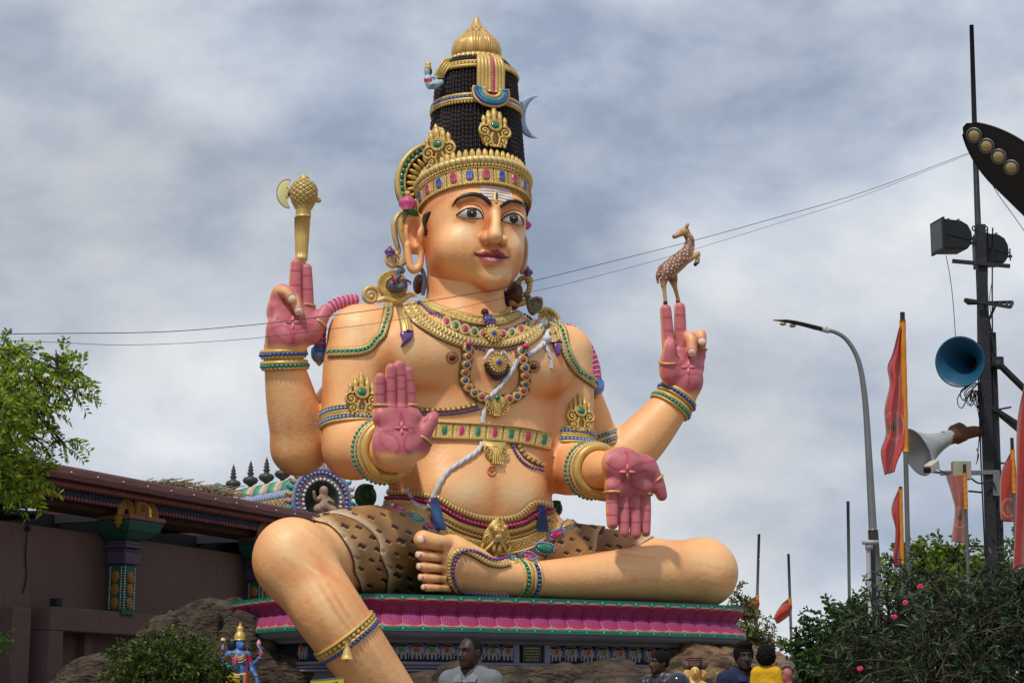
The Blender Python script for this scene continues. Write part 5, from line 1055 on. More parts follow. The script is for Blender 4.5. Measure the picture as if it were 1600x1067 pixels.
# far side of the head
r2 = fl_('ear_scroll', Z2([(778, 520), (788, 570), (785, 640), (775, 700), (770, 740)]), [2.5, 4, 4.5, 5, 5], M_GOLDP, STAT, .1); fl_('bead_row', Z2([(780, 525), (792, 580), (788, 650), (778, 705)]), 1.0, M_LBLUE, r2, -.02, True)
mb = MB(); scroll(mb, HP(*Z2([(803, 780)])[0], .05), HRR, 8 * hp1, 1.6, 2.5, -1, 2.3 * hp1); scroll(mb, HP(*Z2([(895, 985)])[0], .3), HRR, 14 * hp1, 1.8, 1.2, -1, 3.8 * hp1); mb.tube(spline([HP(x, y, .25) for x, y in Z2([(850, 950), (900, 935), (950, 960), (975, 1000)])], 16), 4 * hp1, 8)
c = HP(*Z2([(776, 810)])[0], -.0); mb.tube([c + (HF[0] * .75 * math.cos(a) - HF[1] * .5 * math.cos(a)) * 11 * hp1 + np.array([0, 0, 1]) * 14 * hp1 * math.sin(a) for a in np.arange(30) * 2 * math.pi / 30], 4.5 * hp1, 8, closed=True)
for a in np.arange(16) * 2 * math.pi / 16: mb.ball(c - HF[1] * 4 * hp1 + (HF[0] * .75 * math.cos(a) - HF[1] * .5 * math.cos(a)) * 11 * hp1 + np.array([0, 0, 1]) * 14 * hp1 * math.sin(a), 1.8 * hp1)
mb.tube(spline([HP(x, y, .1) for x, y in Z2([(700, 900), (760, 905), (820, 880), (860, 920)])], 14), 5 * hp1, 8); mb.build('scroll', M_GOLDP, r2)
mb = MB(); mb.ball(HP(*Z2([(722, 860)])[0], .25), (13 * hp1, .3, 24 * hp1), HF, 16, 10); mb.build('ear_ring', mat('copper_paint', col=tuple(np.array(srgb(98, 60, 44))), rough=.45), r2)
mb = MB(); mb.tube(spline([HP(x, y, .3) for x, y in Z2([(652, 820), (668, 870), (690, 930)])], 12), [5 * hp1] * 12, 8); mb.build('hair_lock', M_BLACK, STAT)
# cobra rising from the shoulder
M_COB = mat('cobra_paint', col=tuple(np.array(srgb(104, 92, 70))), rough=.4, bump=.4, bscale=18, kind='voronoi')
cb = fl_('cobra', Z2([(820, 955), (808, 920), (800, 880), (795, 860), (800, 850)]), [4.5, 4.5, 4.5, 4, 3.5], M_COB, STAT, -.35)
f = Field((-.5, -.5, -.5), (.5, .5, .5), .014, HF, HP(*Z2([(845, 910)])[0], -.3)); c0 = HP(*Z2([(845, 910)])[0], -.3)
f.ell(c0, (11 * hp1, .075, 14 * hp1), .03, R=np.array([HF[0] * .86 - np.array([0, 0, .5]), HF[1], np.array([0, 0, .86]) + HF[0] * .5])); f.chain([(HP(*Z2([(800, 865)])[0], -.35), .05), (HP(*Z2([(788, 858)])[0], -.42), .04)], .03)
f.chain([(HP(*Z2([(868, 882)])[0], -.34), .05), (HP(*Z2([(860, 875)])[0], -.46), .03)], .03); f.chain([(HP(*Z2([(826, 955)])[0], -.3), .055), (HP(*Z2([(845, 910)])[0], -.3), .05)], .05); V, Q = f.mesh(1); mk('hood', V, Q, M_COB, cb)
# ---------------------------------------------------------------- scalloped shoulder garlands
def garland(path, rp, bell, d, nseg):
    P = spline(np.array([S(x, y, d) for x, y in path]), nseg + 1); mb = MB(); M2 = mat('garland_white', col=tuple(np.array(srgb(212, 170, 190))), rough=.45); r = rp * mpp(P[0]); root = None
    for k in range(nseg):
        a, b = P[k], P[k + 1]; mb.tube(np.array([a + (b - a) * t for t in (0, .25, .7, 1.0)]), [r * .78, r * .95, r * 1.02, r * .9], 14)
    g = mb.build('garland', M_PKP, STAT); mb = MB()
    for k in range(nseg):
        a, b = P[k], P[k + 1]; t = (b - a) / np.linalg.norm(b - a); u = np.cross(t, SF[1]); u /= np.linalg.norm(u); w = np.cross(t, u)
        mb.tube(np.array([b + (u * math.cos(q) + w * math.sin(q)) * r * .98 for q in np.arange(16) * 2 * math.pi / 16]), r * .12, 5, closed=True)
    mb.build('white_rim', M2, g); c = S(*bell, d); s = mpp(c); mb = MB(); mb.lathe(c, [(9 * s, 14 * s), (13 * s, 10 * s), (13.5 * s, 2 * s)], 28, mod=lambda a, t: 1 + .06 * np.sin(a * 14)); o = mb.build('bell_cap', mat('blue_bell_paint', col=tuple(np.array(srgb(70, 110, 176))), rough=.4), g)
    mb = MB(); mb.lathe(c, [(12.5 * s, 4 * s), (13.5 * s, 1 * s), (12.5 * s, -4 * s), (8 * s, -10 * s), (4 * s, -11 * s)], 28, mod=lambda a, t: 1 + .05 * np.sin(a * 14)); mb.build('bell_rim', M_LBLUE, o); mb = MB(); mb.lathe(c, [(6 * s, -9 * s), (5 * s, -13 * s), (1 * s, -17 * s)], 16); mb.build('bell_tip', MATS['yellow_paint'], o)
garland([(558, 468), (542, 470), (524, 476), (510, 487), (502, 502), (500, 520), (500, 545)], 9.5, (499, 555), .35, 16); garland([(884, 512), (900, 520), (914, 535), (924, 555), (930, 575), (932, 595)], 8.5, (931, 606), .35, 13)
# rolled green cloth at the hips
def rosette(px, py, r, d, name='cloth_rosette'):
    c = S(px, py, d); s = mpp(c); mb = MB(); mb.ball(c, (r * s * .95, r * s * .5, r * s), SF, 20, 14); o = mb.build(name, mat('green_cloth_paint', col=tuple(np.array(srgb(30, 84, 44))), rough=.4, var=.4, vscale=2), STAT)
    for k in range(3):
        mb = MB(); P = spiral_pts(c - SF[1] * r * s * (.38 + .06 * k), np.array([SF[0], [0, 0, 1.0], -SF[1]]), r * s * (.82 - .2 * k), .9, 1.0 + k * 2.1, 1, 24, .75); mb.tube(P, np.linspace(.16, .05, 24) * r * s, 7); mb.build('fold', MATS['green_cloth_paint'], o)
rosette(571, 775, 20, .6); rosette(556, 801, 12, .3); rosette(868, 794, 13, .5)
# ---------------------------------------------------------------- little goddess at the crown
f = Field((-.45, -.45, -.75), (.6, .45, .65), .016, HF, H(678, 118, -.25)); LG = lambda x, y, d=0: H(x, y, -.25 + d); q = mpp(LG(676, 118))
Z10 = lambda x, y: (640 + x / 10.675, 60 + y / 10.675)
f.ell(LG(*Z10(295, 560)), (4.6 * q, 4.6 * q, 6 * q), .03); f.ell(LG(*Z10(262, 590)), (1.6 * q, 1.6 * q, 1.5 * q), .03); f.chain([(LG(*Z10(310, 610)), 2.2 * q), (LG(*Z10(325, 660)), 4 * q)], .03); f.chain([(LG(*Z10(300, 690)), 5.5 * q), (LG(*Z10(350, 790)), 5.5 * q), (LG(*Z10(430, 790)), 5.5 * q)], .05)
f.chain([(LG(*Z10(400, 640)), 3 * q), (LG(*Z10(450, 740)), 2.6 * q), (LG(*Z10(360, 770), -.12), 2 * q)], .03); f.chain([(LG(*Z10(265, 680)), 2.6 * q), (LG(*Z10(300, 790)), 2.3 * q), (LG(*Z10(320, 840)), 2 * q)], .03); f.chain([(LG(*Z10(430, 780)), 5.5 * q), (LG(*Z10(520, 740)), 5 * q)], .04)
V, Q = f.mesh(1); px = topx(V); c = np.tile(np.array(srgb(156, 184, 204)), (len(V), 1)); m = (px[:, 1] > 60 + 670 / 10.675) & (px[:, 1] < 60 + 735 / 10.675) & (px[:, 0] < 640 + 370 / 10.675); c[m] = srgb(190, 70, 44); gd = mk('goddess_figurine', V, Q, mat('figurine_paint', attr=True, rough=.4), STAT, vcol=c)
mb = MB(); b = LG(*Z10(310, 520)); mb.lathe(b, [(4.6 * q, -1 * q), (5.4 * q, 0), (5.4 * q, 3 * q), (4.2 * q, 6 * q), (5 * q, 9 * q), (3 * q, 11.5 * q), (.8 * q, 13 * q)], 16); mb.build('tiara', M_GOLDP, gd); mb = MB(); mb.ball(LG(*Z10(345, 560), .1), (3 * q, 3.5 * q, 6 * q), HF, 10, 8); mb.build('hair', M_BLACK, gd)
for x in (-2, 2): mb = MB(); mb.ball(LG(*Z10(268 + x * 8, 545), -.17), .9 * q, nu=6, nv=5); mb.build('eye', M_BLACK, gd)
mb = MB()
for k in range(4): mb.tube(spline([H(706 - k * 1.5 + 0, 94 + k * 1.0, -.05), H(694 + k * 2.5, 95 + k * 3, -.25), H(686 + k * 3, 108 + k * 2, -.25), H(682 + k * 3, 122, -.2)], 14), 2.2 * q, 7)
mb.build('crown_ribbons', M_GOLDP, STAT)
# ---------------------------------------------------------------- battle axe held between the fingers
AXE = empty('battle_axe', S(473, 425, .2), 'golden ceremonial mace-axe with crescent blade held upright between two raised fingers', 'axe')
ac = S(474, 330, .18); as_ = mpp(ac)
def latt(A_, T_, R_):
    u = A_ * 11 / (2 * math.pi); v = T_ * 6.5; g = np.maximum(groove(u + v, .12), groove(u - v, .12)); dd = ((u + v) % 1 - .5) ** 2 + ((u - v) % 1 - .5) ** 2; m = (1 - sstep(dd, .02, .04))[..., None]; c = GOLD + (MAR - GOLD) * (g * .7)[..., None]; return .03 * (1 - g), c + (GREEN * .8 - c) * m
tip = np.array([2.0, 0, 0]); prf = lambda l: [(r * as_, h * as_) for r, h in l]
axh = clathe(prf([(11, 4), (13, 8), (17, 16), (19.5, 26), (19, 36), (15, 44), (9, 49), (6, 51)]), 70, 150, latt, 'mace_head', M_GOLD, AXE, c=ac)
mb = MB(); mb.lathe(ac, prf([(9, 50), (7, 52), (8, 54), (5, 56), (3, 59), (.5, 61)]), 24); mb.tube([ac + (np.array([math.cos(a), math.sin(a), 0]) * 20 + np.array([0, 0, 26])) * as_ for a in np.arange(40) * 2 * math.pi / 40], 1.8 * as_, 8, closed=True); mb.lathe(ac, prf([(11.5, -10), (12.5, -7), (11, -5), (12.5, -3), (11, 0), (13.5, 4), (14.5, 8), (12, 9)]), 32); mb.build('collar', M_GOLDP, axh)
mb = MB(); mb.lathe(S(471, 405, .2), prf([(9, 0), (9.4, 10), (10.5, 35), (11.8, 66)]), 72, mod=lambda a, t: 1 + .07 * np.abs(np.cos(a * 9))); mb.lathe(S(471, 405, .2), prf([(3, -16), (7, -4), (9.5, -1), (10, 1), (9, 3)]), 20); mb.build('handle', M_GOLDP, AXE)
mb = MB(); cc = ac + np.array([0, 0, 27]) * as_; dv = np.array([-math.cos(.25), -math.sin(.25), 0]); mb.lathe(cc + dv * 17 * as_, prf([(4.5, 0), (5.5, 2), (4.5, 4), (3.5, 8)]), 16, dv); bl = mb.build('blade_socket', mat('socket_paint', col=tuple(np.array(srgb(170, 84, 60))), rough=.4), AXE)
ol = [(23, 5), (27, 10), (25, 16), (21, 21), (28, 22), (36, 17), (41, 8), (42, -3), (39, -13), (32, -21), (22, -24), (25, -17), (27, -10), (23, -5)]; ol = spline(np.array(ol, float), 60, True); nrm = np.cross(dv, (0, 0, 1.0)); mb = MB(); c0 = ol.mean(0)
for sgn in (1, -1): mb.grid(np.array([[cc + (dv * x + np.array([0, 0, 1.0]) * y) * as_ + nrm * sgn * t * as_ for x, y in (c0 + (ol - c0) * q)] for q, t in ((1, 0), (.85, .9), (.5, 1.6), (.02, 1.8))]), closev=True, flip=sgn > 0)
b2 = mb.build('blade', mat('blade_paint', col=tuple(np.array(srgb(206, 196, 96))), rough=.35, var=.5, vscale=3, col2=(.7, .7, .65)), AXE); mb = MB(); mb.tube([cc + (dv * x + np.array([0, 0, 1.0]) * y) * as_ for x, y in ol], .8 * as_, 6, closed=True); mb.build('blade_edge', mat('edge_paint', col=tuple(np.array(srgb(150, 110, 116))), rough=.4), b2)
mb = MB(); mb.lathe(cc - dv * 18 * as_ - np.array([0, 0, 8]) * as_, prf([(5, -2), (3.5, 2), (4.5, 4), (3.8, 8), (1, 10)]), 16, -dv); mb.build('knob', M_GOLDP, AXE)
# ---------------------------------------------------------------- little spotted deer standing on the fingertips
DR = empty('deer_statuette', S(1050, 473, .1), 'small spotted deer rearing on two hind legs on top of raised fingertips', 'deer statue')
Z11 = lambda x, y: (900 + x / 3.557, 320 + y / 3.557)
D0 = .1; dc = S(1060, 410, D0); dq = mpp(dc); f = Field((-.55, -.25, -.90), (.55, .25, .78), .0105, SF, dc)
def dn(x, y, d, r): return (S(*Z11(x, y), D0 + d), r * dq)
f.chain([dn(500, 372, 0, 14), dn(530, 348, 0, 14), dn(570, 315, 0, 13.5), dn(608, 282, 0, 12)], .03); f.chain([dn(608, 285, 0, 11), dn(627, 240, 0, 8.8), dn(632, 195, 0, 7.0), dn(614, 160, 0, 6.0)], .04)
f.chain([dn(606, 148, 0, 7.0), dn(585, 155, 0, 6.0), dn(562, 169, 0, 4.2), dn(547, 177, 0, 3.6)], .02)
for s in (-1, 1):
    f.chain([dn(608, 135, s * .05, 2.0), dn(618, 115, s * .09, 2.9), dn(624, 98, s * .11, .8)], .01)
for x0, y0, x1, y1, x2, y2, x3, y3, dd in ((492, 390, 486, 440, 490, 470, 497, 530, -.05), (535, 400, 545, 440, 553, 470, 567, 518, .08)): f.chain([dn(x0, y0, dd, 8.5), dn(x1, y1, dd, 5), dn(x2, y2, dd, 3.4), dn(x3, y3 + 8, dd, 2.9)], .03); f.chain([dn(x3, y3 + 10, dd, 3.3), dn(x3, y3 + 22, dd, 3.6)], .005)
for x0, y0, x1, y1, x2, y2, dd in ((620, 305, 680, 272, 668, 322, -.08), (628, 300, 684, 268, 678, 312, .08)): f.chain([dn(x0, y0, dd, 6), dn((x0 + x1) / 2, (y0 + y1) / 2 + 2, dd, 4.6), dn(x1, y1, dd, 3.4), dn((x1 + x2) / 2 + 2, (y1 + y2) / 2, dd, 2.8), dn(x2, y2, dd, 2.8)], .02); f.chain([dn(x2, y2 + 3, dd, 3.0), dn(x2 - 5, y2 + 10, dd, 3.0)], .005)
f.chain([dn(478, 350, 0, 3), dn(460, 370, 0, 2.8), dn(452, 400, 0, 2.6), dn(456, 434, 0, 1.6)], .015); V, Q = f.mesh(1); P = topx(V); Nn = normals(V, Q); br = np.array(srgb(126, 86, 66)); tn = np.array(srgb(186, 150, 104)); c = np.tile(br, (len(V), 1))
L_ = [Z11(*q) for q in ((540, 400), (580, 365), (622, 325), (640, 300))]; m = np.exp(-(pldist(P, L_) / 3.4) ** 2); m = np.maximum(m, sstep(P[:, 1], 436, 446)); m = np.maximum(m, 1 - sstep(P[:, 1], 366, 374)); m = np.maximum(m, sstep(P[:, 0], 1079, 1083) * (P[:, 1] > 385)); c += (tn - c) * m[:, None]
loc_ = (V - dc) @ SF.T; rg = np.random.default_rng(3)
pts = V[rg.choice(len(V), 2500, replace=False)]; keep = []
for p in pts:
    y = topx(p)[0]; 
    if 372 < y[1] < 434 and pldist(np.array([y]), L_)[0] > 4.5 and y[0] < 1078 and all(np.linalg.norm(p - k) > .062 for k in keep): keep.append(p)
for k in keep: c[np.linalg.norm(V - k, axis=1) < .0155] = srgb(224, 206, 190)
c[P[:, 1] > 470.5] = srgb(34, 28, 28); c[(P[:, 0] < 1053.2) & (P[:, 1] < 375)] = srgb(120, 84, 74); c[(P[:, 0] > 1082) & (P[:, 1] > 409.5)] = srgb(34, 28, 28); db = mk('body', V, Q, mat('deer_paint', attr=True, rough=.5), DR, vcol=c)
for s in (-1, 1): mb = MB(); mb.ball(dn(585, 148, s * .055, 1)[0], 1.2 * dq, None, 8, 6); mb.build('eye', M_BLACK, DR)
# ================================================================ PLATFORM
from mathutils import noise as mn
PZ = PED_TOP; PC = S(770, 930, .35); PC = np.array([PC[0], PC[1], 0.0]); PA, PB, PE = 4.52, 2.42, 4.2
def sup(th, a, b, e):
    c, s = np.cos(th), np.sin(th); x = np.sign(c) * np.abs(c) ** (2 / e) * a; y = np.sign(s) * np.abs(s) ** (2 / e) * b; return x, y
def footprint(n_front, n_back, dx=0.0, e=PE):
    th = np.linspace(0, 2 * math.pi, 20001); x, y = sup(th, PA + dx, PB + dx, e); P = np.stack([x, y], 1); L = np.concatenate([[0], np.cumsum(np.linalg.norm(np.diff(P, axis=0), axis=1))])
    w = np.where((np.interp(L, L, y)[:] < 0.3), 1.0, n_back / n_front); cw = np.concatenate([[0], np.cumsum(.5 * (w[1:] + w[:-1]) * np.diff(L))]); t = np.linspace(0, cw[-1], n_front + n_back + 1)[:-1]; l = np.interp(t, cw, L)
    return np.stack([np.interp(l, L, x), np.interp(l, L, y)], 1), l, L[-1]
def sweep(name, rows, n_front, fun, m, parent, loc=None, cap=True):
    """rows: (outset, z); fun(arc length, row fraction, total) -> (push, colour)"""
    P, l, LT = footprint(n_front, 120); T = np.roll(P, -1, 0) - np.roll(P, 1, 0); T /= np.linalg.norm(T, axis=1)[:, None]; Nn = np.stack([T[:, 1], -T[:, 0]], 1)
    rows = np.array(rows, float); ll, tt = np.meshgrid(l, np.arange(len(rows)) / (len(rows) - 1), indexing='xy'); d, C = fun(ll, tt, LT); o = rows[:, 0][:, None] + d
    X = P[None, :, 0] + Nn[None, :, 0] * o; Y = P[None, :, 1] + Nn[None, :, 1] * o; G = PC + X[..., None] * SF[0] + Y[..., None] * SF[1] + rows[:, 1][:, None, None] * np.array([0, 0, 1.0])
    mb = MB(); mb.grid(G[::-1], closev=True); n = G.shape[1]; k = len(rows)
    if cap: mb.F += [tuple(range(n))[::-1], tuple((k - 1) * n + i for i in range(n))]; mb.M += [0, 0]
    return mb.build(name, m, parent, vcol=C[::-1].reshape(-1, 3))
PED = empty('lotus_platform', (PC[0], PC[1], .9), 'wide magenta and green lotus petal platform with grey elephant frieze under the giant seated statue', 'platform')
M_PED = mat('platform_paint', attr=True, rough=.5, var=.25, vscale=2.2, bump=.12, bscale=18)
TEAL = np.array(srgb(22, 108, 92)); MAG = np.array(srgb(150, 46, 102)); MAGD = np.array(srgb(84, 20, 56)); REDP = np.array(srgb(176, 40, 66)); CREAM = np.array(srgb(196, 186, 150)); LIL = np.array(srgb(170, 88, 146))
def lotus(ll, tt, LT):
    n = round(LT / .34); per = LT / n; ph = (ll / per) % 1 - .5; ds = np.abs(ph) * 2; H = .58; z = tt * H           # z = metres below the top
    C = np.zeros(ll.shape + (3,)) + TEAL; d = np.zeros(ll.shape)
    sc = .115 + .055 * (1 - np.sqrt(np.clip(1 - ds ** 2, 0, 1)) * 1.0) - .0 * ds; sc = .115 - .045 * np.sqrt(np.clip(1 - ds ** 2, 0, 1)); s2 = H - .115 + .045 * np.sqrt(np.clip(1 - ds ** 2, 0, 1)); mid = .30
    up = (z > sc) & (z < mid); lo = (z >= mid) & (z < s2)
    for msk, yy, span, edge in ((up, z - sc, mid - .07, 0), (lo, s2 - z, H - mid - .07, 1)):
        r = np.sqrt((ds * 1.0) ** 2 + ((yy - .0) / span * 1.0 - .0) ** 2); r = np.sqrt(ds ** 2 * .8 + (1 - np.clip(yy / span, 0, 1)) ** 2 * .6)
        q = ds * (1.15 - .4 * yy / span) + .35 * (yy / span) ** 2; g = groove(q * 4.6 + .5 * np.sin(yy * 9), .17); ctr = (1 - sstep(ds, .05, .12)) * ((yy / span) > .15); crl = groove(yy / .045 + ph * 2, .2) * (1 - sstep(ds, .12, .2)) * (yy > .05)
        c = MAG + (LIL - MAG) * (np.clip(yy / span, 0, 1) * .6 * (1 - ds))[..., None]; c = c + (REDP - c) * (np.exp(-yy / .06) * .85)[..., None]; c = c + (MAGD - c) * (np.maximum(g, crl * .8) * .95)[..., None]
        ln = (1 - sstep(yy, .012, .022)) ; c = c + (np.array(srgb(214, 130, 120)) - c) * (ln * .8)[..., None]; C[msk] = c[msk]; dd = .03 * np.sqrt(np.clip(1 - ds ** 2, 0, 1)) - .012 * g - .02; d[msk] = dd[msk]
    e1 = np.exp(-((z - sc + .012) / .008) ** 2) + np.exp(-((s2 + .012 - z) / .008) ** 2); e1 *= ((z < .15) | (z > H - .15)); C = C + (np.array(srgb(150, 170, 140)) - C) * np.clip(e1, 0, 1)[..., None] * .7
    dr = ((np.abs(ph) > .46) & (z > .03) & (z < .065)) | ((np.abs(ph) > .46) & (z < H - .03) & (z > H - .065)); C[dr] = srgb(150, 190, 180); return d, C
zt = PZ; prow = []
for k in range(86):
    z = k / 85 * .58; o = 0.0
    if z < .07: o = .0
    elif z < .30: t = (z - .07) / .23; o = -.14 * (t ** 1.3)
    elif z < .51: t = (z - .30) / .21; o = -.14 + .18 * t ** .8
    else: o = .04
    prow.append((o, zt - z))
lot = sweep('lotus_petals', prow, 1500, lotus, M_PED, PED)
GR = np.array(srgb(128, 130, 146)); GRD = np.array(srgb(52, 54, 70)); GRL = np.array(srgb(168, 170, 184))
def mold(ll, tt, LT):
    g = groove(ll / .07, .2) * ((tt > .25) & (tt < .40)); g = np.maximum(g, groove(ll / .11 + tt * 3, .15) * ((tt > .5) & (tt < .7)) * .8); c = GR + (GRD - GR) * (g * .7)[..., None]; ed = groove(tt * 5, .06); return -.012 * g, c + (GRL - c) * (ed * .4)[..., None]
z0 = zt - .58; mrow = [(.06, z0), (-.02, z0 - .001)] + [(-.03, z0 - .03), (-.03, z0 - .05), (-.06, z0 - .055), (-.06, z0 - .08), (-.1, z0 - .085)] + [(-.1 - .16 * math.sin(t * math.pi / 2), z0 - .09 - .06 * t) for t in np.linspace(0, 1, 10)] + [(-.30, z0 - .155), (-.30, z0 - .17), (-.36, z0 - .175)]
sweep('upper_moulding', mrow, 900, mold, M_PED, PED)
zf = z0 - .175; FRH = .30
def frz(ll, tt, LT): return 0 * ll, np.zeros(ll.shape + (3,)) + np.array(srgb(38, 42, 62))
frieze = sweep('frieze', [(-.40, zf), (-.40, zf - FRH)], 300, frz, M_PED, PED)
zb = zf - FRH; sweep('lower_moulding', [(-.38, zb), (-.30, zb - .005), (-.30, zb - .05), (-.34, zb - .055)] + [(-.34 + .06 * math.sin(t * math.pi), zb - .06 - .06 * t) for t in np.linspace(0, 1, 10)] + [(-.34, zb - .125), (-.28, zb - .13), (-.28, zb - .16), (-.42, zb - .165), (-.42, zb - .9)], 900, mold, M_PED, PED)
# frieze posts, elephants and plaque: placed along the wall
FP, Fl, FLT = footprint(3000, 200, -.40); FW_ = PC + FP[:, 0][:, None] * SF[0] + FP[:, 1][:, None] * SF[1]
FPX_ = topx(FW_ + np.array([0, 0, zf - FRH / 2])); vis = np.where(FP[:, 1] < -1.0)[0]
def onwall(xpix):
    i = vis[np.argmin(np.abs(FPX_[vis, 0] - xpix))]; t = FW_[(i + 3) % len(FW_)] - FW_[i - 3]; t /= np.linalg.norm(t)
    if t @ SF[0] < 0: t = -t
    return FW_[i], t, np.cross(t, (0, 0, 1.0))
EO = [(-.47, -.10), (-.46, .12), (-.38, .27), (-.2, .34), (.0, .31), (.12, .26), (.2, .33), (.33, .31), (.42, .18), (.44, .0), (.45, -.2), (.40, -.38), (.34, -.38), (.36, -.2), (.34, -.03), (.26, -.1), (.26, -.42), (.14, -.42), (.12, -.2), (.02, -.14), (.0, -.42), (-.12, -.42), (-.14, -.14), (-.24, -.12), (-.26, -.42), (-.38, -.42), (-.40, -.2)]
ESAD = [(-.2, .35), (.02, .33), (.04, .1), (-.08, .0), (-.2, .1)]; EEAR = [(.1, .22), (.2, .26), (.24, .1), (.17, -.02), (.1, .08)]
M_EL = mat('elephant_grey_paint', col=tuple(np.array(srgb(150, 146, 150))), rough=.55, var=.4, vscale=6); M_SR = mat('saddle_red', col=tuple(np.array(srgb(170, 40, 44))), rough=.5); M_SG = mat('saddle_green', col=tuple(np.array(srgb(24, 120, 74))), rough=.5); M_SY = mat('saddle_trim', col=tuple(np.array(srgb(176, 160, 70))), rough=.5)
M_NV = mat('frieze_arch_dark', col=tuple(np.array(srgb(24, 28, 44))), rough=.6); M_GR = mat('frieze_grey', col=tuple(GR), rough=.55, var=.3, vscale=8)
def reliefs(x0, x1, n, flip, gapx=()):
    for k in range(n):
        x = x0 + (x1 - x0) * k / max(1, n - 1)
        if any(a < x < b for a, b in gapx): continue
        c, t, nn = onwall(x); s = .28; up = np.array([0, 0, 1.0]); f_ = -1 if flip else 1; base = c + up * (zf - FRH / 2 + .005) - nn * 0
        A = lambda u, v, w=0: base + t * u * s * f_ + up * v * s + nn * w
        mb = MB(); P = [A(u, v, .0) for u, v in EO]; P = P[::-1] if f_ > 0 else P; mb.prism(P, nn * .035); e = mb.build('elephant_relief', M_EL, frieze, smooth=False, bevel=.006)
        mb = MB(); P = [A(u, v, .036) for u, v in ESAD]; mb.prism(P, nn * .012); sd = mb.build('saddle_cloth', M_SY, e, smooth=False) if False else mb.build('saddle_cloth', M_SR if k % 2 == 0 else M_SG, e, smooth=False)
        mb = MB(); mb.tube([A(u, v, .042) for u, v in ((-.23, .33), (-.24, .08), (-.08, -.05), (.07, .08), (.05, .32))], .008, 5); mb.build('saddle_trim', M_SY, e)
        mb = MB(); mb.prism([A(u, v, .036) for u, v in EEAR], nn * .018); mb.build('ear', M_EL, e, smooth=False)
        mb = MB(); mb.tube(spline([A(u, v, .012) for u, v in ((-.53, -.2), (-.5, .22), (-.3, .43), (.0, .46), (.3, .44), (.5, .25), (.53, -.2))], 16), .010, 5); mb.build('arch', M_GR, e)
reliefs(604, 794, 9, False); reliefs(866, 1040, 8, True); reliefs(470, 580, 5, False)
for x in (799, 804, 809, 848, 853, 858): pass
for x, w in ((805, .11), (853, .11)):
    c, t, nn = onwall(x); mb = MB(); mb.box(c + np.array([0, 0, zf - FRH / 2]) + nn * .025, (w, .06, FRH), np.array([t, nn, [0, 0, 1.0]])); mb.build('frieze_post', M_GR, frieze, smooth=False, bevel=.01)
c, t, nn = onwall(829); mb = MB(); RP = np.array([t, nn, [0, 0, 1.0]]); mb.box(c + np.array([0, 0, zf - FRH / 2]) + nn * .02, (.36, .05, FRH * .93), RP); plq = mb.build('plaque', mat('plaque_dark', col=(.012, .016, .008), rough=.35), frieze, smooth=False)
mb = MB()
rg = np.random.default_rng(5)
for r_, (a, b) in enumerate(((-.15, .15), (-.15, .15), (-.15, .14), (-.12, .11), (-.11, .11))):
    u = a
    while u < b:
        w = rg.uniform(.006, .014); hh = .028 if r_ == 0 and -.05 < u < .1 else .018; mb.box(c + t * (u + w / 2) + np.array([0, 0, zf - FRH / 2 + .095 - .047 * r_]) + nn * .047, (w, .005, hh * rg.uniform(.7, 1)), RP); u += w + (.004 if rg.random() > .2 else .014)
mb.build('lettering', mat('plaque_yellow', col=tuple(np.array(srgb(170, 160, 90))), rough=.5), plq, smooth=False)
# ================================================================ GROUND AND ROCKS
def gz(Y): return np.clip(Y, -20, 30) * .03
ys = [-60, -20, 0, 5, 10, 15, 20, 25, 30, 60, 200, 1500]; mb = MB(); G = np.array([[(x, y, gz(y)) for y in ys] for x in (-1500, -60, -20, 0, 20, 60, 1500)], float); mb.grid(G)
tag(mb.build('ground', mat('paving_dust', col=(.20, .165, .12), rough=.95, var=.5, vscale=.6, bump=.3, bscale=6), None), None, None, None, 'structure')
def rock(name, c, r, seed, label, parent=None, col=None, freq=1.0, amp=.32, n=150, flat=.5, e=.75, tilt=0):
    th = np.linspace(0, math.pi, n // 2 + 1); ph = np.arange(n) * 2 * math.pi / n; V = []; c = np.asarray(c, float); r = np.asarray(r, float); off = Vector((seed * 7.3, seed * 3.1, seed * 1.7))
    rg = np.random.default_rng(seed * 13 + 5); PL = rg.normal(size=(46, 3)); PL /= np.linalg.norm(PL, axis=1)[:, None]; HH = rg.uniform(.66, 1.0, 46); rs = r / r.mean()
    for t in th:
        for p in ph:
            d = np.array([math.sin(t) * math.cos(p), math.sin(t) * math.sin(p), math.cos(t)]); dt = PL @ d; s0 = np.min(np.where(dt > .05, HH / np.maximum(dt, .05), 9)); v = Vector(d * r * s0); w = v * .9 * freq + off
            cr = mn.voronoi(w * 1.3)[0]; k = min(cr[1] - cr[0], .25); st = abs(mn.noise(Vector((w.x * .7, w.y * .7, w.z * 4.5)))); q2 = mn.noise(w * 3.2) * .5 + mn.noise(w * 8) * .25 + mn.noise(w * 17) * .14
            s = s0 * (1 + amp * (k * 1.5 - .35 * st + .22 * q2 - .15)); V.append(c + r * d * s)
    V = np.array(V).reshape(len(th), n, 3)
    if tilt: V[..., 2] += (V[..., 0] - c[0]) * tilt
    mb = MB(); mb.grid(V, closev=True, flip=True); o = mb.build(name, mat('brown_rock' if seed not in (7, 8) else 'tan_rock', col=tuple(np.array(srgb(88, 74, 60)) if seed not in (7, 8) else np.array(srgb(136, 108, 78))), rough=.9, var=.9, vscale=2.6, bump=1.0, bscale=9, col2=tuple(np.array(srgb(34, 29, 25))), thr=(.40, .62), stretch=(1, 1, 2.2), detail=10), parent, smooth=True); 
    return tag(o, label, 'rock', 'boulders heaped around the lotus platform')
def rk(px, py, Y, rx, ry, rz, seed, label, **k): p = at(px, py, Y); return rock('boulder', p, (rx, ry, rz), seed, label, **k)
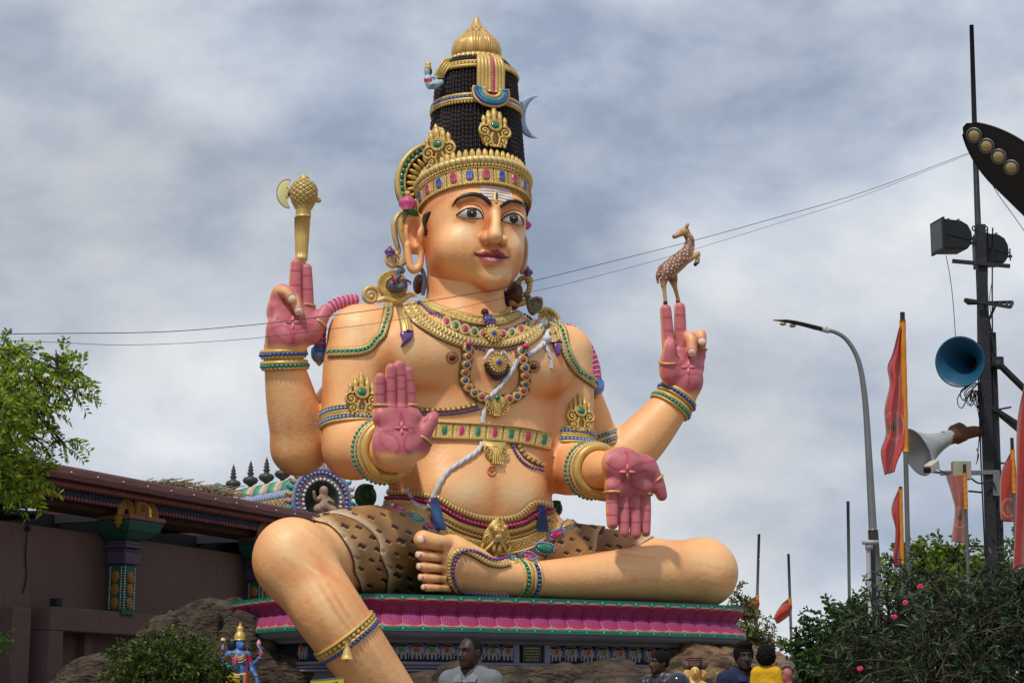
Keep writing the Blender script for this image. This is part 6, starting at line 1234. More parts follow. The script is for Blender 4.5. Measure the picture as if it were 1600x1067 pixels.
rk(285, 1100, 33.6, 2.5, 1.9, 1.75, 1, 'large craggy brown boulder sloping up between the pink building and the lotus platform', tilt=.30)
rk(165, 1112, 32.2, 1.7, 1.4, 1.0, 2, 'low brown rock at the far left foot of the pink building', amp=.3)
rk(385, 1058, 32.6, 1.05, 1.0, 1.15, 3, 'dark upright rock right behind the small blue deity figure')
rk(480, 1115, 32.4, 1.9, 1.4, 1.5, 4, 'dark boulder in the shade under the left end of the lotus platform')
rk(330, 985, 35.0, 1.0, 1.0, .75, 14, 'small jagged rock wedged against the left tip of the lotus platform', tilt=.25)
rk(740, 1112, 31.2, 2.9, 1.2, .98, 5, 'long low rock ledge under the elephant frieze behind the man in grey')
rk(950, 1114, 32.2, 2.1, 1.2, 1.02, 6, 'flat topped rock below the right half of the elephant frieze')
rk(1100, 1080, 34.0, 1.75, 1.5, 1.08, 7, 'big tan boulder behind the four-faced deity bust', amp=.22)
rk(1185, 1090, 35.5, 1.5, 1.4, 1.0, 8, 'tan rounded boulder sloping down to the bushes on the right', tilt=-.15)
mb = MB(); mb.box(PC + np.array([0, 0, .8]), (7.4, 3.0, 1.9), SF); tag(mb.build('rock_core', MATS['brown_rock'], None, smooth=False), 'solid rock mass carrying the lotus platform', 'rock')
# ================================================================ PINK TEMPLE HALL ON THE LEFT
def BX(name, m, parent, boxes, bevel=.01, smooth=False):
    mb = MB(); [mb.box(c, s, R) for c, s, R in boxes]; return mb.build(name, m, parent, smooth=smooth, bevel=bevel)
ba = math.radians(23.4); BT = np.array([math.sin(ba), math.cos(ba), 0]); BNr = np.array([math.cos(ba), -math.sin(ba), 0]); UPV = np.array([0, 0, 1.0]); BR = np.array([BT, BNr, UPV]); BQ0 = np.array([-5.33, 40.0, 0.0]) - .86 * BNr
def bl(px, py, off=0.0):              # (along, up) on the wall plane moved off metres outward
    P = onplane(px, py, BQ0 + BNr * off, BNr); return float((P - BQ0) @ BT), float(P[2])
def bw(s, off, z): return BQ0 + BT * s + BNr * off + UPV * z
def bbox_(s0, s1, o0, o1, z0, z1): return (bw((s0 + s1) / 2, (o0 + o1) / 2, (z0 + z1) / 2), (abs(s1 - s0), abs(o1 - o0), abs(z1 - z0)), BR)
HALL = empty('temple_hall', bw(-4, 0, .9), 'long low mauve temple hall with dark maroon eave and one painted pillar behind the rocks', 'building')
M_WALL = mat('mauve_plaster', col=tuple(np.array(srgb(112, 92, 88))), rough=.9, var=.55, vscale=.7, bump=.25, bscale=7, col2=tuple(np.array(srgb(80, 66, 64))), thr=(.3, .75)); M_EAVE = mat('maroon_eave', col=tuple(np.array(srgb(84, 40, 38))), rough=.75, var=.7, vscale=1.6, bump=.3, bscale=6, stretch=(1, 1, 5), col2=tuple(np.array(srgb(44, 28, 26))))
M_DARK = mat('dark_timber', col=(.012, .012, .016), rough=.8); M_PILT = mat('pillar_teal', col=tuple(np.array(srgb(30, 92, 78))), rough=.6, var=.3); M_OCH = mat('ochre_paint', col=tuple(np.array(srgb(150, 112, 44))), rough=.6, var=.4, vscale=3, col2=tuple(np.array(srgb(110, 60, 34)))); M_LILP = mat('lilac_paint', col=tuple(np.array(srgb(84, 70, 100))), rough=.6, var=.3); M_NAVY = mat('navy_trim', col=tuple(np.array(srgb(34, 50, 84))), rough=.6, var=.3); M_ROSE = mat('rose_trim', col=tuple(np.array(srgb(132, 78, 76))), rough=.6, var=.4)
weather(M_WALL, 2.6); weather(M_EAVE, 2.0); weather(M_PED, 1.5); weather(M_OCH, 2); weather(M_PILT, 2)
for m_ in ('brown_rock', 'tan_rock'): [setattr(n.inputs['Distance'], 'default_value', .16) for n in MATS[m_].node_tree.nodes if n.type == 'BUMP']
s0_, s1_b = -14.0, 9.0; WT = 4.88
BX('wall', M_WALL, HALL, [bbox_(s0_, s1_b, -.25, 0, 0, WT)])
BX('back_wall', M_WALL, HALL, [bbox_(s0_, s1_b, -8.2, -8, 0, 4.1)]); BX('end_wall', M_WALL, HALL, [bbox_(s1_b - .2, s1_b, -8, -.25, 0, 5.2)])
EZT = 5.95; EO_ = .75
def prof_strip(name, pr, m, parent, s0=s0_, s1=s1_b): mb = MB(); mb.prism([bw(s0, o, z) for o, z in pr], BT * (s1 - s0)); return mb.build(name, m, parent, smooth=False)
ev = prof_strip('eave', [(-1.6, 5.98), (.35, 5.98), (.62, 5.93), (.78, 5.86), (.88, 5.74), (.90, 5.64), (.82, 5.61), (-1.6, 5.66)], M_EAVE, HALL)
prof_strip('rose_moulding', [(.0, 5.606), (.80, 5.606), (.83, 5.57), (.78, 5.53), (.70, 5.51), (.0, 5.51)], M_ROSE, ev); prof_strip('navy_valance', [(.0, 5.506), (.64, 5.506), (.66, 5.42), (.60, 5.34), (.0, 5.34)], M_NAVY, ev); prof_strip('beam', [(-.3, 5.336), (.45, 5.336), (.45, 5.22), (-.3, 5.22)], mat('brown_beam', col=tuple(np.array(srgb(70, 44, 36))), rough=.8, var=.4), HALL)
mb = MB()
for k in range(int(23 / .11)):
    s = s0_ + k * .11; mb.ball(bw(s, .80, 5.54), (.05, .03, .035), BR, 6, 4); mb.ball(bw(s, .65, 5.36), (.055, .02, .05), BR, 6, 4)
mb.build('scallops', M_ROSE, ev)
mb = MB()
for k in range(30): mb.ball(bw(s0_ + .4 + k * .8, .865, 5.78), .017, None, 6, 5)
mb.build('rivets', M_WHITE, ev)
for k, s in enumerate((-12.5, -10.6, -8.9, -7.2, -4.6, -1.8, 1.0, 3.6)): BX('rafter', M_DARK, HALL, [bbox_(s, s + .16, -8, -.3, 5.42, 5.6)], 0)
for s in (-12.2, -9.5, -6.9, -4.2, 0, 4): BX('post', M_DARK, HALL, [bbox_(s, s + .2, -4.2, -4, 0, 5.2)], 0)
mb = MB(); mb.bar(bw(-7.6, -1.2, 5.0), bw(-5.2, -1.5, 5.25), .06); mb.bar(bw(-7.9, -1.4, 4.8), bw(-5.0, -1.0, 5.2), .09); mb.build('brace', M_DARK, HALL, smooth=False)
oA, oB, oC, oD = bl(15, 815, -3)[0], bl(112, 820, -3)[0], bl(222, 838, -3)[0], bl(276, 845, -3)[0]
BX('inner_partition', M_DARK, HALL, [bbox_(s0_, oA, -3.0, -2.9, 0, 5.6), bbox_(oB, oC, -3.0, -2.9, 0, 5.6), bbox_(oD, s1_b - .3, -3.0, -2.9, 0, 5.6), bbox_(oA, oB, -3.0, -2.9, 5.04, 5.6), bbox_(oC, oC + .9, -3, -2.9, 5.2, 5.6), bbox_(oC + .9, oD, -3, -2.9, 5.0, 5.6)], 0)
BX('rear_roof', M_EAVE, HALL, [bbox_(s0_, oA - .6, -8.6, -1.603, 5.62, 5.95), bbox_(oB + 1.2, oC - .2, -8.6, -1.603, 5.62, 5.95), bbox_(oD + 1.6, s1_b, -8.6, -1.603, 5.62, 5.95)], 0)
mb = MB(); q0 = bl(25, 812); 
# pillar with capital and brackets
_bw = bw
def pillar(s, full=True):
    bw = lambda a, o, z: _bw(a, o + .14, z + .42)
    bbox_ = lambda a, b, o0, o1, z0, z1: (bw((a + b) / 2, (o0 + o1) / 2, (z0 + z1) / 2), (abs(b - a), abs(o1 - o0), abs(z1 - z0)), BR)
    p = empty_child('pillar', bw(s, .1, 2.9), HALL); 
    BX('shaft', M_PILT, p, [bbox_(s - .20, s + .20, .0, .36, 2.95, 3.90)], .02)
    for k, (dz, z) in enumerate(((0, 3.16), (0, 3.42), (0, 3.66))):
        mb = MB(); mb.ball(bw(s, .37, z), (.10, .04, .12), BR, 10, 7); scroll(mb, bw(s - .06, .38, z + .03), np.array([BT, UPV, BNr]), .06, 1.3, 0, 1, .02); scroll(mb, bw(s + .06, .38, z - .03), np.array([BT, UPV, BNr]), .06, 1.3, 3, 1, .02); mb.build('carving', M_OCH, p)
        mb = MB(); mb.ball(bw(s - .21, .18, z), (.04, .10, .12), BR, 10, 7); mb.build('carving', M_OCH, p)
    mb = MB()
    for z in np.arange(3.08, 3.86, .05):
        for ds in (-.16, .16): mb.ball(bw(s + ds, .365, z), .017, None, 6, 4)
        for o in (.06, .31): mb.ball(bw(s - .205, o, z), .017, None, 6, 4)
    mb.build('pearl_border', M_WHITE, p)
    BX('collar', M_LILP, p, [bbox_(s - .26, s + .26, -.0, .42, 3.905, 4.13), bbox_(s - .22, s + .22, .0, .38, 4.135, 4.20), bbox_(s - .30, s + .30, .0, .46, 4.205, 4.27), bbox_(s - .25, s + .25, .0, .42, 4.275, 4.34)], .015)
    mb = MB(); ring = lambda w, o1, z: [bw(s - w, -.02, z), bw(s + w, -.02, z), bw(s + w, o1, z), bw(s - w, o1, z)]; rows = [(.24, .40, 4.345), (.34, .50, 4.40), (.50, .64, 4.52), (.56, .70, 4.66), (.56, .70, 4.70)]
    G = np.array([ring(*r) for r in rows]); mb.grid(G, closev=True, flip=False); mb.F += [(16, 17, 18, 19)]; mb.M += [0]; cp = mb.build('capital', M_PILT, p, smooth=False)
    mb = MB()
    for k in range(5): a = np.linspace(0, math.pi, 12); mb.tube([bw(s - .48 + k * .24 + .11 * math.cos(q), .60 + .07 * math.sin(q), 4.50 + .13 * math.sin(q)) for q in a], .012, 5)
    for k in range(4): a = np.linspace(0, math.pi, 12); mb.tube([bw(s - .48 - .05 * math.sin(q), .05 + k * .17 + .07 * math.cos(q), 4.50 + .13 * math.sin(q)) for q in a], .012, 5)
    mb.build('leaf_outline', mat('dark_outline', col=(.02, .03, .03), rough=.6), cp); BX('abacus', M_ROSE, p, [bbox_(s - .60, s + .60, -.02, .74, 4.705, 4.79)], .02)
    BX('corbel_block', M_OCH, p, [bbox_(s - .16, s + .16, .0, .60, 4.80, 5.09)], .03)
    for sg in (-1, 1):
        mb = MB()
        for rr in (.12, .18, .24): mb.tube([bw(s + sg * (.40 + rr * math.cos(q)), .50, 4.80 + rr * 1.15 * math.sin(q)) for q in np.linspace(-.1, math.pi + .1, 20)], .036, 7)
        mb.lathe(bw(s + sg * .64, .5, 4.62), [(.01, -.08), (.05, -.03), (.09, .0), (.07, .05), (.10, .09), (.08, .15)], 14); mb.build('bracket', M_OCH, p)
        mb = MB()
        for rr in (.10, .16): mb.tube([bw(s, .62 + rr * math.cos(q) , 4.80 + rr * 1.3 * math.sin(q)) for q in np.linspace(-.1, math.pi + .1, 16)], .03, 7)
        if sg > 0: mb.build('bracket', M_OCH, p)
    return p
def empty_child(name, loc, parent):
    o = bpy.data.objects.new(name, None); o.empty_display_size = .1; COL.objects.link(o); o.parent = parent; o.location = tuple(np.asarray(loc) - np.array(wloc(parent))); return o
sp = bl(182, 900, .2)[0]; pillar(sp); pillar(bl(398, 880, .2)[0])
# framed recess low on the wall
zs = bl(170, 955, .3)[1]; sA = bl(68, 950, .3)[0]; BX('ledge_frame', M_WALL, HALL, [bbox_(sA, 4, 0.003, .45, zs - .42, zs), bbox_(sA, sA + .42, .003, .45, 0, zs - .421)], .02)
sB = bl(18, 950, .3)[0]; BX('pilaster', M_WALL, HALL, [bbox_(sB, sB + .5, .003, .35, 0, zs - .05)], .02)
BX('pilaster', M_WALL, HALL, [bbox_(bl(130, 1000, .1)[0], bl(130, 1000, .1)[0] + .25, .003, .14, 0, zs - .421)], .01)
mb = MB(); c = bl(40, 830); mb.tube(spline([bw(c[0], .03, c[1] + .12), bw(c[0] - .03, .06, c[1]), bw(c[0], .02, c[1] - .4), bw(c[0] + .06, .02, c[1] - .8), bw(c[0] - .02, .02, c[1] - 1.1)], 20), .012, 5); mb.ball(bw(c[0], .05, c[1] + .05), (.07, .05, .05), BR); mb.build('hanging_wire', M_DARK, HALL)
mb = MB(); c = bl(88, 925, .3); mb.box(bw(c[0], .3, zs + .08), (.16, .16, .16), BR); mb.build('floodlight_box', M_DARK, HALL, smooth=False, bevel=.01)
# straw lying on the eave
rg = np.random.default_rng(11); mb = MB(); a0 = bl(245, 745, .3)[0]; a1 = bl(345, 768, .3)[0]
for k in range(300):
    s = rg.uniform(a0, a1 + .6); o = rg.uniform(-.3, .5); L = rg.uniform(.15, .5); a = rg.uniform(-.9, .9); h = .02 + .10 * rg.random() * math.sin(max(.0, min(1, (s - a0) / (a1 - a0 + .6))) * math.pi); p = bw(s, o, 5.98 + h); q = p + BT * L * math.cos(a) + BNr * L * math.sin(a) + UPV * rg.uniform(-.02, .13); mb.tube([p, (p + q) / 2 + UPV * rg.uniform(0, .04), q], .009, 4)
tag(mb.build('straw_heap', mat('dry_straw', col=tuple(np.array(srgb(150, 132, 104))), rough=.9, var=.6, vscale=3), None), 'dry straw and twigs strewn on the eave of the temple hall', 'straw', None, 'stuff')
# ================================================================ VAULTED SHRINE ROOF BEHIND
YR = 47.0
def colr(pal, scale=1.0):
    def f(P, rg=np.random.default_rng(4)):
        k = (np.floor(P[:, 0] * scale) * 3 + np.floor(P[:, 1] * scale * 1.3) * 5 + np.floor(P[:, 2] * scale * 1.1) * 7).astype(int) % len(pal); return np.array(pal)[k]
    return f
PALS = [srgb(96, 140, 130), srgb(176, 160, 120), srgb(110, 120, 160), srgb(184, 170, 170), srgb(60, 120, 100), srgb(170, 120, 90), srgb(196, 190, 170), srgb(120, 90, 130)]
SH = empty('shrine_roof', at(420, 1000, YR), 'barrel-vaulted temple tower roof with multicoloured relief and dark pot finials behind the hall', 'temple roof'); sa = math.radians(62); ST = np.array([math.sin(sa), math.cos(sa), 0]) * 1.0; ST = np.array([math.cos(math.radians(-54)), math.sin(math.radians(-54)), 0.0]); SNn = np.array([ST[1], -ST[0], 0]) 
Rg = at(500, 742, YR); RidgeZ = Rg[2]; rad_ = .85; L0, L1 = -5.4, .0; base = np.array([Rg[0], Rg[1], RidgeZ - rad_])
nu, nv = 150, 90; mbx = []; G = np.zeros((nu, nv, 3)); C = np.zeros((nu, nv, 3))
for i in range(nu):
    s = L0 + (L1 - L0) * i / (nu - 1)
    for j in range(nv):
        a = math.pi * (-.12 + 1.24 * j / (nv - 1)); u = 1 - abs(a - math.pi / 2) / (math.pi / 2); rel = 0
        if u > .42: c = [srgb(80, 150, 120), srgb(196, 186, 160), srgb(186, 150, 120), srgb(60, 128, 104)][int((s + u * 1.2) * 5.5) % 4]; rel = .03 * abs(math.sin((s + u * 1.2) * 5.5 * math.pi))
        elif u > .38: c = srgb(84, 64, 96); rel = -.02
        elif u > .26: c = [srgb(110, 140, 176), srgb(170, 182, 200)][int(s * 14) % 2]; rel = .04
        elif u > .22: c = srgb(80, 52, 52); rel = -.02
        else:
            d = (abs(((s * 5 + u * 9) % 1) - .5) + abs(((s * 5 - u * 9) % 1) - .5)); c = srgb(176, 160, 116) if d < .62 else srgb(104, 62, 52); rel = .03 * (d < .6)
        r = rad_ * (1 + rel); G[i, j] = base + ST * s + SNn * r * math.cos(a) * .9 + UPV * r * math.sin(a); C[i, j] = c
mb = MB(); mb.grid(G); M_SHR = mat('shrine_paint', attr=True, rough=.7, var=.5, vscale=5, bump=.4, bscale=14); mb.build('vault', M_SHR, SH, vcol=C.reshape(-1, 3)); BX('drum', mat('shrine_drum', col=tuple(np.array(srgb(140, 120, 110))), rough=.8, var=.4), SH, [(base + ST * (L0 + L1) / 2 - UPV * (base[2] / 2 + .1) + UPV * 0, (L1 - L0 - .1, 1.8, base[2] - .2), np.array([ST, SNn, UPV]))], .02)
for k in range(5):
    xs_ = np.array([topx(base + ST * s + UPV * rad_)[0, 0] for s in np.linspace(L0, 0, 200)]); s = np.interp((364, 391, 416, 441, 468)[k], xs_, np.linspace(L0, 0, 200)); p = base + ST * s + UPV * rad_; mb = MB(); q = .0175
    mb.lathe(p - UPV * .02, [(.10, -.05), (.07, .0), (.05, .06), (.06, .09), (.17, .16), (.21, .23), (.17, .30), (.08, .33), (.06, .37), (.10, .41), (.05, .46), (.085, .50), (.045, .54), (.07, .58), (.03, .63), (.045, .66), (.02, .70), (.005, .76)], 18); mb.build('pot_finial', mat('dark_bronze', col=tuple(np.array(srgb(70, 72, 70))), rough=.5, metal=.4, var=.3), SH)
# horseshoe gable with flame border
gc = base + ST * .05 + UPV * .20; GS = .70; gR = np.array([SNn, UPV, ST]); mb = MB(); mb.lathe(gc, [(r_ * GS, z_) for r_, z_ in ((1.18, -.12), (1.22, -.05), (1.2, .06), (1.08, .09), (.98, .03), (.86, .06), (.80, .02), (.66, .05), (.6, .0), (.05, -.02))], 60, ST, xdir=SNn); gv = np.concatenate(mb.V); rr = np.linalg.norm((gv - gc) - np.outer((gv - gc) @ ST, ST), axis=1) / GS; an = np.arctan2((gv - gc) @ UPV, (gv - gc) @ SNn)
cc = np.array([srgb(*c) for c in ((120, 160, 180), (150, 110, 120), (110, 96, 150), (190, 180, 170), (40, 60, 50))]); gcol = cc[np.where(rr > 1.1, 0, np.where(rr > .9, (np.floor(an * 7).astype(int) % 2) + 1, np.where(rr > .7, (np.floor(an * 9).astype(int) % 2) * 2 + 1, 4)))]
gab = mb.build('gable', M_SHR, SH, vcol=gcol)
for k in range(26):
    a = math.pi * (-.25 + 1.5 * k / 25); d = SNn * math.cos(a) + UPV * math.sin(a); t = np.cross(ST, d); mb = MB(); b = gc + d * 1.16 * GS; mb.tube(spline([b - t * .02, b + d * .10 + t * .04, b + d * .17 + t * .0, b + d * .23 + t * .08], 9), [.065, .065, .06, .055, .05, .04, .03, .02, .01], 7); mb.build('flame', [mat('flame_teal', col=srgb(60, 140, 140), rough=.6, var=.3), mat('flame_pink', col=srgb(180, 130, 130), rough=.6, var=.3), mat('flame_gold', col=srgb(180, 150, 90), rough=.6, var=.3)][k % 3], gab)
for rr_, n_, m_ in ((1.0, 40, M_LBLUE), (.76, 30, M_WHITE)):
    mb = MB(); [mb.ball(gc + (SNn * math.cos(a) + UPV * math.sin(a)) * rr_ * GS + ST * .08, .042, None, 7, 5) for a in np.arange(n_) * 2 * math.pi / n_]; mb.build('knobs', m_, gab)
f = Field((-.8, -.6, -.5), (.8, .9, .6), .02, gR, gc + ST * .15)
gcx = lambda x, y, z=.15: gc + SNn * x * .75 + UPV * y * .75 + ST * z * .7
f.ell(gcx(0, .32, .2), (.11, .13, .11), .05); f.chain([(gcx(0, .2, .2), .08), (gcx(0, -.15, .2), .14)], .05); f.chain([(gcx(-.1, .12, .2), .06), (gcx(-.3, -.05, .3), .05), (gcx(-.1, .0, .4), .04)], .04); f.chain([(gcx(.1, .12, .2), .06), (gcx(.34, .0, .3), .05), (gcx(.45, .25, .35), .04)], .04); f.chain([(gcx(0, -.2, .2), .13), (gcx(.3, -.3, .35), .10), (gcx(.1, -.45, .3), .07)], .05); f.chain([(gcx(0, -.2, .2), .13), (gcx(-.3, -.3, .35), .10)], .05)
V, Q = f.mesh(1); mk('deity_relief', V, Q, mat('relief_paint', col=srgb(164, 140, 118), rough=.6, var=.7, vscale=4, col2=srgb(120, 80, 70)), gab)
# beast head ornament at the far end of the vault
p = base + ST * (L0 - .05) + UPV * (rad_ - .2); mb = MB()
mb.tube(spline([p + ST * .25 - UPV * .1, p + ST * .2 + UPV * .25, p + UPV * .42, p - ST * .25 + UPV * .30, p - ST * .42 + UPV * .42], 18), np.linspace(.20, .05, 18), 9); mb.tube(spline([p - ST * .05, p - ST * .28 + UPV * .02, p - ST * .48 - UPV * .10, p - ST * .55 + UPV * .05], 12), np.linspace(.14, .03, 12), 8); mb.build('beast_head', mat('beast_paint', col=srgb(70, 130, 124), rough=.6, var=.8, vscale=5, col2=srgb(150, 130, 110)), SH)
mb = MB(); scroll(mb, p + SNn * .2 + UPV * .12, np.array([ST, UPV, SNn]), .17, 1.5, 0, 1, .045); mb.box(p + UPV * .3 + ST * .1, (.26, .3, .3), np.array([ST, SNn, UPV])); mb.build('beast_crest', mat('beast_dark', col=srgb(56, 70, 66), rough=.6), SH)
# ================================================================ VEGETATION
def leafmesh(P, D, L, W, fold=.25, seed=0):
    """one leaf per row: folded diamond"""
    rg = np.random.default_rng(seed); n = len(P); D = D / np.linalg.norm(D, axis=1)[:, None]; r = rg.normal(size=(n, 3)); r[:, 2] *= .5; S1 = np.cross(D, r); S1 /= np.linalg.norm(S1, axis=1)[:, None] + 1e-9; N1 = np.cross(S1, D); L = np.broadcast_to(L, (n,))[:, None]; W = np.broadcast_to(W, (n,))[:, None]
    mid = P + D * L * .5; tip = P + D * L - np.array([0, 0, 1]) * L * .12; V = np.stack([P, mid + S1 * W / 2 + N1 * W * fold, tip, mid - S1 * W / 2 + N1 * W * fold], 1).reshape(-1, 3)
    return V, (np.arange(n)[:, None] * 4 + np.array([[0, 1, 2, 3]]))
M_LEAF = {}
def leafmat(name, tr=.35):
    m = mat(name, attr=True, rough=.5, spec=.3); nt = m.node_tree
    if 'tr' not in m: 
        b = nt.nodes['Principled BSDF']; t = nt.nodes.new('ShaderNodeBsdfTranslucent'); x = nt.nodes.new('ShaderNodeMixShader'); x.inputs[0].default_value = tr; a = [n for n in nt.nodes if n.type == 'VERTEX_COLOR'][0]; nt.links.new(a.outputs[0], t.inputs[0]); o = [n for n in nt.nodes if n.type == 'OUTPUT_MATERIAL'][0]; nt.links.new(b.outputs[0], x.inputs[1]); nt.links.new(t.outputs[0], x.inputs[2]); nt.links.new(x.outputs[0], o.inputs[0]); m['tr'] = 1
    return m
def leafcol(n, cols, seed): rg = np.random.default_rng(seed); c = np.array([srgb(*q) for q in cols]); k = rg.integers(0, len(c), n); return np.repeat(np.clip(c[k] * rg.uniform(.7, 1.25, (n, 1)), 0, 1), 4, 0)
def branchy(mb, P, r0, r1, n=14): P = spline(np.array(P), n); mb.tube(P, np.linspace(r0, r1, n), 7)
def plant(name, cat, label, blobs, Y, nl, ll, lw, cols, trunk, seed, dens=None, group=None, compound=0, droop=.3, shell=.5, tr=.35, barkcol=(70, 56, 44), stuff=False):
    """blobs: (px, py, r px, dy); crown = leaves gathered on twigs inside the blobs"""
    rg = np.random.default_rng(seed); root = empty(name, at(trunk[0][0], trunk[0][1], Y) if trunk else at(blobs[0][0], 1110, Y), label, cat, group); root.location.z = float(gz(Y)); s = Y / FPX; mb = MB(); C = []; R_ = []
    for b in blobs: C.append(at(b[0], b[1], Y + (b[3] if len(b) > 3 else 0))); R_.append(b[2] * s)
    C = np.array(C); R_ = np.array(R_); wts = R_ ** 2 / (R_ ** 2).sum(); P = []; D = []; tw = []
    ntw = max(10, nl // 14)
    k = rg.choice(len(C), ntw, p=wts); d = rg.normal(size=(ntw, 3)); d /= np.linalg.norm(d, axis=1)[:, None]; rad = (shell + (1 - shell) * rg.random(ntw)) ** .8; c = C[k] + d * (R_[k] * rad)[:, None]
    for q, dd, kk in zip(c, d, k):
        a = dd + rg.normal(size=3) * .5 + np.array([0, 0, .1]); a /= np.linalg.norm(a); Lt = ll * (3.2 if not compound else compound)
        m = 14; t = np.linspace(.1, 1, m)[:, None]; pts = q + a * Lt * t - np.array([0, 0, 1]) * (t ** 2) * Lt * droop; sd = np.cross(a, rg.normal(size=3)); sd /= np.linalg.norm(sd) + 1e-9; sg = np.where(np.arange(m) % 2 == 0, 1, -1)[:, None]
        dr = sd * sg * (1.0 if compound else .9) + a * .6 + rg.normal(size=(m, 3)) * (.15 if compound else .45); P.append(pts); D.append(dr); tw.append((q - a * Lt * .2, q + a * Lt * .5 - np.array([0, 0, 1]) * .25 * Lt * droop, q + a * Lt - np.array([0, 0, 1]) * Lt * droop))
    P = np.vstack(P); D = np.vstack(D); V, F = leafmesh(P, D, ll * rg.uniform(.7, 1.2, len(P)), lw * rg.uniform(.8, 1.2, len(P)), seed=seed); col = leafcol(len(P), cols, seed + 1)
    mk('crown', V, F, leafmat(name + '_leaf', tr), root, smooth=False, vcol=col)
    bm_ = MB()
    for q in tw[::2]: bm_.tube(q, [.010 * ll / .12, .008 * ll / .12, .003 * ll / .12], 4, caps=False)
    if trunk:
        T0 = [at(x, y, Y) for x, y, r in trunk]; bm_.tube(spline(np.array(T0), 16), np.interp(np.linspace(0, 1, 16), np.linspace(0, 1, len(trunk)), [r * s for _, _, r in trunk]), 9)
        for c_, r_ in zip(C, R_):
            j = min(range(len(T0)), key=lambda i: np.linalg.norm(T0[i] - c_)); q = T0[j]; m_ = (q + c_) / 2 + rg.normal(size=3) * r_ * .15; branchy(bm_, [q, m_, c_], trunk[j][2] * s * .6, .012)
            for _ in range(4): e = c_ + rg.normal(size=3) * r_ * .45; branchy(bm_, [m_, (m_ + e) / 2 + rg.normal(size=3) * r_ * .1, e], .02, .006, 7)
    bm_.build('trunk', mat(name + '_bark', col=srgb(*barkcol), rough=.9, var=.5, vscale=6, bump=.5, bscale=20), root); return root
plant('neem_tree', 'tree', 'bright yellow-green feathery leaved tree at the left edge above the temple hall', [(5, 545, 20), (-5, 580, 36, 1), (32, 575, 26, -.5), (92, 575, 30, .3), (112, 608, 22), (70, 596, 26, .6), (40, 618, 24), (5, 640, 38, -1), (120, 590, 16), (75, 640, 14), (98, 690, 13), (60, 690, 20), (15, 690, 42, .5), (-25, 720, 58, -.5), (24, 738, 34, .6), (48, 748, 20), (15, 768, 20), (-60, 640, 70, 1)], 23, 9500, .095, .034,
      [(150, 172, 40), (120, 150, 36), (96, 130, 38), (172, 186, 60), (70, 104, 34)], [(-260, 1300, 30), (-200, 1000, 26), (-130, 820, 20), (-50, 700, 12), (5, 645, 6), (32, 622, 4.5), (62, 597, 3.2), (75, 572, 2)], 21, compound=2.7, droop=.28, shell=.15, tr=.5)
plant('bush', 'bush', 'dense green leafy shrub growing on the rocks left of the blue deity figure', [(205, 1040, 30), (240, 1030, 30, .3), (275, 1028, 32), (310, 1040, 30, -.2), (335, 1052, 20), (228, 1000, 8), (310, 1000, 8), (180, 1062, 18), (260, 1065, 45), (325, 1080, 40)], 28.5, 9000, .07, .032, [(74, 96, 34), (52, 78, 28), (98, 116, 44), (40, 62, 26)], [(262, 1250, 8), (262, 1100, 5)], 22, droop=.1)
plant('bush', 'bush', 'tiny leafy sprig poking in at the left edge below the hall wall', [(2, 1003, 13), (-14, 1010, 16)], 26, 500, .06, .03, [(84, 110, 40), (60, 86, 32)], [(-30, 1250, 6), (-10, 1010, 3)], 23)
plant('oleander', 'bush', 'big dark oleander with long narrow leaves and pink flowers in the lower right corner', [(1420, 975, 36), (1480, 955, 34, .5), (1545, 955, 36), (1590, 940, 32, .5), (1610, 960, 50), (1500, 1000, 60, -.5), (1400, 1020, 52), (1350, 1045, 34, .3), (1560, 1030, 60), (1450, 1060, 60, -.8), (1375, 985, 16), (1440, 935, 20, .4), (1620, 1060, 60), (1520, 915, 14)], 16.5, 15000, .115, .0165, [(38, 54, 32), (28, 42, 27), (52, 70, 42), (24, 35, 23), (72, 92, 56)], [(1480, 1500, 12), (1480, 1200, 9), (1470, 1060, 5)], 24, droop=.12, shell=.35, tr=.2)
plant('leafy_tree', 'tree', 'sunlit green tree with small leaves behind the oleander near the speaker mast', [(1420, 895, 34), (1465, 885, 36, .5), (1510, 890, 38), (1555, 905, 34, .5), (1400, 930, 30), (1480, 920, 50), (1600, 880, 34), (1440, 868, 14), (1490, 860, 12), (1540, 940, 50), (1590, 930, 40)], 27, 9000, .10, .045, [(84, 110, 34), (104, 126, 42), (60, 86, 30), (120, 136, 52)], [(1480, 1250, 16), (1480, 1000, 9), (1475, 900, 5)], 25)
plant('round_bush', 'bush', 'mid green rounded shrub between the tan boulder and the tall lamp post', [(1300, 985, 28), (1345, 980, 26, .5), (1285, 1020, 32), (1330, 1025, 40), (1375, 1010, 34), (1300, 1060, 46), (1360, 1065, 44), (1275, 1055, 26), (1316, 958, 10), (1336, 958, 12)], 24, 9500, .085, .045, [(58, 88, 36), (42, 70, 30), (78, 108, 46), (34, 56, 26)], [(1320, 1250, 10), (1320, 1080, 6)], 26, droop=.15)
plant('thin_tree', 'tree', 'sparse olive leaved tree peeping out behind the right end of the lotus platform', [(1155, 945, 14), (1165, 965, 18), (1180, 985, 16, .5), (1198, 1000, 12), (1212, 1010, 10), (1150, 925, 8), (1170, 1010, 18)], 42, 1500, .11, .05, [(104, 106, 62), (84, 90, 50), (124, 122, 74)], [(1172, 1200, 6), (1168, 1000, 4), (1160, 950, 2)], 27, shell=.2)
rg = np.random.default_rng(31); ole = [o for o in bpy.data.objects if o.name == 'oleander'][0]
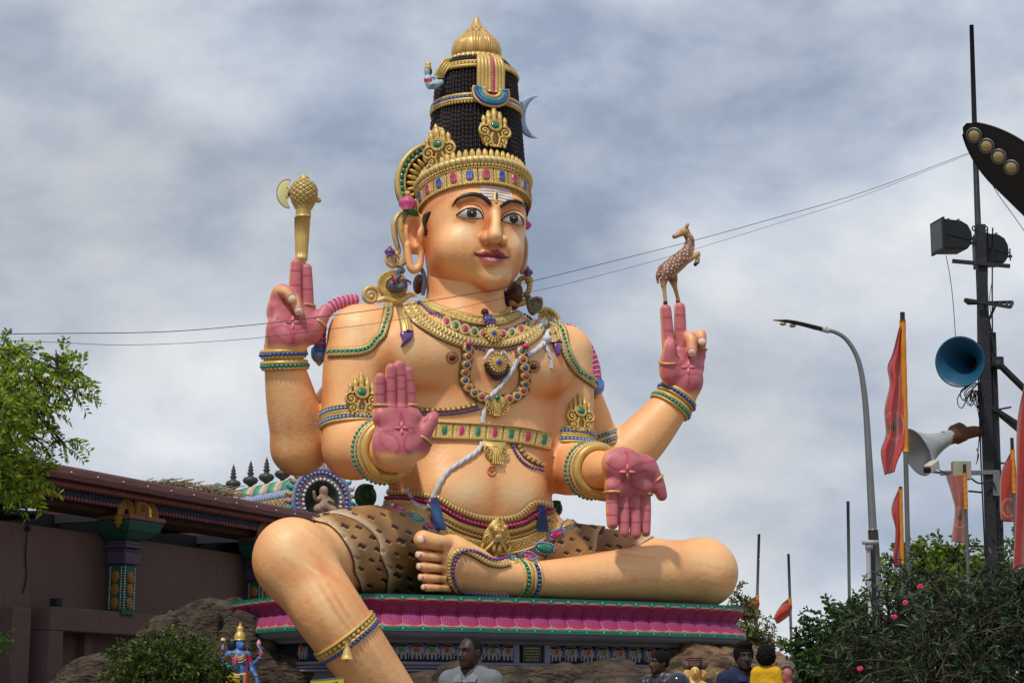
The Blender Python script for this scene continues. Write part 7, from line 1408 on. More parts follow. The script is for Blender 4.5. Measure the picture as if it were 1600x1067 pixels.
for x, y in ((1437, 918), (1414, 940), (1400, 965), (1344, 1043), (1476, 1052)):
    c = at(x, y, 15.7); mb = MB()
    for k in range(2):
        p = c + rg.normal(size=3) * .008
        for a in range(5): d = np.array([math.cos(a * 1.257), rg.uniform(-.3, .3), math.sin(a * 1.257)]); mb.ball(p + d * .012, (.012, .005, .009), None, 5, 4)
    mb.build('flower', mat('oleander_pink', col=srgb(206, 50, 92), rough=.5), ole)
# ================================================================ MAST, LAMPS, FLAGS, WIRES
M_MAST = mat('dark_mast_steel', col=(.022, .024, .030), rough=.6, metal=.3, var=.5, vscale=5, bump=.2, bscale=15); M_GALV = mat('galvanised', col=(.20, .21, .215), rough=.45, metal=.5, var=.4, vscale=3); M_LGT = mat('lamp_housing', col=(.012, .014, .017), rough=.4, metal=.3, var=.3); M_RUST = mat('rusty_throat', col=srgb(104, 62, 44), rough=.7, var=.7, vscale=8)
YM = 20.0; A = lambda x, y, Y=YM: at(x, y, Y); q = YM / FPX
MAST = empty('speaker_mast', (A(1556, 1100)[0], YM, float(gz(YM))), 'tall dark steel mast with thin upper pole standing in the oleander at the right edge', 'mast')
gb = A(1556, 1100); gb[2] = gz(YM)
mb = MB(); mb.bar(gb, A(1531, 352), .115, .10); mb.build('column', M_MAST, MAST, smooth=False, bevel=.006)
mb = MB(); mb.bar(gb + np.array([.11, .1, 0]), A(1549, 520, YM + .1), .085, .08); mb.build('second_column', M_MAST, MAST, smooth=False, bevel=.005)
mb = MB(); mb.tube([A(1529, 375), A(1524, 240), A(1518, 40)], [.035, .03, .024], 10); mb.build('upper_pole', M_MAST, MAST)
mb = MB(); [mb.tube(spline([A(1537 + d, 356), A(1539 + d, 500) + [0, .07, 0], A(1541 + d, 700), A(1552 + d, 950)], 14), .008, 5) for d in (-9, 6, 14)]; mb.build('cable_run', M_MAST, MAST)
def barpx(mb, x0, y0, x1, y1, w=.03, h=None, Y=YM, dY=0): mb.bar(A(x0, y0, Y), A(x1, y1, Y + dY), w, h)
mb = MB(); barpx(mb, 1488, 408, 1578, 416, .03, .04, YM - .08); mb.build('cross_arm', M_MAST, MAST, smooth=False)
mb = MB(); barpx(mb, 1508, 468, 1578, 480, .03, .03, YM - .12); barpx(mb, 1512, 474, 1582, 472, .03, .03, YM + .15); barpx(mb, 1508, 469, 1514, 474, .03, .03, YM - .12, .27); barpx(mb, 1578, 480, 1582, 473, .03, .03, YM - .12, .27)
for t in np.linspace(.1, .9, 6): a = A(1508, 468, YM - .12) * (1 - t) + A(1578, 480, YM - .12) * t; b = A(1512, 474, YM + .15) * (1 - t) + A(1582, 472, YM + .15) * t; mb.bar(a, b, .02)
barpx(mb, 1545, 500, 1556, 476, .025); mb.build('step_platform', M_MAST, MAST, smooth=False)
mb = MB()
for y in (412, 640, 770, 945): pass
for x0, y0, x1, y1 in ((1513, 767, 1534, 769), (1558, 723, 1575, 724), (1558, 640, 1580, 636), (1510, 852, 1540, 853), (1560, 812, 1580, 814)): mb = MB(); barpx(mb, x0, y0, x1, y1, .018); mb.build('step_iron', M_MAST, MAST, smooth=False)
mb = MB(); mb.bar(A(1548, 556), A(2000, 1000, YM + 3.5), .05); mb.bar(A(1548, 636), A(2000, 920, YM + 3.5), .045); mb.bar(A(1552, 640), A(1600, 680, YM + .6), .03); mb.box(A(1557, 566), (.12, .14, .1)); mb.ball(A(1560, 570, YM - .1), .05, None, 8, 6); mb.bar(A(1545, 500), A(1556, 560), .02); mb.build('stay', M_MAST, MAST, smooth=False)
mb = MB(); mb.tube([A(1522 + math.cos(a) * 3, 357 + math.sin(a) * 3.5, YM) for a in np.linspace(0, 6, 14)], .008, 5); mb.tube([A(1540 + math.cos(a) * 3, 357 + math.sin(a) * 3.5, YM) for a in np.linspace(0, 6, 14)], .008, 5); mb.build('eye_bolt', M_MAST, MAST)
def flood(cx, cy, w, h, label, yaw, mirror=1, Y=YM):
    c = A(cx, cy, Y); s = Y / FPX; W, H_ = w * s, h * s; r = frame(yaw); o = empty('floodlight', c - np.array([0, 0, H_ / 2]), label, 'floodlight', 'floodlights on the speaker mast')
    pr = [(-.5, .5), (.12, .46), (.34, .34), (.46, .12), (.48, -.1), (.42, -.3), (.30, -.46), (-.5, -.5)]; mb = MB(); P = [c + r[0] * x * W * mirror + np.array([0, 0, 1]) * z * H_ - r[1] * W * .42 for x, z in pr]; mb.prism(P, r[1] * W * .84); b = mb.build('housing', M_LGT, o, smooth=False, bevel=.012)
    mb = MB(); mb.box(c + r[0] * (-.52 * W) * mirror, (.04 * W + .012, W * .98, H_ * 1.08), np.array([r[0], r[1], [0, 0, 1.0]])); mb.build('front_frame', M_LGT, o, smooth=False, bevel=.005)
    mb = MB(); mb.box(c + r[0] * (-.56 * W) * mirror, (.006, W * .82, H_ * .9), np.array([r[0], r[1], [0, 0, 1.0]])); mb.build('glass', mat('lamp_glass', col=(.02, .022, .025), rough=.08), o, smooth=False)
    mb = MB(); [mb.bar(c + r[0] * x * W * mirror - r[1] * W * .44, c + r[0] * x2 * W * mirror - r[1] * W * .44 + np.array([0, 0, 1]) * z * H_, .012) for x, x2, z in ((-.4, .5, -.16), (.5, .5, -.4))]; mb.bar(c + r[0] * .4 * W * mirror - np.array([0, 0, .16 * H_]), c + r[0] * .75 * W * mirror - np.array([0, 0, .16 * H_]), .025); mb.build('bracket', M_MAST, o, smooth=False)
    mb = MB(); [mb.box(c + r[0] * x * W * mirror + np.array([0, 0, H_ * .5]), (.02, W * .8, .012), np.array([r[0], r[1], [0, 0, 1.0]])) for x in (-.3, .05)]; mb.build('hinge', M_GALV, o, smooth=False); return o
flood(1489, 371, 50, 50, 'left floodlight of the pair high on the mast, black casing turned to the left', 12); flood(1550, 392, 44, 50, 'right floodlight of the pair high on the mast, partly hidden behind the steel column', 8, Y=YM + .25)
def horn(mouth, throat, R_, m, label, m2, base_r=.045):
    mouth = np.array(mouth, float); throat = np.array(throat, float); ax = mouth - throat; L = np.linalg.norm(ax); ax /= L; o = empty('horn_speaker', (mouth + throat) / 2 - [0, 0, R_ * .4], label, 'loudspeaker'); k = 22; t = np.linspace(0, 1, k); r = base_r + (R_ - base_r) * (t ** 2.6 * .75 + t * .25)
    prf_ = [(r[i], L * t[i]) for i in range(k)]; mb = MB(); inn = [(max(.01, a - .008), b) for a, b in prf_][::-1]; mb.grid(np.array([[throat + ax * h + rr * (math.cos(a) * U + math.sin(a) * V_) for a in np.arange(48) * 2 * math.pi / 48] for rr, h in prf_ + [(prf_[-1][0] + .006, L + .004)] + inn for U, V_ in [(np.cross(ax, (0, 0.1, 1)) / np.linalg.norm(np.cross(ax, (0, 0.1, 1))), np.cross(ax, np.cross(ax, (0, 0.1, 1)) / np.linalg.norm(np.cross(ax, (0, 0.1, 1)))))]]), closev=True)
    mb.build('horn', m, o); mb = MB(); mb.lathe(throat, [(base_r * 1.2, 0), (base_r * 1.5, -.03), (base_r * 1.5, -.13), (base_r * 1.1, -.16)], 20, ax); mb.build('driver', m2, o); return o
horn(A(1500, 565, YM - .45), A(1525, 568, YM - .02), .26, mat('blue_horn_paint', col=(.012, .085, .17), rough=.42, var=.5, vscale=5, bump=.1), 'round dark blue horn loudspeaker facing the viewer on the mast', M_MAST)
hs = horn(A(1432, 706, YM - .15), A(1488, 681, YM - .03), .26, mat('white_horn_paint', col=(.42, .43, .43), rough=.35, var=.7, vscale=4, metal=.3, col2=(.2, .2, .19)), 'long pale silver horn loudspeaker seen from the side with rusty brown throat', M_RUST, .07)
mb = MB(); mb.tube([A(1474, 686, YM - .05), A(1500, 681, YM - .03), A(1530, 676, YM)], [.085, .055, .035], 14); mb.lathe(A(1522, 674, YM), [(.05, -.08), (.06, 0), (.05, .08)], 12, (1, 0, 0)); mb.build('throat', M_RUST, hs)
cc_ = empty('security_camera', A(1490, 745), 'small cream security camera with junction box on a grey bracket arm', 'camera'); mb = MB(); mb.bar(A(1470, 739, YM - .1), A(1560, 738, YM - .05), .05, .045); mb.bar(A(1556, 736, YM - .05), A(1556, 775, YM - .05), .07); mb.bar(A(1458, 737, YM - .12), A(1476, 739, YM - .1), .025); mb.build('arm', M_GALV, cc_, smooth=False, bevel=.004)
mb = MB(); mb.bar(A(1462, 724, YM - .3), A(1450, 733, YM - .5), .085, .09); mb.build('housing', mat('cream_plastic', col=(.55, .53, .44), rough=.4, var=.3), cc_, smooth=False, bevel=.012); mb = MB(); mb.bar(A(1449, 733, YM - .48), A(1448.5, 735, YM - .53), .075, .06); mb.build('lens_face', M_BLACK, cc_, smooth=False, bevel=.01); mb = MB(); mb.box(A(1502, 735, YM - .2), (.19, .1, .19)); mb.build('junction_box', mat('cream_box', col=(.32, .31, .24), rough=.6, var=.6, vscale=6), cc_, smooth=False, bevel=.008)
mb = MB(); mb.tube(spline([A(1516, 746, YM - .15), A(1530, 755, YM - .15), A(1550, 752, YM - .1), A(1556, 765, YM - .1)], 12), .01, 5); mb.tube(spline([A(1462, 728, YM - .35), A(1470, 735, YM - .2), A(1484, 742, YM - .15)], 8), .006, 5); mb.build('lead', M_MAST, cc_)
rg = np.random.default_rng(8); mb = MB()
for k in range(9): x = 1505 + k * 3; P = [A(1515 + k * 2, 598, YM - .05), A(x - 6 + rg.uniform(-8, 8), 612 + rg.uniform(-4, 10), YM - .1), A(x + rg.uniform(-6, 6), 628 + rg.uniform(-5, 14), YM - .1), A(x + 8 + rg.uniform(-4, 8), 610, YM), A(1532, 640 + k * 6, YM)]; mb.tube(spline(P, 22), .006, 4)
for x, y0, y1 in ((1528, 600, 720), (1531, 600, 690), (1526, 700, 725)): mb.tube(spline([A(x, y0, YM - .05), A(x + 3, (y0 + y1) / 2, YM - .05), A(x - 1, y1, YM - .05)], 10), .005, 4)
tag(mb.build('cable_tangle', M_MAST, None), 'tangle of loose black wires hanging under the blue horn loudspeaker', 'cables')
for pts, r, lab in ((((0, 522), (240, 519), (380, 509), (487, 497), (605, 481), (760, 455), (833, 439), (955, 409), (1069, 380), (1200, 344), (1350, 300), (1520, 237)), .003, 'upper of the two thin black wires crossing in front of the statue to the mast'), (((0, 533), (200, 539), (380, 530), (518, 514), (600, 503), (700, 485), (835, 455), (900, 440), (1046, 401), (1200, 354), (1340, 309), (1520, 239)), .002, 'lower and fainter of the two thin wires crossing the sky behind the deer hand'),):
    n = len(pts); P = [at(x, y, 13 + 7 * (x / 1520.0)) for x, y in pts]; P = [at(-1100, pts[0][1] + 30, 12.5), at(-400, pts[0][1] + 8, 12.5)] + P; mb = MB(); mb.tube(spline(np.array(P), 160), r, 5); tag(mb.build('overhead_wire', M_MAST, None), lab, 'wire')
for pts, lab in ((((1524, 240), (1545, 280), (1570, 320), (1604, 366), (1760, 600), (2000, 1000)), 'thin stay wire running from the mast top down past the right edge'), (((1478, 399), (1484, 430), (1489, 470), (1493, 527)), 'thin drooping lead hanging from the left floodlight to the blue horn'), (((1551, 420), (1550, 440), (1546, 470), (1550, 500)), 'short black lead hanging from the right floodlight')): mb = MB(); mb.tube(spline(np.array([A(x, y, YM - .1) for x, y in pts]), 24), .004, 5); tag(mb.build('wire', M_MAST, None), lab, 'wire')
# big lamp head close by at the right edge
YL = 9.0; LM = empty('street_lamp', (at(1720, 900, YL)[0], YL, float(gz(YL))), 'large near street lamp head with four round lenses cut off by the right edge', 'street lamp'); a = at(1507, 196, YL); b = at(1650, 320, YL); ax = (b - a) / np.linalg.norm(b - a); dn = np.array([-.0, -.62, -.78]); dn = dn - ax * (dn @ ax); dn /= np.linalg.norm(dn); sx = np.cross(ax, dn); Lm = np.linalg.norm(b - a); mb = MB(); G = []
for t in np.linspace(0, 1, 26): w = .115 * math.sin(min(1, t * 1.9 + .02) * math.pi / 2) ** .6 + .035 * t; th_ = .03 * math.sin(min(1, t * 2.2 + .02) * math.pi / 2) + .01; G.append([a + ax * Lm * t + sx * w * math.cos(p) - dn * th_ * (math.sin(p) if math.sin(p) > 0 else .25 * math.sin(p)) for p in np.arange(28) * 2 * math.pi / 28])
mb.grid(np.array(G), closev=True); mb.F += [tuple(range(28))[::-1], tuple(25 * 28 + i for i in range(28))]; mb.M += [0, 0]; mb.build('housing', M_BLACK, LM); mb = MB(); G = np.array(G)
mb.tube(np.vstack([G[1:, 0], G[::-1, 14][:-1]]), .006, 6, closed=False); mb.build('rim', M_LGT, LM)
for k, (x, y) in enumerate(((1523, 211), (1542, 228), (1561, 244.5), (1581, 261))):
    c = at(x, y, YL); t = (c - a) @ ax; c = a + ax * t + dn * .010; mb = MB(); mb.lathe(c, [(.036, -.004), (.040, .005), (.036, .013), (.030, .008)], 24, dn); lr = mb.build('lens_ring', M_GALV, LM); mb = MB(); mb.ball(c + dn * .004, (.031, .031, .016), np.array([ax, sx, dn]), 16, 8); mb.build('lens', mat('amber_lens', col=srgb(164, 144, 92), rough=.25, coat=.6, spec=.7), lr)
mb = MB(); mb.tube([b, at(1690, 360, YL), at(1720, 420, YL), at(1726, 900, YL), np.array([at(1728, 1100, YL)[0], YL, float(gz(YL))])], .045, 12); mb.build('pole', M_GALV, LM)
# curved grey street lamp
YC = 23.0; K = lambda x, y, d=0: at(x, y, YC + d); sq_ = YC / FPX; CL = empty('street_lamp', (K(1383, 1100)[0], YC, float(gz(YC))), 'tall grey street lamp with gooseneck arm and slim two-lens head reaching left', 'street lamp')
gl = K(1384, 1100); gl[2] = gz(YC); mb = MB(); P = spline(np.array([K(1292, 516), K(1305, 519), K(1320, 528), K(1333, 545), K(1342, 566), K(1348, 595), K(1353, 640), K(1358, 720), K(1364, 830)]), 60); mb.tube(P, np.interp(np.linspace(0, 1, 60), [0, .3, 1], [.024, .034, .05]), 12); mb.build('gooseneck', M_GALV, CL); mb = MB(); mb.tube([K(1364, 828), K(1369, 900), K(1374, 990), gl], [.062, .062, .066, .07], 12); mb.build('pole', M_GALV, CL)
mb = MB(); mb.tube([K(1283, 514), K(1296, 517)], .032, 12); mb.tube([K(1290, 514.5), K(1294, 516)], .042, 12); mb.build('socket', mat('pale_socket', col=(.45, .45, .43), rough=.5), CL)
mb = MB(); hd = [(1208, 500.5, .8, 1.0), (1216, 501, 3, 1.6), (1228, 501.8, 8, 2.6), (1240, 504, 9.5, 3.2), (1255, 507.5, 9.5, 3.6), (1272, 512, 8.5, 4.2), (1284, 515, 5, 4.4)]; G = []
for x, y, w, h in hd: c = K(x, y); G.append([c + np.array([0, 1, 0]) * w * sq_ * math.cos(p) + np.array([.1, 0, 1]) * h * sq_ * math.sin(p) * (1 if math.sin(p) > 0 else .6) for p in np.arange(20) * 2 * math.pi / 20])
mb.grid(np.array(G), closev=True, flip=True); mb.F += [tuple(range(20)), tuple(6 * 20 + i for i in range(20))]; mb.M += [0, 0]; mb.build('lamp_head', M_LGT, CL)
for x, y in ((1223.5, 506), (1238.5, 509)): mb = MB(); mb.ball(K(x, y), (5.5 * sq_, 5.5 * sq_, 3 * sq_), None, 14, 8); mb.build('lens', MATS['amber_lens'], CL)
# small posts beside it
p0 = K(1366, 1100, -2); p0[2] = gz(21); mb = MB(); mb.bar(p0, K(1360, 848, -2), .085); tag(mb.build('dark_post', M_MAST, None, smooth=False, bevel=.01), 'short dark square post with a cap beside the gooseneck lamp post', 'post')
p0 = K(1362, 1100, -2.5); p0[2] = gz(20.5); mb = MB(); mb.tube([p0, K(1357, 862, -2.5), K(1356.5, 850, -2.5)], .022, 10); mb.box(K(1360, 847, -2.5), (.16, .1, .04)); mb.box(K(1358, 853, -2.5), (.07, .08, .07)); tag(mb.build('white_pipe', mat('pvc_white', col=(.42, .43, .45), rough=.5, var=.3), None), 'thin whitish pipe with small box on top beside the dark post', 'pipe')
# poles and flags
M_FP = mat('flagpole_grey', col=(.13, .135, .14), rough=.55, metal=.3, var=.4, vscale=5)
def flagmat(name, c1, c2, tr=.62):
    m = mat(name, attr=True, rough=.6, spec=.2, bump=.15, bscale=30); b = m.node_tree.nodes['Principled BSDF']; nt = m.node_tree
    if 'tr' not in m: t = nt.nodes.new('ShaderNodeBsdfTranslucent'); x = nt.nodes.new('ShaderNodeMixShader'); x.inputs[0].default_value = tr; a = [n for n in nt.nodes if n.type == 'VERTEX_COLOR'][0]; nt.links.new(a.outputs[0], t.inputs[0]); o = [n for n in nt.nodes if n.type == 'OUTPUT_MATERIAL'][0]; nt.links.new(b.outputs[0], x.inputs[1]); nt.links.new(t.outputs[0], x.inputs[2]); nt.links.new(x.outputs[0], o.inputs[0]); m['tr'] = 1
    return m
def flagpole(x0, y0, x1, y1, Y, r, label, flag=None, sleeve=None, label2=None, wav=(5, .5), motif=None, col=((234, 118, 120), (222, 166, 170)), grp=None):
    g = at(x1 + (x1 - x0) * .3, 1120, Y); g[2] = gz(min(Y, 60)); mb = MB(); mb.tube([at(x0, y0, Y), at((x0 + x1) / 2, (y0 + y1) / 2, Y), at(x1, y1, Y), g], r, 10)
    e = empty('flagpole', g, label, 'flagpole', grp); mb.build('pole', M_FP, e)
    if sleeve: a, b = sleeve; f0 = lambda y: x0 + (x1 - x0) * (y - y0) / (y1 - y0); mb = MB(); mb.tube(spline(np.array([at(f0(y), y, Y) for y in np.linspace(a, b, 8)]), 30), r * (1.25 + .06 * np.sin(np.arange(30) * 1.3)), 10); mb.build('sleeve', mat('ochre_sleeve', col=srgb(206, 128, 24), rough=.6, var=.4, vscale=6), e)
    if flag:
        Lf, Rf = spline(np.array(flag[0], float), 70), spline(np.array(flag[1], float), 70); nv = 34; G = np.zeros((70, nv, 3)); C = np.zeros((70, nv, 3)); s = Y / FPX; c1, c2 = np.array(srgb(*col[0])), np.array(srgb(*col[1])); PXY = np.zeros((70, nv, 2))
        for i in range(70):
            for j in range(nv):
                t = j / (nv - 1); x, y = Lf[i] * (1 - t) + Rf[i] * t; PXY[i, j] = x, y; wv = math.sin(t * wav[0] * 2.2 + i * .05) * wav[1] * (1 - t * .6) * 6 * s + .3 * math.sin(t * 9 + i * .2) * s; G[i, j] = at(x, y, Y + wv * 1.6 - .0); k = .5 + .5 * math.sin(t * wav[0] * 2.2 + i * .05 + .6); C[i, j] = c1 + (c2 - c1) * k
        e0 = np.abs(np.linspace(0, 1, nv)); C[:, e0 < .08] = srgb(206, 176, 170); 
        if motif:
            mx, my, mr = motif; d = np.hypot((PXY[..., 0] - mx) * 1.35, PXY[..., 1] - my); rgm = (np.abs(d - mr) < mr * .10) & ((np.arctan2(PXY[..., 1] - my, PXY[..., 0] - mx) * 8 % 1.6) < 1.1); C[rgm] = srgb(222, 190, 184); inn = d < mr * .62; u = PXY[..., 0] - mx; v = PXY[..., 1] - my; body = inn & (np.abs(u * .9 + v * .5) < mr * .28); C[body] = srgb(186, 170, 166); C[body & ((np.sin(u * 2.1) * np.sin(v * 1.9)) > .3)] = srgb(70, 56, 60); C[inn & (v > mr * .35)] = srgb(220, 160, 90)
        mb = MB(); mb.grid(G); fo = mb.build('flag', flagmat('flag_cloth', 0, 0), None, vcol=C.reshape(-1, 3)); tag(fo, label2, 'flag', 'red flags on poles'); md = fo.modifiers.new('s', 'SOLIDIFY'); md.thickness = .004
    return e
flagpole(1410, 488, 1420, 920, 18.5, .024, 'tall grey flagpole with orange sleeve left of the speaker mast', (((1406, 509), (1395, 552), (1387, 574), (1390, 600), (1382, 640), (1384, 678), (1376, 705), (1382, 742)), ((1408, 509), (1410, 560), (1411, 610), (1412, 650), (1414, 690), (1402, 722), (1398, 737))), (500, 706), 'long drooping red flag with a pale ring emblem on the tallest pole', (4, 1.3), (1397, 665, 21))
flagpole(1407, 760, 1411, 930, 24, .02, 'short flagpole with orange sleeve just left of the tall flagpole', (((1405, 762), (1393, 795), (1399, 830), (1394, 880)), ((1407, 762), (1408, 800), (1408, 840), (1406, 884))), (762, 880), 'small furled red flag low on the short pole beside the tall flagpole', (3, .6), None, ((222, 104, 104), (208, 148, 150)))
flagpole(1507, 725, 1513, 910, 19.5, .018, 'flagpole behind the security camera carrying a pale flag', (((1478, 742), (1488, 775), (1492, 800), (1486, 846)), ((1506, 742), (1508, 780), (1509, 815), (1512, 848))), (738, 795), 'faded pink flag with two round emblems below the security camera box', (3, .5), (1500, 808, 15), ((206, 140, 134), (196, 158, 154)))
flagpole(1581, 684, 1590, 900, 19, .018, 'flagpole right of the mast behind the nearest banner', (((1580, 705), (1564, 740), (1562, 790), (1564, 812)), ((1585, 705), (1588, 740), (1590, 790), (1588, 816))), (702, 770), 'red flag with round lion-like emblem just right of the mast', (3, .5), (1576, 793, 14), ((208, 92, 72), (196, 130, 126)))
flagpole(1606, 560, 1612, 930, 15.5, .02, 'near flagpole just outside the right edge of the view', (((1601, 600), (1590, 660), (1588, 740), (1586, 820), (1582, 890)), ((1606, 600), (1608, 660), (1609, 740), (1609, 820), (1608, 880))), (560, 640), 'near dark red banner running down the right edge of the view', (3, .6), None, ((200, 84, 84), (218, 150, 146)))
flagpole(1186, 834, 1181, 1010, 48, .035, 'leftmost of the three bare distant poles right of the statue knee', (((1185, 929), (1171, 937), (1156, 949), (1158, 968)), ((1187, 944), (1184, 955), (1176, 966), (1165, 970))), (928, 940), 'small wind-blown red flag low on the leftmost distant pole', (3, .8), None, ((214, 84, 66), (214, 150, 140)), 'distant thin poles')
flagpole(1232, 865, 1237, 1020, 48, .035, 'middle of the three bare distant poles right of the statue knee', (((1233, 934), (1221, 944), (1210, 962), (1213, 974)), ((1238, 948), (1236, 958), (1227, 966), (1217, 973))), (934, 945), 'small wind-blown red flag low on the middle distant pole', (3, .8), None, ((214, 84, 66), (214, 150, 140)), 'distant thin poles')
flagpole(1325, 783, 1328, 1000, 40, .033, 'rightmost of the three bare distant poles, rising out of the rounded bush', (((1325, 944), (1321, 955), (1322, 968)), ((1329, 944), (1330, 956), (1328, 970))), (943, 950), 'scrap of red flag low on the rightmost distant pole above the bush', (2, .4), None, ((190, 70, 60), (180, 120, 110)), 'distant thin poles')
# yellow notice board
a = at(487, 1063, 27); b = at(538.5, 1058, 27); mb = MB(); t = (b - a) / np.linalg.norm(b - a); w = np.linalg.norm(b - a); cB = (a + b) / 2 - [0, 0, .17]; RB = np.array([t, np.cross((0, 0, 1.0), t), np.cross(t, np.cross((0, 0, 1.0), t))]); mb.box(cB, (w, .03, .34), RB); sb_ = empty('notice_board', cB - [0, 0, .9], 'small yellow notice board under the bent knee, cut off by the lower edge', 'sign'); mb.build('board', mat('yellow_board', col=srgb(186, 176, 40), rough=.5, var=.2), sb_, smooth=False)
mb = MB(); mb.box(cB + [0, 0, .17], (w + .02, .04, .018), RB); mb.box(cB - [0, 0, .17], (w + .02, .04, .018), RB); mb.build('frame', M_GALV, sb_, smooth=False); mb = MB(); mb.bar(cB - [0, -.02, .18], cB - [0, -.02, 1.3], .04); mb.build('post', M_GALV, sb_, smooth=False); mb = MB(); [mb.box(cB + t * x + [0, -.02, z], (.02, .006, .035), RB) for x, z in ((.08, .10), (.11, .105), (.125, .11), (-.1, -.02), (-.06, -.02), (-.02, -.02), (.02, -.02))]; mb.build('lettering', M_MAR, sb_, smooth=False)
# ================================================================ PEOPLE
def person(label, px, py, Y, yaw, hy, skin, shirt, hair='short', ztop=None, zbase=None, kid=False, beard=False, pants=(.03, .035, .05), collar=True, arms='down', seed=0, hcol=(.012, .010, .009), sleeve=.55, girth=1.0, pattern=None, tache=False):
    top = at(px, py, Y); g = float(gz(Y)) if zbase is None else zbase; Ht = top[2] - g; k = Ht / 1.72; hk = (k if not kid else k * 1.45)
    R0 = frame(yaw); o = np.array([top[0], Y, g]); root = empty('person', o, label, 'person'); J = lambda x, y, z: o + (R0[0] * x + R0[1] * y + np.array([0, 0, 1.0]) * z) * k
    f = Field(np.array([-.55, -.50, -.03]) * k, np.array([.55, .40, 1.48]) * k, .0135 * max(.7, k), R0, o); n_ = lambda x, y, z, r: (J(x, y, z), r * k); gg = girth
    f.ell(J(0, .0, 1.22), (.165 * k * gg, .105 * k * gg, .24 * k), .05); f.ell(J(0, -.02, 1.02), (.15 * k * gg, .11 * k * gg, .16 * k), .06); f.chain([n_(-.15, .01, 1.40, .055), n_(.15, .01, 1.40, .055)], .05); f.chain([n_(0, .01, 1.38, .062), n_(0, -.005, 1.50, .056)], .04)
    hands = []
    for s in (-1, 1):
        if arms == 'down': A_ = [n_(s * .185, .01, 1.385, .056), n_(s * .225, .02, 1.12, .043), n_(s * .22, -.05, .90, .029)]; hd_ = (0, -.10, -1)
        elif arms == 'hold' : A_ = [n_(s * .185, .01, 1.385, .054), n_(s * .24, .02, 1.13, .042), n_(s * .10, -.22, 1.12, .029)]; hd_ = (-s * .9, -.3, .05)
        else: A_ = [n_(s * .185, .01, 1.385, .054), n_(s * .23, -.04, 1.14, .042), n_(s * .12, -.24, 1.28, .029)]; hd_ = (-s * .4, -.3, .8)
        f.chain(A_, .05, .06); w = A_[-1][0]; dv = R0[0] * hd_[0] + R0[1] * hd_[1] + np.array([0, 0, 1.0]) * hd_[2]; dv /= np.linalg.norm(dv); sd = np.cross(dv, R0[0] if abs(hd_[0]) < .5 else np.array([0, 0, 1.0])); sd /= np.linalg.norm(sd)
        p1 = w + dv * .075 * k; f.cone(w, .028 * k, p1 + sd * .018 * k, .021 * k, .02); f.cone(w, .028 * k, p1 - sd * .018 * k, .021 * k, .02)
        for q in range(4): b = p1 + sd * (q - 1.5) * .021 * k; L = (.066, .076, .072, .058)[q] * k; f.chain([(b, .0105 * k), (b + dv * L * .55 + R0[1] * -.008 * k, .0098 * k), (b + dv * L - R0[1] * .025 * k, .0085 * k)], .006)
        f.chain([(w + dv * .03 * k + sd * .025 * k, .014 * k), (w + dv * .075 * k + sd * .055 * k, .010 * k)], .015)
        if not kid: f.chain([n_(s * .09, .0, .93, .088 * gg), n_(s * .105, -.02, .50, .058), n_(s * .11, .02, .10, .040)], .04, .06); f.chain([n_(s * .11, .03, .06, .042), n_(s * .12, -.15, .04, .036)], .03)
        else: f.chain([n_(s * .09, .0, .93, .09), n_(s * .14, -.20, .86, .062), n_(s * .16, -.22, .55, .045)], .04, .06); f.chain([n_(s * .16, -.22, .55, .04), n_(s * .17, -.32, .52, .036)], .03)
    V1, Q1 = f.mesh(1)
    # head
    RH = frame(hy); hc = J(0, -.015, 1.595 if not kid else 1.64); q = lambda x, y, z: hc + (RH[0] * x + RH[1] * y + np.array([0, 0, 1.0]) * z) * hk; h = Field(np.array([-.14, -.17, -.2]) * hk, np.array([.14, .15, .17]) * hk, .0052 * hk, RH, hc)
    h.ell(q(0, .015, .025), (.076 * hk, .096 * hk, .095 * hk), .02); h.ell(q(0, -.03, -.045), (.058 * hk, .066 * hk, .072 * hk), .05); h.ell(q(0, -.072, -.095), (.026 * hk, .022 * hk, .02 * hk), .03)
    hcn = lambda P, kk: h.chain([(q(*p[:3]), p[3] * hk) for p in P], kk)
    hcn([(0, -.085, .02, .010), (0, -.104, -.012, .0125), (0, -.112, -.028, .0150)], .018); hcn([(-.016, -.096, -.032, .0095), (.016, -.096, -.032, .0095)], .01); hcn([(-.045, -.075, .030, .008), (-.015, -.092, .032, .009)], .02); hcn([(.045, -.075, .030, .008), (.015, -.092, .032, .009)], .02)
    hcn([(-.022, -.088, -.058, .0065), (0, -.097, -.056, .008), (.022, -.088, -.058, .0065)], .008); hcn([(-.018, -.088, -.070, .006), (0, -.094, -.072, .009), (.018, -.088, -.070, .006)], .008)
    for s in (-1, 1): h.ell(q(s * .030, -.086, .012), (.018 * hk, .012 * hk, .012 * hk), .01, '-'); h.ell(q(s * .030, -.076, .012), (.014 * hk, .012 * hk, .011 * hk), .005); h.ell(q(s * .078, .012, -.005), (.010 * hk, .020 * hk, .032 * hk), .01); h.ell(q(s * .088, .005, -.003), (.006 * hk, .010 * hk, .018 * hk), .008, '-')
    h.chain([(q(0, .02, -.07), .052 * hk), (J(0, .005, 1.46), .056 * k)], .03); V2, Q2 = h.mesh(1)
    V = np.vstack([V1, V2]); Q = np.vstack([Q1, Q2 + len(V1)]); C = np.tile(np.array(srgb(*skin)), (len(V), 1)); lp = np.exp(-(np.linalg.norm((V - q(0, -.095, -.064)) @ RH.T * [1, 1.5, 2.4], axis=1) / (.024 * hk)) ** 4); C += (np.array(srgb(*skin)) * [.75, .5, .5] - C) * (lp * .7)[:, None]
    body = mk('body', V, Q, mat('skin_paint', attr=True, rough=.5, var=.15, vscale=20), root, vcol=C)
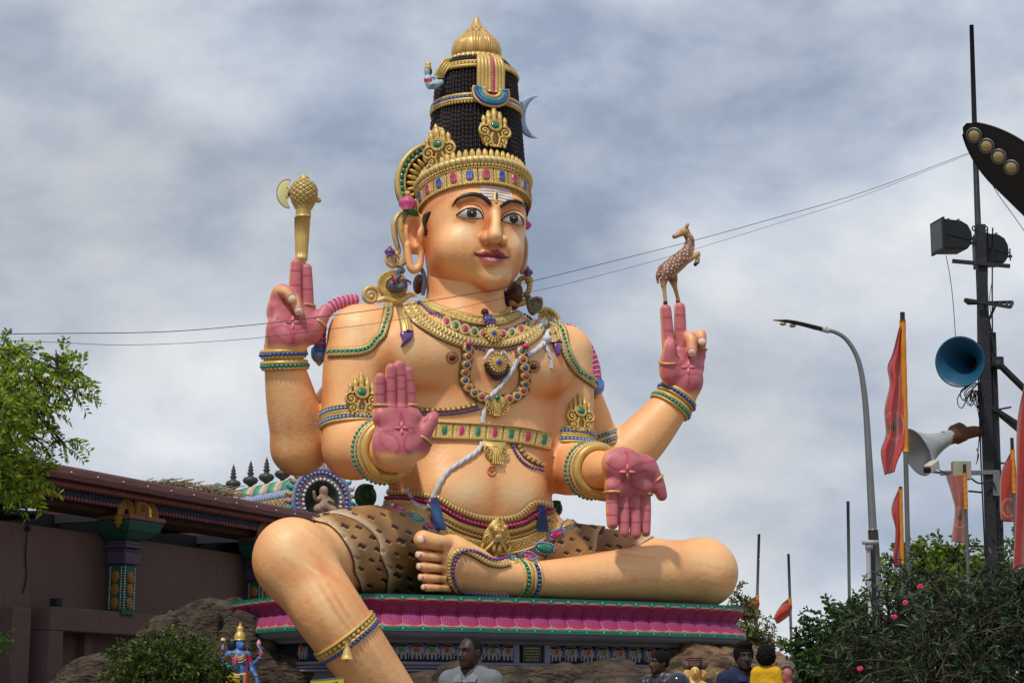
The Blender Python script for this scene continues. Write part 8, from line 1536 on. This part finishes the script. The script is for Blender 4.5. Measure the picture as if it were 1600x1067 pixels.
    for s in (-1, 1): mb = MB(); mb.ball(q(s * .030, -.0775, .011), .0088 * hk, None, 12, 8); e = mb.build('eye', mat('eyeball', col=(.16, .14, .12), rough=.25), body); mb = MB(); mb.ball(q(s * .030, -.0825, .011), .0052 * hk, None, 8, 6); mb.build('iris', M_BLACK, e)
    for s in (-1, 1): mb = MB(); mb.tube(spline([q(s * .048, -.079, .028), q(s * .03, -.094, .035), q(s * .012, -.097, .030)], 8), .0045 * hk, 6); mb.build('eyebrow', M_BLACK, body)
    if tache: mb = MB(); mb.tube(spline([q(-.030, -.090, -.054), q(-.012, -.106, -.046), q(.012, -.106, -.046), q(.030, -.090, -.054)], 12), [.004 * hk] + [.007 * hk] * 10 + [.004 * hk], 6); mb.build('moustache', M_BLACK, body)
    # hair shell
    hf = Field(np.array([-.16, -.16, -.17]) * hk, np.array([.16, .19, .21]) * hk, .0065 * hk, RH, hc); off = {'short': .010, 'bald': .0035, 'bush': .014, 'curl': .034}[hair]
    hf.ell(q(0, .018, .028), ((.076 + off) * hk, (.096 + off) * hk, (.095 + off * 1.2) * hk), .0)
    if hair == 'bush': hf.ell(q(0, -.035, .11), (.07 * hk, .06 * hk, .035 * hk), .03)
    cutz = {'short': .045, 'bald': .075, 'bush': .05, 'curl': .04}[hair]; hf.ell(q(0, -.135, -.03 if hair != 'bald' else .04), (.10 * hk, .085 * hk if hair != 'bald' else .13 * hk, (.075 if hair != 'bald' else .10) * hk), .01, '-'); hf.ell(q(0, -.02, -.13), (.2 * hk, .10 * hk, .10 * hk), .01, '-'); hf.ell(q(0, .02, -.19), (.2 * hk, .2 * hk, .11 * hk), .01, '-')
    if hair == 'curl':
        rg = np.random.default_rng(3)
        for _ in range(170): d = rg.normal(size=3); d /= np.linalg.norm(d); d[1] = abs(d[1]) * (1 if d[2] < .3 else (1 if rg.random() < .6 else -1)); hf.cone(q(*(d * [.105, .125, .122] + [0, .018, .028])), .018 * hk, q(*(d * [.108, .13, .125] + [0, .018, .028])), .014 * hk, .005)
    V3, Q3 = hf.mesh(1)
    if hair in ('short', 'bush', 'bald'):
        N3 = normals(V3, Q3); rg = np.random.default_rng(seed); V3 = V3 + N3 * (rg.normal(size=(len(V3), 1)) * .0016 * hk)
    if len(Q3): mk('hair', V3, Q3, mat('hair_' + ('grey' if hair == 'bald' else 'black'), col=tuple(v * .6 for v in hcol), rough=.85, spec=.1), body)
    # shirt: looser shell over torso and upper arms
    sf = Field(np.array([-.45, -.45, .80]) * k, np.array([.45, .32, 1.52]) * k, .011 * max(.7, k), R0, o)
    sf.ell(J(0, .0, 1.23), (.192 * k * gg, .128 * k * gg, .24 * k), .06); sf.ell(J(0, -.02, 1.02), (.178 * k * gg, .138 * k * gg, .20 * k), .08); sf.chain([n_(-.16, .01, 1.395, .070), n_(.16, .01, 1.395, .070)], .06); sf.cone(J(0, 0, 1.0), .165 * k * gg, J(0, 0, .86), .168 * k * gg, .05)
    sf.chain([n_(-.07, .01, 1.435, .06), n_(.07, .01, 1.435, .06)], .06)
    for s in (-1, 1):
        e2 = {'down': (s * .228, .02, 1.12), 'hold': (s * .245, .02, 1.13), 'up': (s * .236, -.04, 1.14)}[arms]; a_ = np.array([s * .185, .01, 1.385]); b_ = a_ + (np.array(e2) - a_) * sleeve * 1.35; sf.chain([n_(*a_, .072), n_(*b_, .068)], .05)
    rg = np.random.default_rng(seed + 9)
    for _ in range(13): x = rg.uniform(-.15, .15) * gg; z = rg.uniform(.95, 1.35); sg = rg.choice([-1, 1]); y = -.128 if rg.random() < .6 else .125; sf.chain([n_(x, y * gg, z, .010), n_(x + rg.uniform(-.1, .1), y * gg * .98, z - rg.uniform(.05, .16), .007)], .035, op='+' if sg > 0 else '-')
    sf.chain([n_(0, -.01, 1.43, .050), n_(0, -.01, 1.54, .064)], .01, op='-'); sf.cone(J(0, -.06, 1.45), .03 * k, J(0, -.15, 1.385), .012 * k, .01, '-')
    V4, Q4 = sf.mesh(1); c = np.tile(np.array(srgb(*shirt)), (len(V4), 1)); L4 = (V4 - o) @ R0.T / k
    if pattern == 'check': g1 = (np.sin(L4[:, 0] * 95) > .55) | (np.sin(L4[:, 2] * 95) > .55); g2 = (np.sin(L4[:, 0] * 95) > .55) & (np.sin(L4[:, 2] * 95) > .55); c[g1] *= 2.6; c[g2] = srgb(150, 146, 146)
    if pattern == 'blot': bb = np.sin(L4[:, 0] * 60 + 2 * np.sin(L4[:, 2] * 41)) * np.sin(L4[:, 2] * 55 + 2 * np.sin(L4[:, 0] * 37)) > .25; c[bb] = srgb(20, 26, 56)
    sh = mk('shirt' if not kid else 'dress', V4, Q4, mat('shirt_cloth', attr=True, rough=.85, bump=.25, bscale=30, var=.15, vscale=9), root, vcol=c)
    if collar:
        for s in (-1, 1):
            mb = MB(); P = [J(s * .012, -.135, 1.375), J(s * .085, -.118, 1.375), J(s * .10, -.02, 1.47), J(s * .08, .07, 1.495), J(s * .066, .06, 1.525), J(s * .062, -.04, 1.50), J(s * .02, -.118, 1.415)]; mb.prism(P, (R0[1] * -.006 + R0[0] * s * .006) * k); mb.build('collar', mat('collar_%d_%d' % (shirt[0], shirt[2]), col=srgb(*[min(255, int(v * 1.06)) for v in shirt]), rough=.85), sh, smooth=False)
        mb = MB(); mb.tube(spline([J(.0, -.118, 1.36), J(.0, -.140 * gg, 1.25), J(.0, -.150 * gg, 1.1), J(0, -.15 * gg, .92)], 14), .005 * k, 5); [mb.ball(J(.008, -.143 * gg, z), .007 * k, None, 6, 4) for z in (1.30, 1.2, 1.1, 1.0)]; mb.build('button_placket', MATS['collar_%d_%d' % (shirt[0], shirt[2])], sh)
    if not kid:
        pf = Field(np.array([-.35, -.3, .0]) * k, np.array([.35, .3, 1.05]) * k, .014 * k, R0, o); pf.ell(J(0, 0, .93), (.165 * k * gg, .12 * k * gg, .11 * k), .05)
        for s in (-1, 1): pf.chain([n_(s * .09, .0, .90, .105 * gg), n_(s * .105, -.01, .50, .080), n_(s * .11, .01, .09, .066)], .03)
        V5, Q5 = pf.mesh(1); mk('trousers', V5, Q5, mat('trousers_%d' % int(pants[0] * 1000), col=pants, rough=.85), root)
        for s in (-1, 1): mb = MB(); mb.ball(J(s * .115, -.06, .035), (.05 * k, .14 * k, .04 * k), R0, 12, 8); mb.build('shoe', M_BLACK, root)
    return root, J, q, body, k
r1_, J1, q1, b1, k1 = person('man in a light grey polo shirt with thinning hair, standing before the elephant frieze', 735, 993, 14.6, -22, -38, (54, 32, 26), (104, 110, 116), 'bald', girth=1.08, tache=True, hcol=(.02, .018, .017), seed=1)
mb = MB(); mb.box(J1(-.085, -.150, 1.20), (.035 * k1, .008, .05 * k1), frame(-22)); mb.box(J1(-.105, -.150, 1.14), (.02 * k1, .008, .05 * k1), frame(-22)); mb.build('chest_logo', M_WHITE, r1_, smooth=False)
mb = MB(); mb.tube(spline([J1(-.06, .03, 1.485), J1(-.068, -.03, 1.455), J1(-.03, -.10, 1.39), J1(.03, -.10, 1.39), J1(.07, -.03, 1.455)], 16), .005, 6); mb.build('gold_chain', M_GOLDP, r1_)
person('man with moustache in a dark checked shirt looking left beside the four-faced bust', 1031, 1016.5, 19.5, -50, -62, (70, 44, 34), (48, 44, 50), 'short', tache=True, pattern='check', seed=2)
r3_, J3, q3, b3, k3 = person('young man with bushy hair in a patterned blue shirt carrying a child', 1161, 1004.5, 17.2, 12, 8, (58, 36, 28), (18, 30, 66), 'bush', arms='hold', pattern='blot', seed=3)
p = at(1197, 1020, 17.0); person('curly-haired child in a bright yellow dress held on the man\'s arm, back turned', 1197, 1020, 16.95, 160, 165, (78, 48, 36), (206, 160, 20), 'curl', zbase=float(p[2]) - .88, kid=True, collar=False, arms='hold', seed=4, sleeve=.5)
# ================================================================ SMALL PAINTED DEITIES
Zb = lambda x, y: (320 + x / 9.975, 960 + y / 9.975)
YB = 30.2; B_ = lambda x, y, d=0: at(*Zb(x, y), YB + d); bq = YB / FPX / 9.975 * 1.0
BD = empty('blue_deity_statue', at(376, 1110, YB), 'small blue four-armed deity figure with gold crown and yellow skirt at the lower left', 'statue'); BD.location.z = float(gz(YB))
f = Field((-.5, -.35, -1.35), (.5, .35, .65), .0085, None, at(376, 1040, YB)); bn = lambda x, y, d, r: (B_(x, y, d), r * bq)
f.ell(B_(553, 455), (70 * bq, 80 * bq, 98 * bq), .02); f.ell(B_(575, 500, -.03), (50 * bq, 55 * bq, 45 * bq), .03); f.chain([bn(590, 440, -.08, 9), bn(598, 470, -.095, 14)], .02); f.chain([bn(530, 530, 0, 42), bn(520, 590, 0, 48)], .02)
f.chain([bn(400, 630, 0, 62), bn(520, 620, 0, 75), bn(645, 630, 0, 62)], .04); f.ell(B_(540, 700), (135 * bq, 85 * bq, 130 * bq), .05); f.ell(B_(555, 850), (105 * bq, 80 * bq, 90 * bq), .05)
f.chain([bn(375, 620, 0, 55), bn(320, 780, -.02, 44), bn(330, 800, -.03, 40)], .03); f.chain([bn(325, 800, -.03, 40), bn(430, 810, -.1, 28), bn(475, 760, -.14, 22)], .03); f.chain([bn(480, 760, -.14, 26), bn(485, 700, -.15, 30), bn(480, 650, -.15, 14)], .02)
f.chain([bn(670, 620, 0, 52), bn(735, 850, 0, 42), bn(740, 870, -.02, 38)], .03); f.chain([bn(740, 870, -.02, 38), bn(800, 960, -.06, 30), bn(825, 1080, -.08, 30)], .03)
f.chain([bn(360, 640, .08, 45), bn(240, 690, .08, 34), bn(265, 600, .05, 26)], .03); f.chain([bn(265, 600, .05, 26), bn(280, 540, .03, 34), bn(290, 470, .03, 14)], .02); f.chain([bn(690, 700, .08, 45), bn(760, 760, .08, 36), bn(860, 670, .04, 26)], .03); f.chain([bn(860, 670, .04, 26), bn(880, 600, .02, 34), bn(850, 500, .02, 16)], .02)
for s in (-1, 1): f.chain([bn(520 + s * 70, 980, 0, 95), bn(520 + s * 75, 1300, 0, 70), bn(520 + s * 80, 1900, 0, 50)], .04); f.chain([bn(520 + s * 80, 1950, 0, 45), bn(520 + s * 95, 1990, -.12, 38)], .03)
V, Q = f.mesh(1); P = topx(V); u = (P[:, 0] - 320) * 9.975; v = (P[:, 1] - 960) * 9.975; c = np.tile(np.array(srgb(70, 118, 186)), (len(V), 1)); pk = np.array(srgb(190, 90, 120))
for cx, cy, r in ((485, 700, 62), (282, 560, 45), (885, 610, 40)): c[((u - cx) ** 2 + ((v - cy) * .8) ** 2 < r * r) & (V[:, 1] < YB + .06)] = pk
c[((u < 420) | (u > 650)) & (v > 640) & (v < 740) & (u > 285) & (u < 740)] = srgb(178, 30, 70); lp = (np.hypot(u - 590, (v - 500) * 1.6) < 16); c[lp] = srgb(170, 50, 60)
bb = mk('body', V, Q, mat('blue_figure_paint', attr=True, rough=.4, var=.15), BD, vcol=c)
mb = MB(); mb.lathe(B_(550, 375), [(88 * bq, -20 * bq), (95 * bq, 10 * bq), (85 * bq, 60 * bq), (60 * bq, 100 * bq), (50 * bq, 120 * bq), (58 * bq, 150 * bq), (52 * bq, 175 * bq), (20 * bq, 205 * bq), (26 * bq, 225 * bq), (4 * bq, 262 * bq)], 20); mb.build('crown', M_GOLDP, BD)
mb = MB(); mb.ball(B_(430, 470, .06), (75 * bq, 60 * bq, 110 * bq), None, 12, 9); mb.ball(B_(600, 520, .07), (40 * bq, 40 * bq, 80 * bq), None, 10, 7); mb.build('hair', M_BLACK, BD)
for x in (555, 600): mb = MB(); mb.ball(B_(x, 432, -.078 if x > 560 else -.07), (12 * bq, 6 * bq, 6 * bq), None, 8, 5); mb.build('eye', M_BLACK, BD)
f = Field((-.5, -.4, -1.3), (.5, .4, .2), .011, None, at(376, 1040, YB)); f.ell(B_(525, 1000), (150 * bq, 110 * bq, 90 * bq), .03)
for s in (-1, 1): f.chain([bn(520 + s * 75, 1000, 0, 115), bn(520 + s * 80, 1400, 0, 95), bn(520 + s * 85, 1800, 0, 80)], .03)
V, Q = f.mesh(1); mk('skirt', V, Q, mat('yellow_skirt_paint', col=srgb(200, 160, 30), rough=.5, var=.3), BD); mb = MB(); mb.tube([B_(525 + math.cos(a) * 150, 925 + math.sin(a) * 18, math.sin(a) * -.11) for a in np.arange(28) * 2 * math.pi / 28], 20 * bq, 7, closed=True); mb.tube([B_(525 + math.cos(a) * 158, 955 + math.sin(a) * 18, math.sin(a) * -.12) for a in np.arange(28) * 2 * math.pi / 28], 13 * bq, 7, closed=True); mb.build('belt', M_GOLDP, BD)
mb = MB(); mb.tube(spline([B_(640, 600, -.07), B_(655, 760, -.09), B_(660, 930, -.12), B_(665, 1150, -.13)], 12), 18 * bq, 7); mb.build('sash', mat('red_sash', col=srgb(150, 24, 50), rough=.5), BD); mb = MB(); mb.tube(spline([B_(565, 940, -.13), B_(565, 1100, -.14), B_(560, 1300, -.13)], 10), 22 * bq, 7); mb.build('front_sash', mat('blue_silk_paint'), BD)
mb = MB()
for r_, w in ((70, 12), (100, 9), (140, 8)): mb.tube([B_(545 + math.cos(a) * r_ * .8, 590 + math.sin(a) * r_ * 1.1, -.075 - .012 * math.sin(a)) for a in np.linspace(.0, math.pi, 18)], w * bq, 6)
mb.build('necklace', M_GOLDP, BD); mb = MB(); mb.lathe(B_(285, 405, .03), [(42 * bq, -.012), (46 * bq, 0), (42 * bq, .012), (.004, .014)], 20, (0.2, -1, 0)); mb.build('discus', M_GOLDP, BD); mb = MB(); mb.lathe(B_(842, 470, .02), [(12 * bq, -40 * bq), (32 * bq, -10 * bq), (38 * bq, 25 * bq), (26 * bq, 55 * bq), (8 * bq, 75 * bq), (3 * bq, 100 * bq)], 14); mb.build('conch', mat('conch_paint', col=srgb(206, 150, 160), rough=.4), BD)
for x, y, d, w in ((432, 800, -.1, 32), (800, 950, -.06, 36), (262, 610, .05, 30), (850, 680, .04, 32), (405, 610, 0, 60)): mb = MB(); mb.tube([B_(x + math.cos(a) * w, y + math.sin(a) * w * .35, d + math.sin(a) * w * bq) for a in np.arange(18) * 2 * math.pi / 18], 8 * bq, 6, closed=True); mb.build('bangle', M_GOLDP, BD)
mb = MB(); mb.box(at(376, 1110, YB) * [1, 1, 0] + [0, 0, (B_(520, 2020)[2] + gz(YB)) / 2 - .02], (.6, .5, max(.1, B_(520, 2020)[2] - gz(YB) - .0)), None); mb.build('plinth', MATS['brown_rock'], BD, smooth=False, bevel=.02)
# four-faced bust
Zc = lambda x, y: (980 + x / 5.714, 990 + y / 5.714)
YF = 24.0; FQ = lambda x, y, d=0: at(*Zc(x, y), YF + d); fq = YF / FPX / 5.714; FB = empty('four_faced_deity_statue', at(1087, 1120, YF), 'yellow deity bust with several faces and piled brown hair before the tan boulder', 'statue'); FB.location.z = float(gz(YF))
f = Field((-.35, -.3, -.65), (.35, .3, .25), .0065, None, at(1087, 1055, YF)); fn = lambda x, y, d, r: (FQ(x, y, d), r * fq)
for cx, cy, d, a in ((606, 342, -.075, 0), (545, 340, .035, -1), (668, 340, .035, 1)):
    r_ = 42 if a == 0 else 34; dx, dd = (0, -.064) if a == 0 else (a * 16, -.025)
    f.ell(FQ(cx, cy, d), (r_ * fq * 1.0, r_ * fq * 1.05, 52 * fq), .015); f.ell(FQ(cx + dx * .3, cy + 34, d - .01), (24 * fq, 24 * fq, 18 * fq), .02); f.chain([fn(cx + dx * 2, cy - 10, d + dd, 4), fn(cx + dx * 2.1, cy + 10, d + dd - .008, 7)], .012); f.chain([fn(cx + dx * 2 - 9, cy + 26, d + dd + .004, 4), fn(cx + dx * 2 + 9, cy + 26, d + dd + .004, 4)], .008)
f.chain([fn(606, 380, 0, 40), fn(606, 430, 0, 48)], .02); f.chain([fn(540, 470, 0, 42), fn(606, 460, 0, 60), fn(680, 470, 0, 42)], .04); f.ell(FQ(610, 560), (110 * fq, 70 * fq, 120 * fq), .05); f.chain([fn(530, 480, 0, 36), fn(500, 620, 0, 30), fn(570, 700, -.1, 22)], .03); f.chain([fn(690, 480, 0, 36), fn(770, 560, 0, 28), fn(805, 460, -.02, 20)], .03); f.chain([fn(805, 455, -.02, 20), fn(810, 415, -.03, 22)], .01)
for t in range(4): f.cone(FQ(795 + t * 11, 415, -.035), 6.5 * fq, FQ(793 + t * 12, 385 + (4 if t in (0, 3) else 0), -.035), 5 * fq, .006)
f.ell(FQ(610, 760), (150 * fq, 100 * fq, 110 * fq), .05); V, Q = f.mesh(1); P = topx(V); u = (P[:, 0] - 980) * 5.714; v = (P[:, 1] - 990) * 5.714; c = np.tile(np.array(srgb(220, 176, 104)), (len(V), 1)); c[np.hypot(u - 606, (v - 364) * 1.8) < 13] = srgb(190, 60, 60); c[(u > 780) & (v < 440)] = srgb(200, 90, 140); mk('body', V, Q, mat('bust_paint', attr=True, rough=.45, var=.2, vscale=12), FB, vcol=c)
for ex in (589, 623): mb = MB(); mb.ball(FQ(ex, 332, -.134), (9 * fq, 4 * fq, 5 * fq), None, 8, 5); e = mb.build('eye', M_EYE, FB); mb = MB(); mb.ball(FQ(ex, 332, -.1395), 4.5 * fq, None, 6, 5); mb.build('pupil', M_BLACK, e); mb = MB(); mb.tube(spline([FQ(ex - 12, 320, -.130), FQ(ex, 315, -.138), FQ(ex + 12, 319, -.132)], 7), 2 * fq, 5); mb.build('eyebrow', M_BLACK, FB)
mb = MB()
for x, y, rx, rz, d in ((606, 256, 62, 42, 0), (545, 285, 46, 40, .03), (668, 285, 46, 40, .03), (606, 232, 70, 16, 0), (606, 214, 64, 14, .01), (520, 270, 30, 30, .04), (692, 270, 30, 30, .04)): mb.ball(FQ(x, y, d), (rx * fq, min(rx, 55) * fq, rz * fq), None, 18, 10)
for k in range(15): a = (k - 7) * .2; mb.tube(spline([FQ(606 + math.sin(a) * 46, 292 - 8 * math.cos(a), -math.cos(a) * 46 * fq - .03), FQ(606 + math.sin(a) * 60, 262, -math.cos(a) * 58 * fq - .005), FQ(606 + math.sin(a) * 56, 234, -math.cos(a) * 56 * fq)], 7), 7 * fq, 6)
mb.build('hair', mat('brown_hair_paint', col=srgb(84, 58, 54), rough=.5, var=.3), FB)
mb = MB(); mb.lathe(FQ(805, 395, -.02), [(5 * fq, -10 * fq), (16 * fq, 20 * fq), (22 * fq, 34 * fq), (10 * fq, 52 * fq), (3 * fq, 75 * fq)], 12); mb.build('lotus_bud', mat('bud_olive', col=srgb(130, 130, 40), rough=.5), FB)
mb = MB(); q_ = FQ(610, 900); mb.box([q_[0], q_[1], (q_[2] + float(gz(YF))) / 2], (.55, .5, q_[2] - float(gz(YF)))); mb.build('plinth', MATS['brown_rock'], FB, smooth=False, bevel=.02)
# turbaned painted figure at the far right of the group
YT = 23.0; TQ = lambda x, y, d=0: at(*Zc(x, y), YT + d); tq = YT / FPX / 5.714; TB = empty('coiled_hair_statue', at(1232, 1120, YT), 'painted figure in profile with coiled grey-brown hair by the right hand bushes', 'statue'); TB.location.z = float(gz(YT)); f = Field((-.35, -.3, -.75), (.35, .3, .25), .0065, None, at(1232, 1055, YT)); tn = lambda x, y, d, r: (TQ(x, y, d), r * tq)
f.ell(TQ(1425, 355), (52 * tq, 55 * tq, 62 * tq), .02); f.ell(TQ(1405, 400), (34 * tq, 40 * tq, 30 * tq), .03); f.chain([tn(1378, 350, -.01, 8), tn(1368, 376, -.01, 12)], .02); f.chain([tn(1385, 398, -.01, 8), tn(1384, 408, -.01, 8)], .012); f.chain([tn(1430, 400, 0, 34), tn(1440, 470, 0, 40)], .03); f.ell(TQ(1440, 560), (120 * tq, 80 * tq, 90 * tq), .06); f.ell(TQ(1440, 720), (110 * tq, 90 * tq, 150 * tq), .06); f.chain([tn(1340, 530, 0, 36), tn(1320, 680, 0, 30), tn(1400, 740, -.1, 24)], .03); f.chain([tn(1540, 530, 0, 36), tn(1570, 680, 0, 30), tn(1500, 740, -.1, 24)], .03); V, Q = f.mesh(1); mk('body', V, Q, mat('rose_skin_paint', col=srgb(170, 100, 96), rough=.5, var=.2), TB)
mb = MB(); [mb.tube(spline([TQ(1425 + math.cos(a0 + t) * rr, 350 - math.sin(a0 + t) * rr * .75 + dz, d) for t in np.linspace(0, 2.2, 8)], 16), w * tq, 8) for rr, dz, d, a0, w in ((56, -25, -.03, .4, 20), (60, -45, .0, .2, 22), (40, -65, .02, .3, 22), (70, 5, .0, -.9, 20), (72, 25, .02, -1.0, 18))]; mb.ball(TQ(1460, 288, .01), (36 * tq, 34 * tq, 22 * tq), None, 12, 8); mb.build('hair_coils', mat('grey_brown_hair', col=srgb(104, 88, 82), rough=.6, var=.3), TB)
mb = MB(); mb.ball(TQ(1388, 345, -.055), (9 * tq, 4 * tq, 5 * tq), None, 8, 5); mb.build('eye', M_BLACK, TB); mb = MB(); q_ = TQ(1440, 860); mb.box([q_[0], q_[1], (q_[2] + float(gz(YT))) / 2], (.5, .5, q_[2] - float(gz(YT)))); mb.build('plinth', MATS['brown_rock'], TB, smooth=False, bevel=.02)
# glossy black helmet held at the shoulder of the man in checks
c = at(1059, 1068, 19.0); mb = MB(); mb.ball(c, (.125, .13, .12), None, 24, 16); hm = mb.build('helmet', mat('black_gloss', col=(.012, .014, .022), rough=.12, coat=.6), None); tag(hm, 'glossy black dome of a helmet between the man in checks and the bust', 'helmet')
mb = MB(); mb.tube([c + np.array([math.cos(a) * .127, math.sin(a) * .132, -.03]) for a in np.arange(40) * 2 * math.pi / 40], .008, 6, closed=True); mb.build('trim', M_GALV, hm)
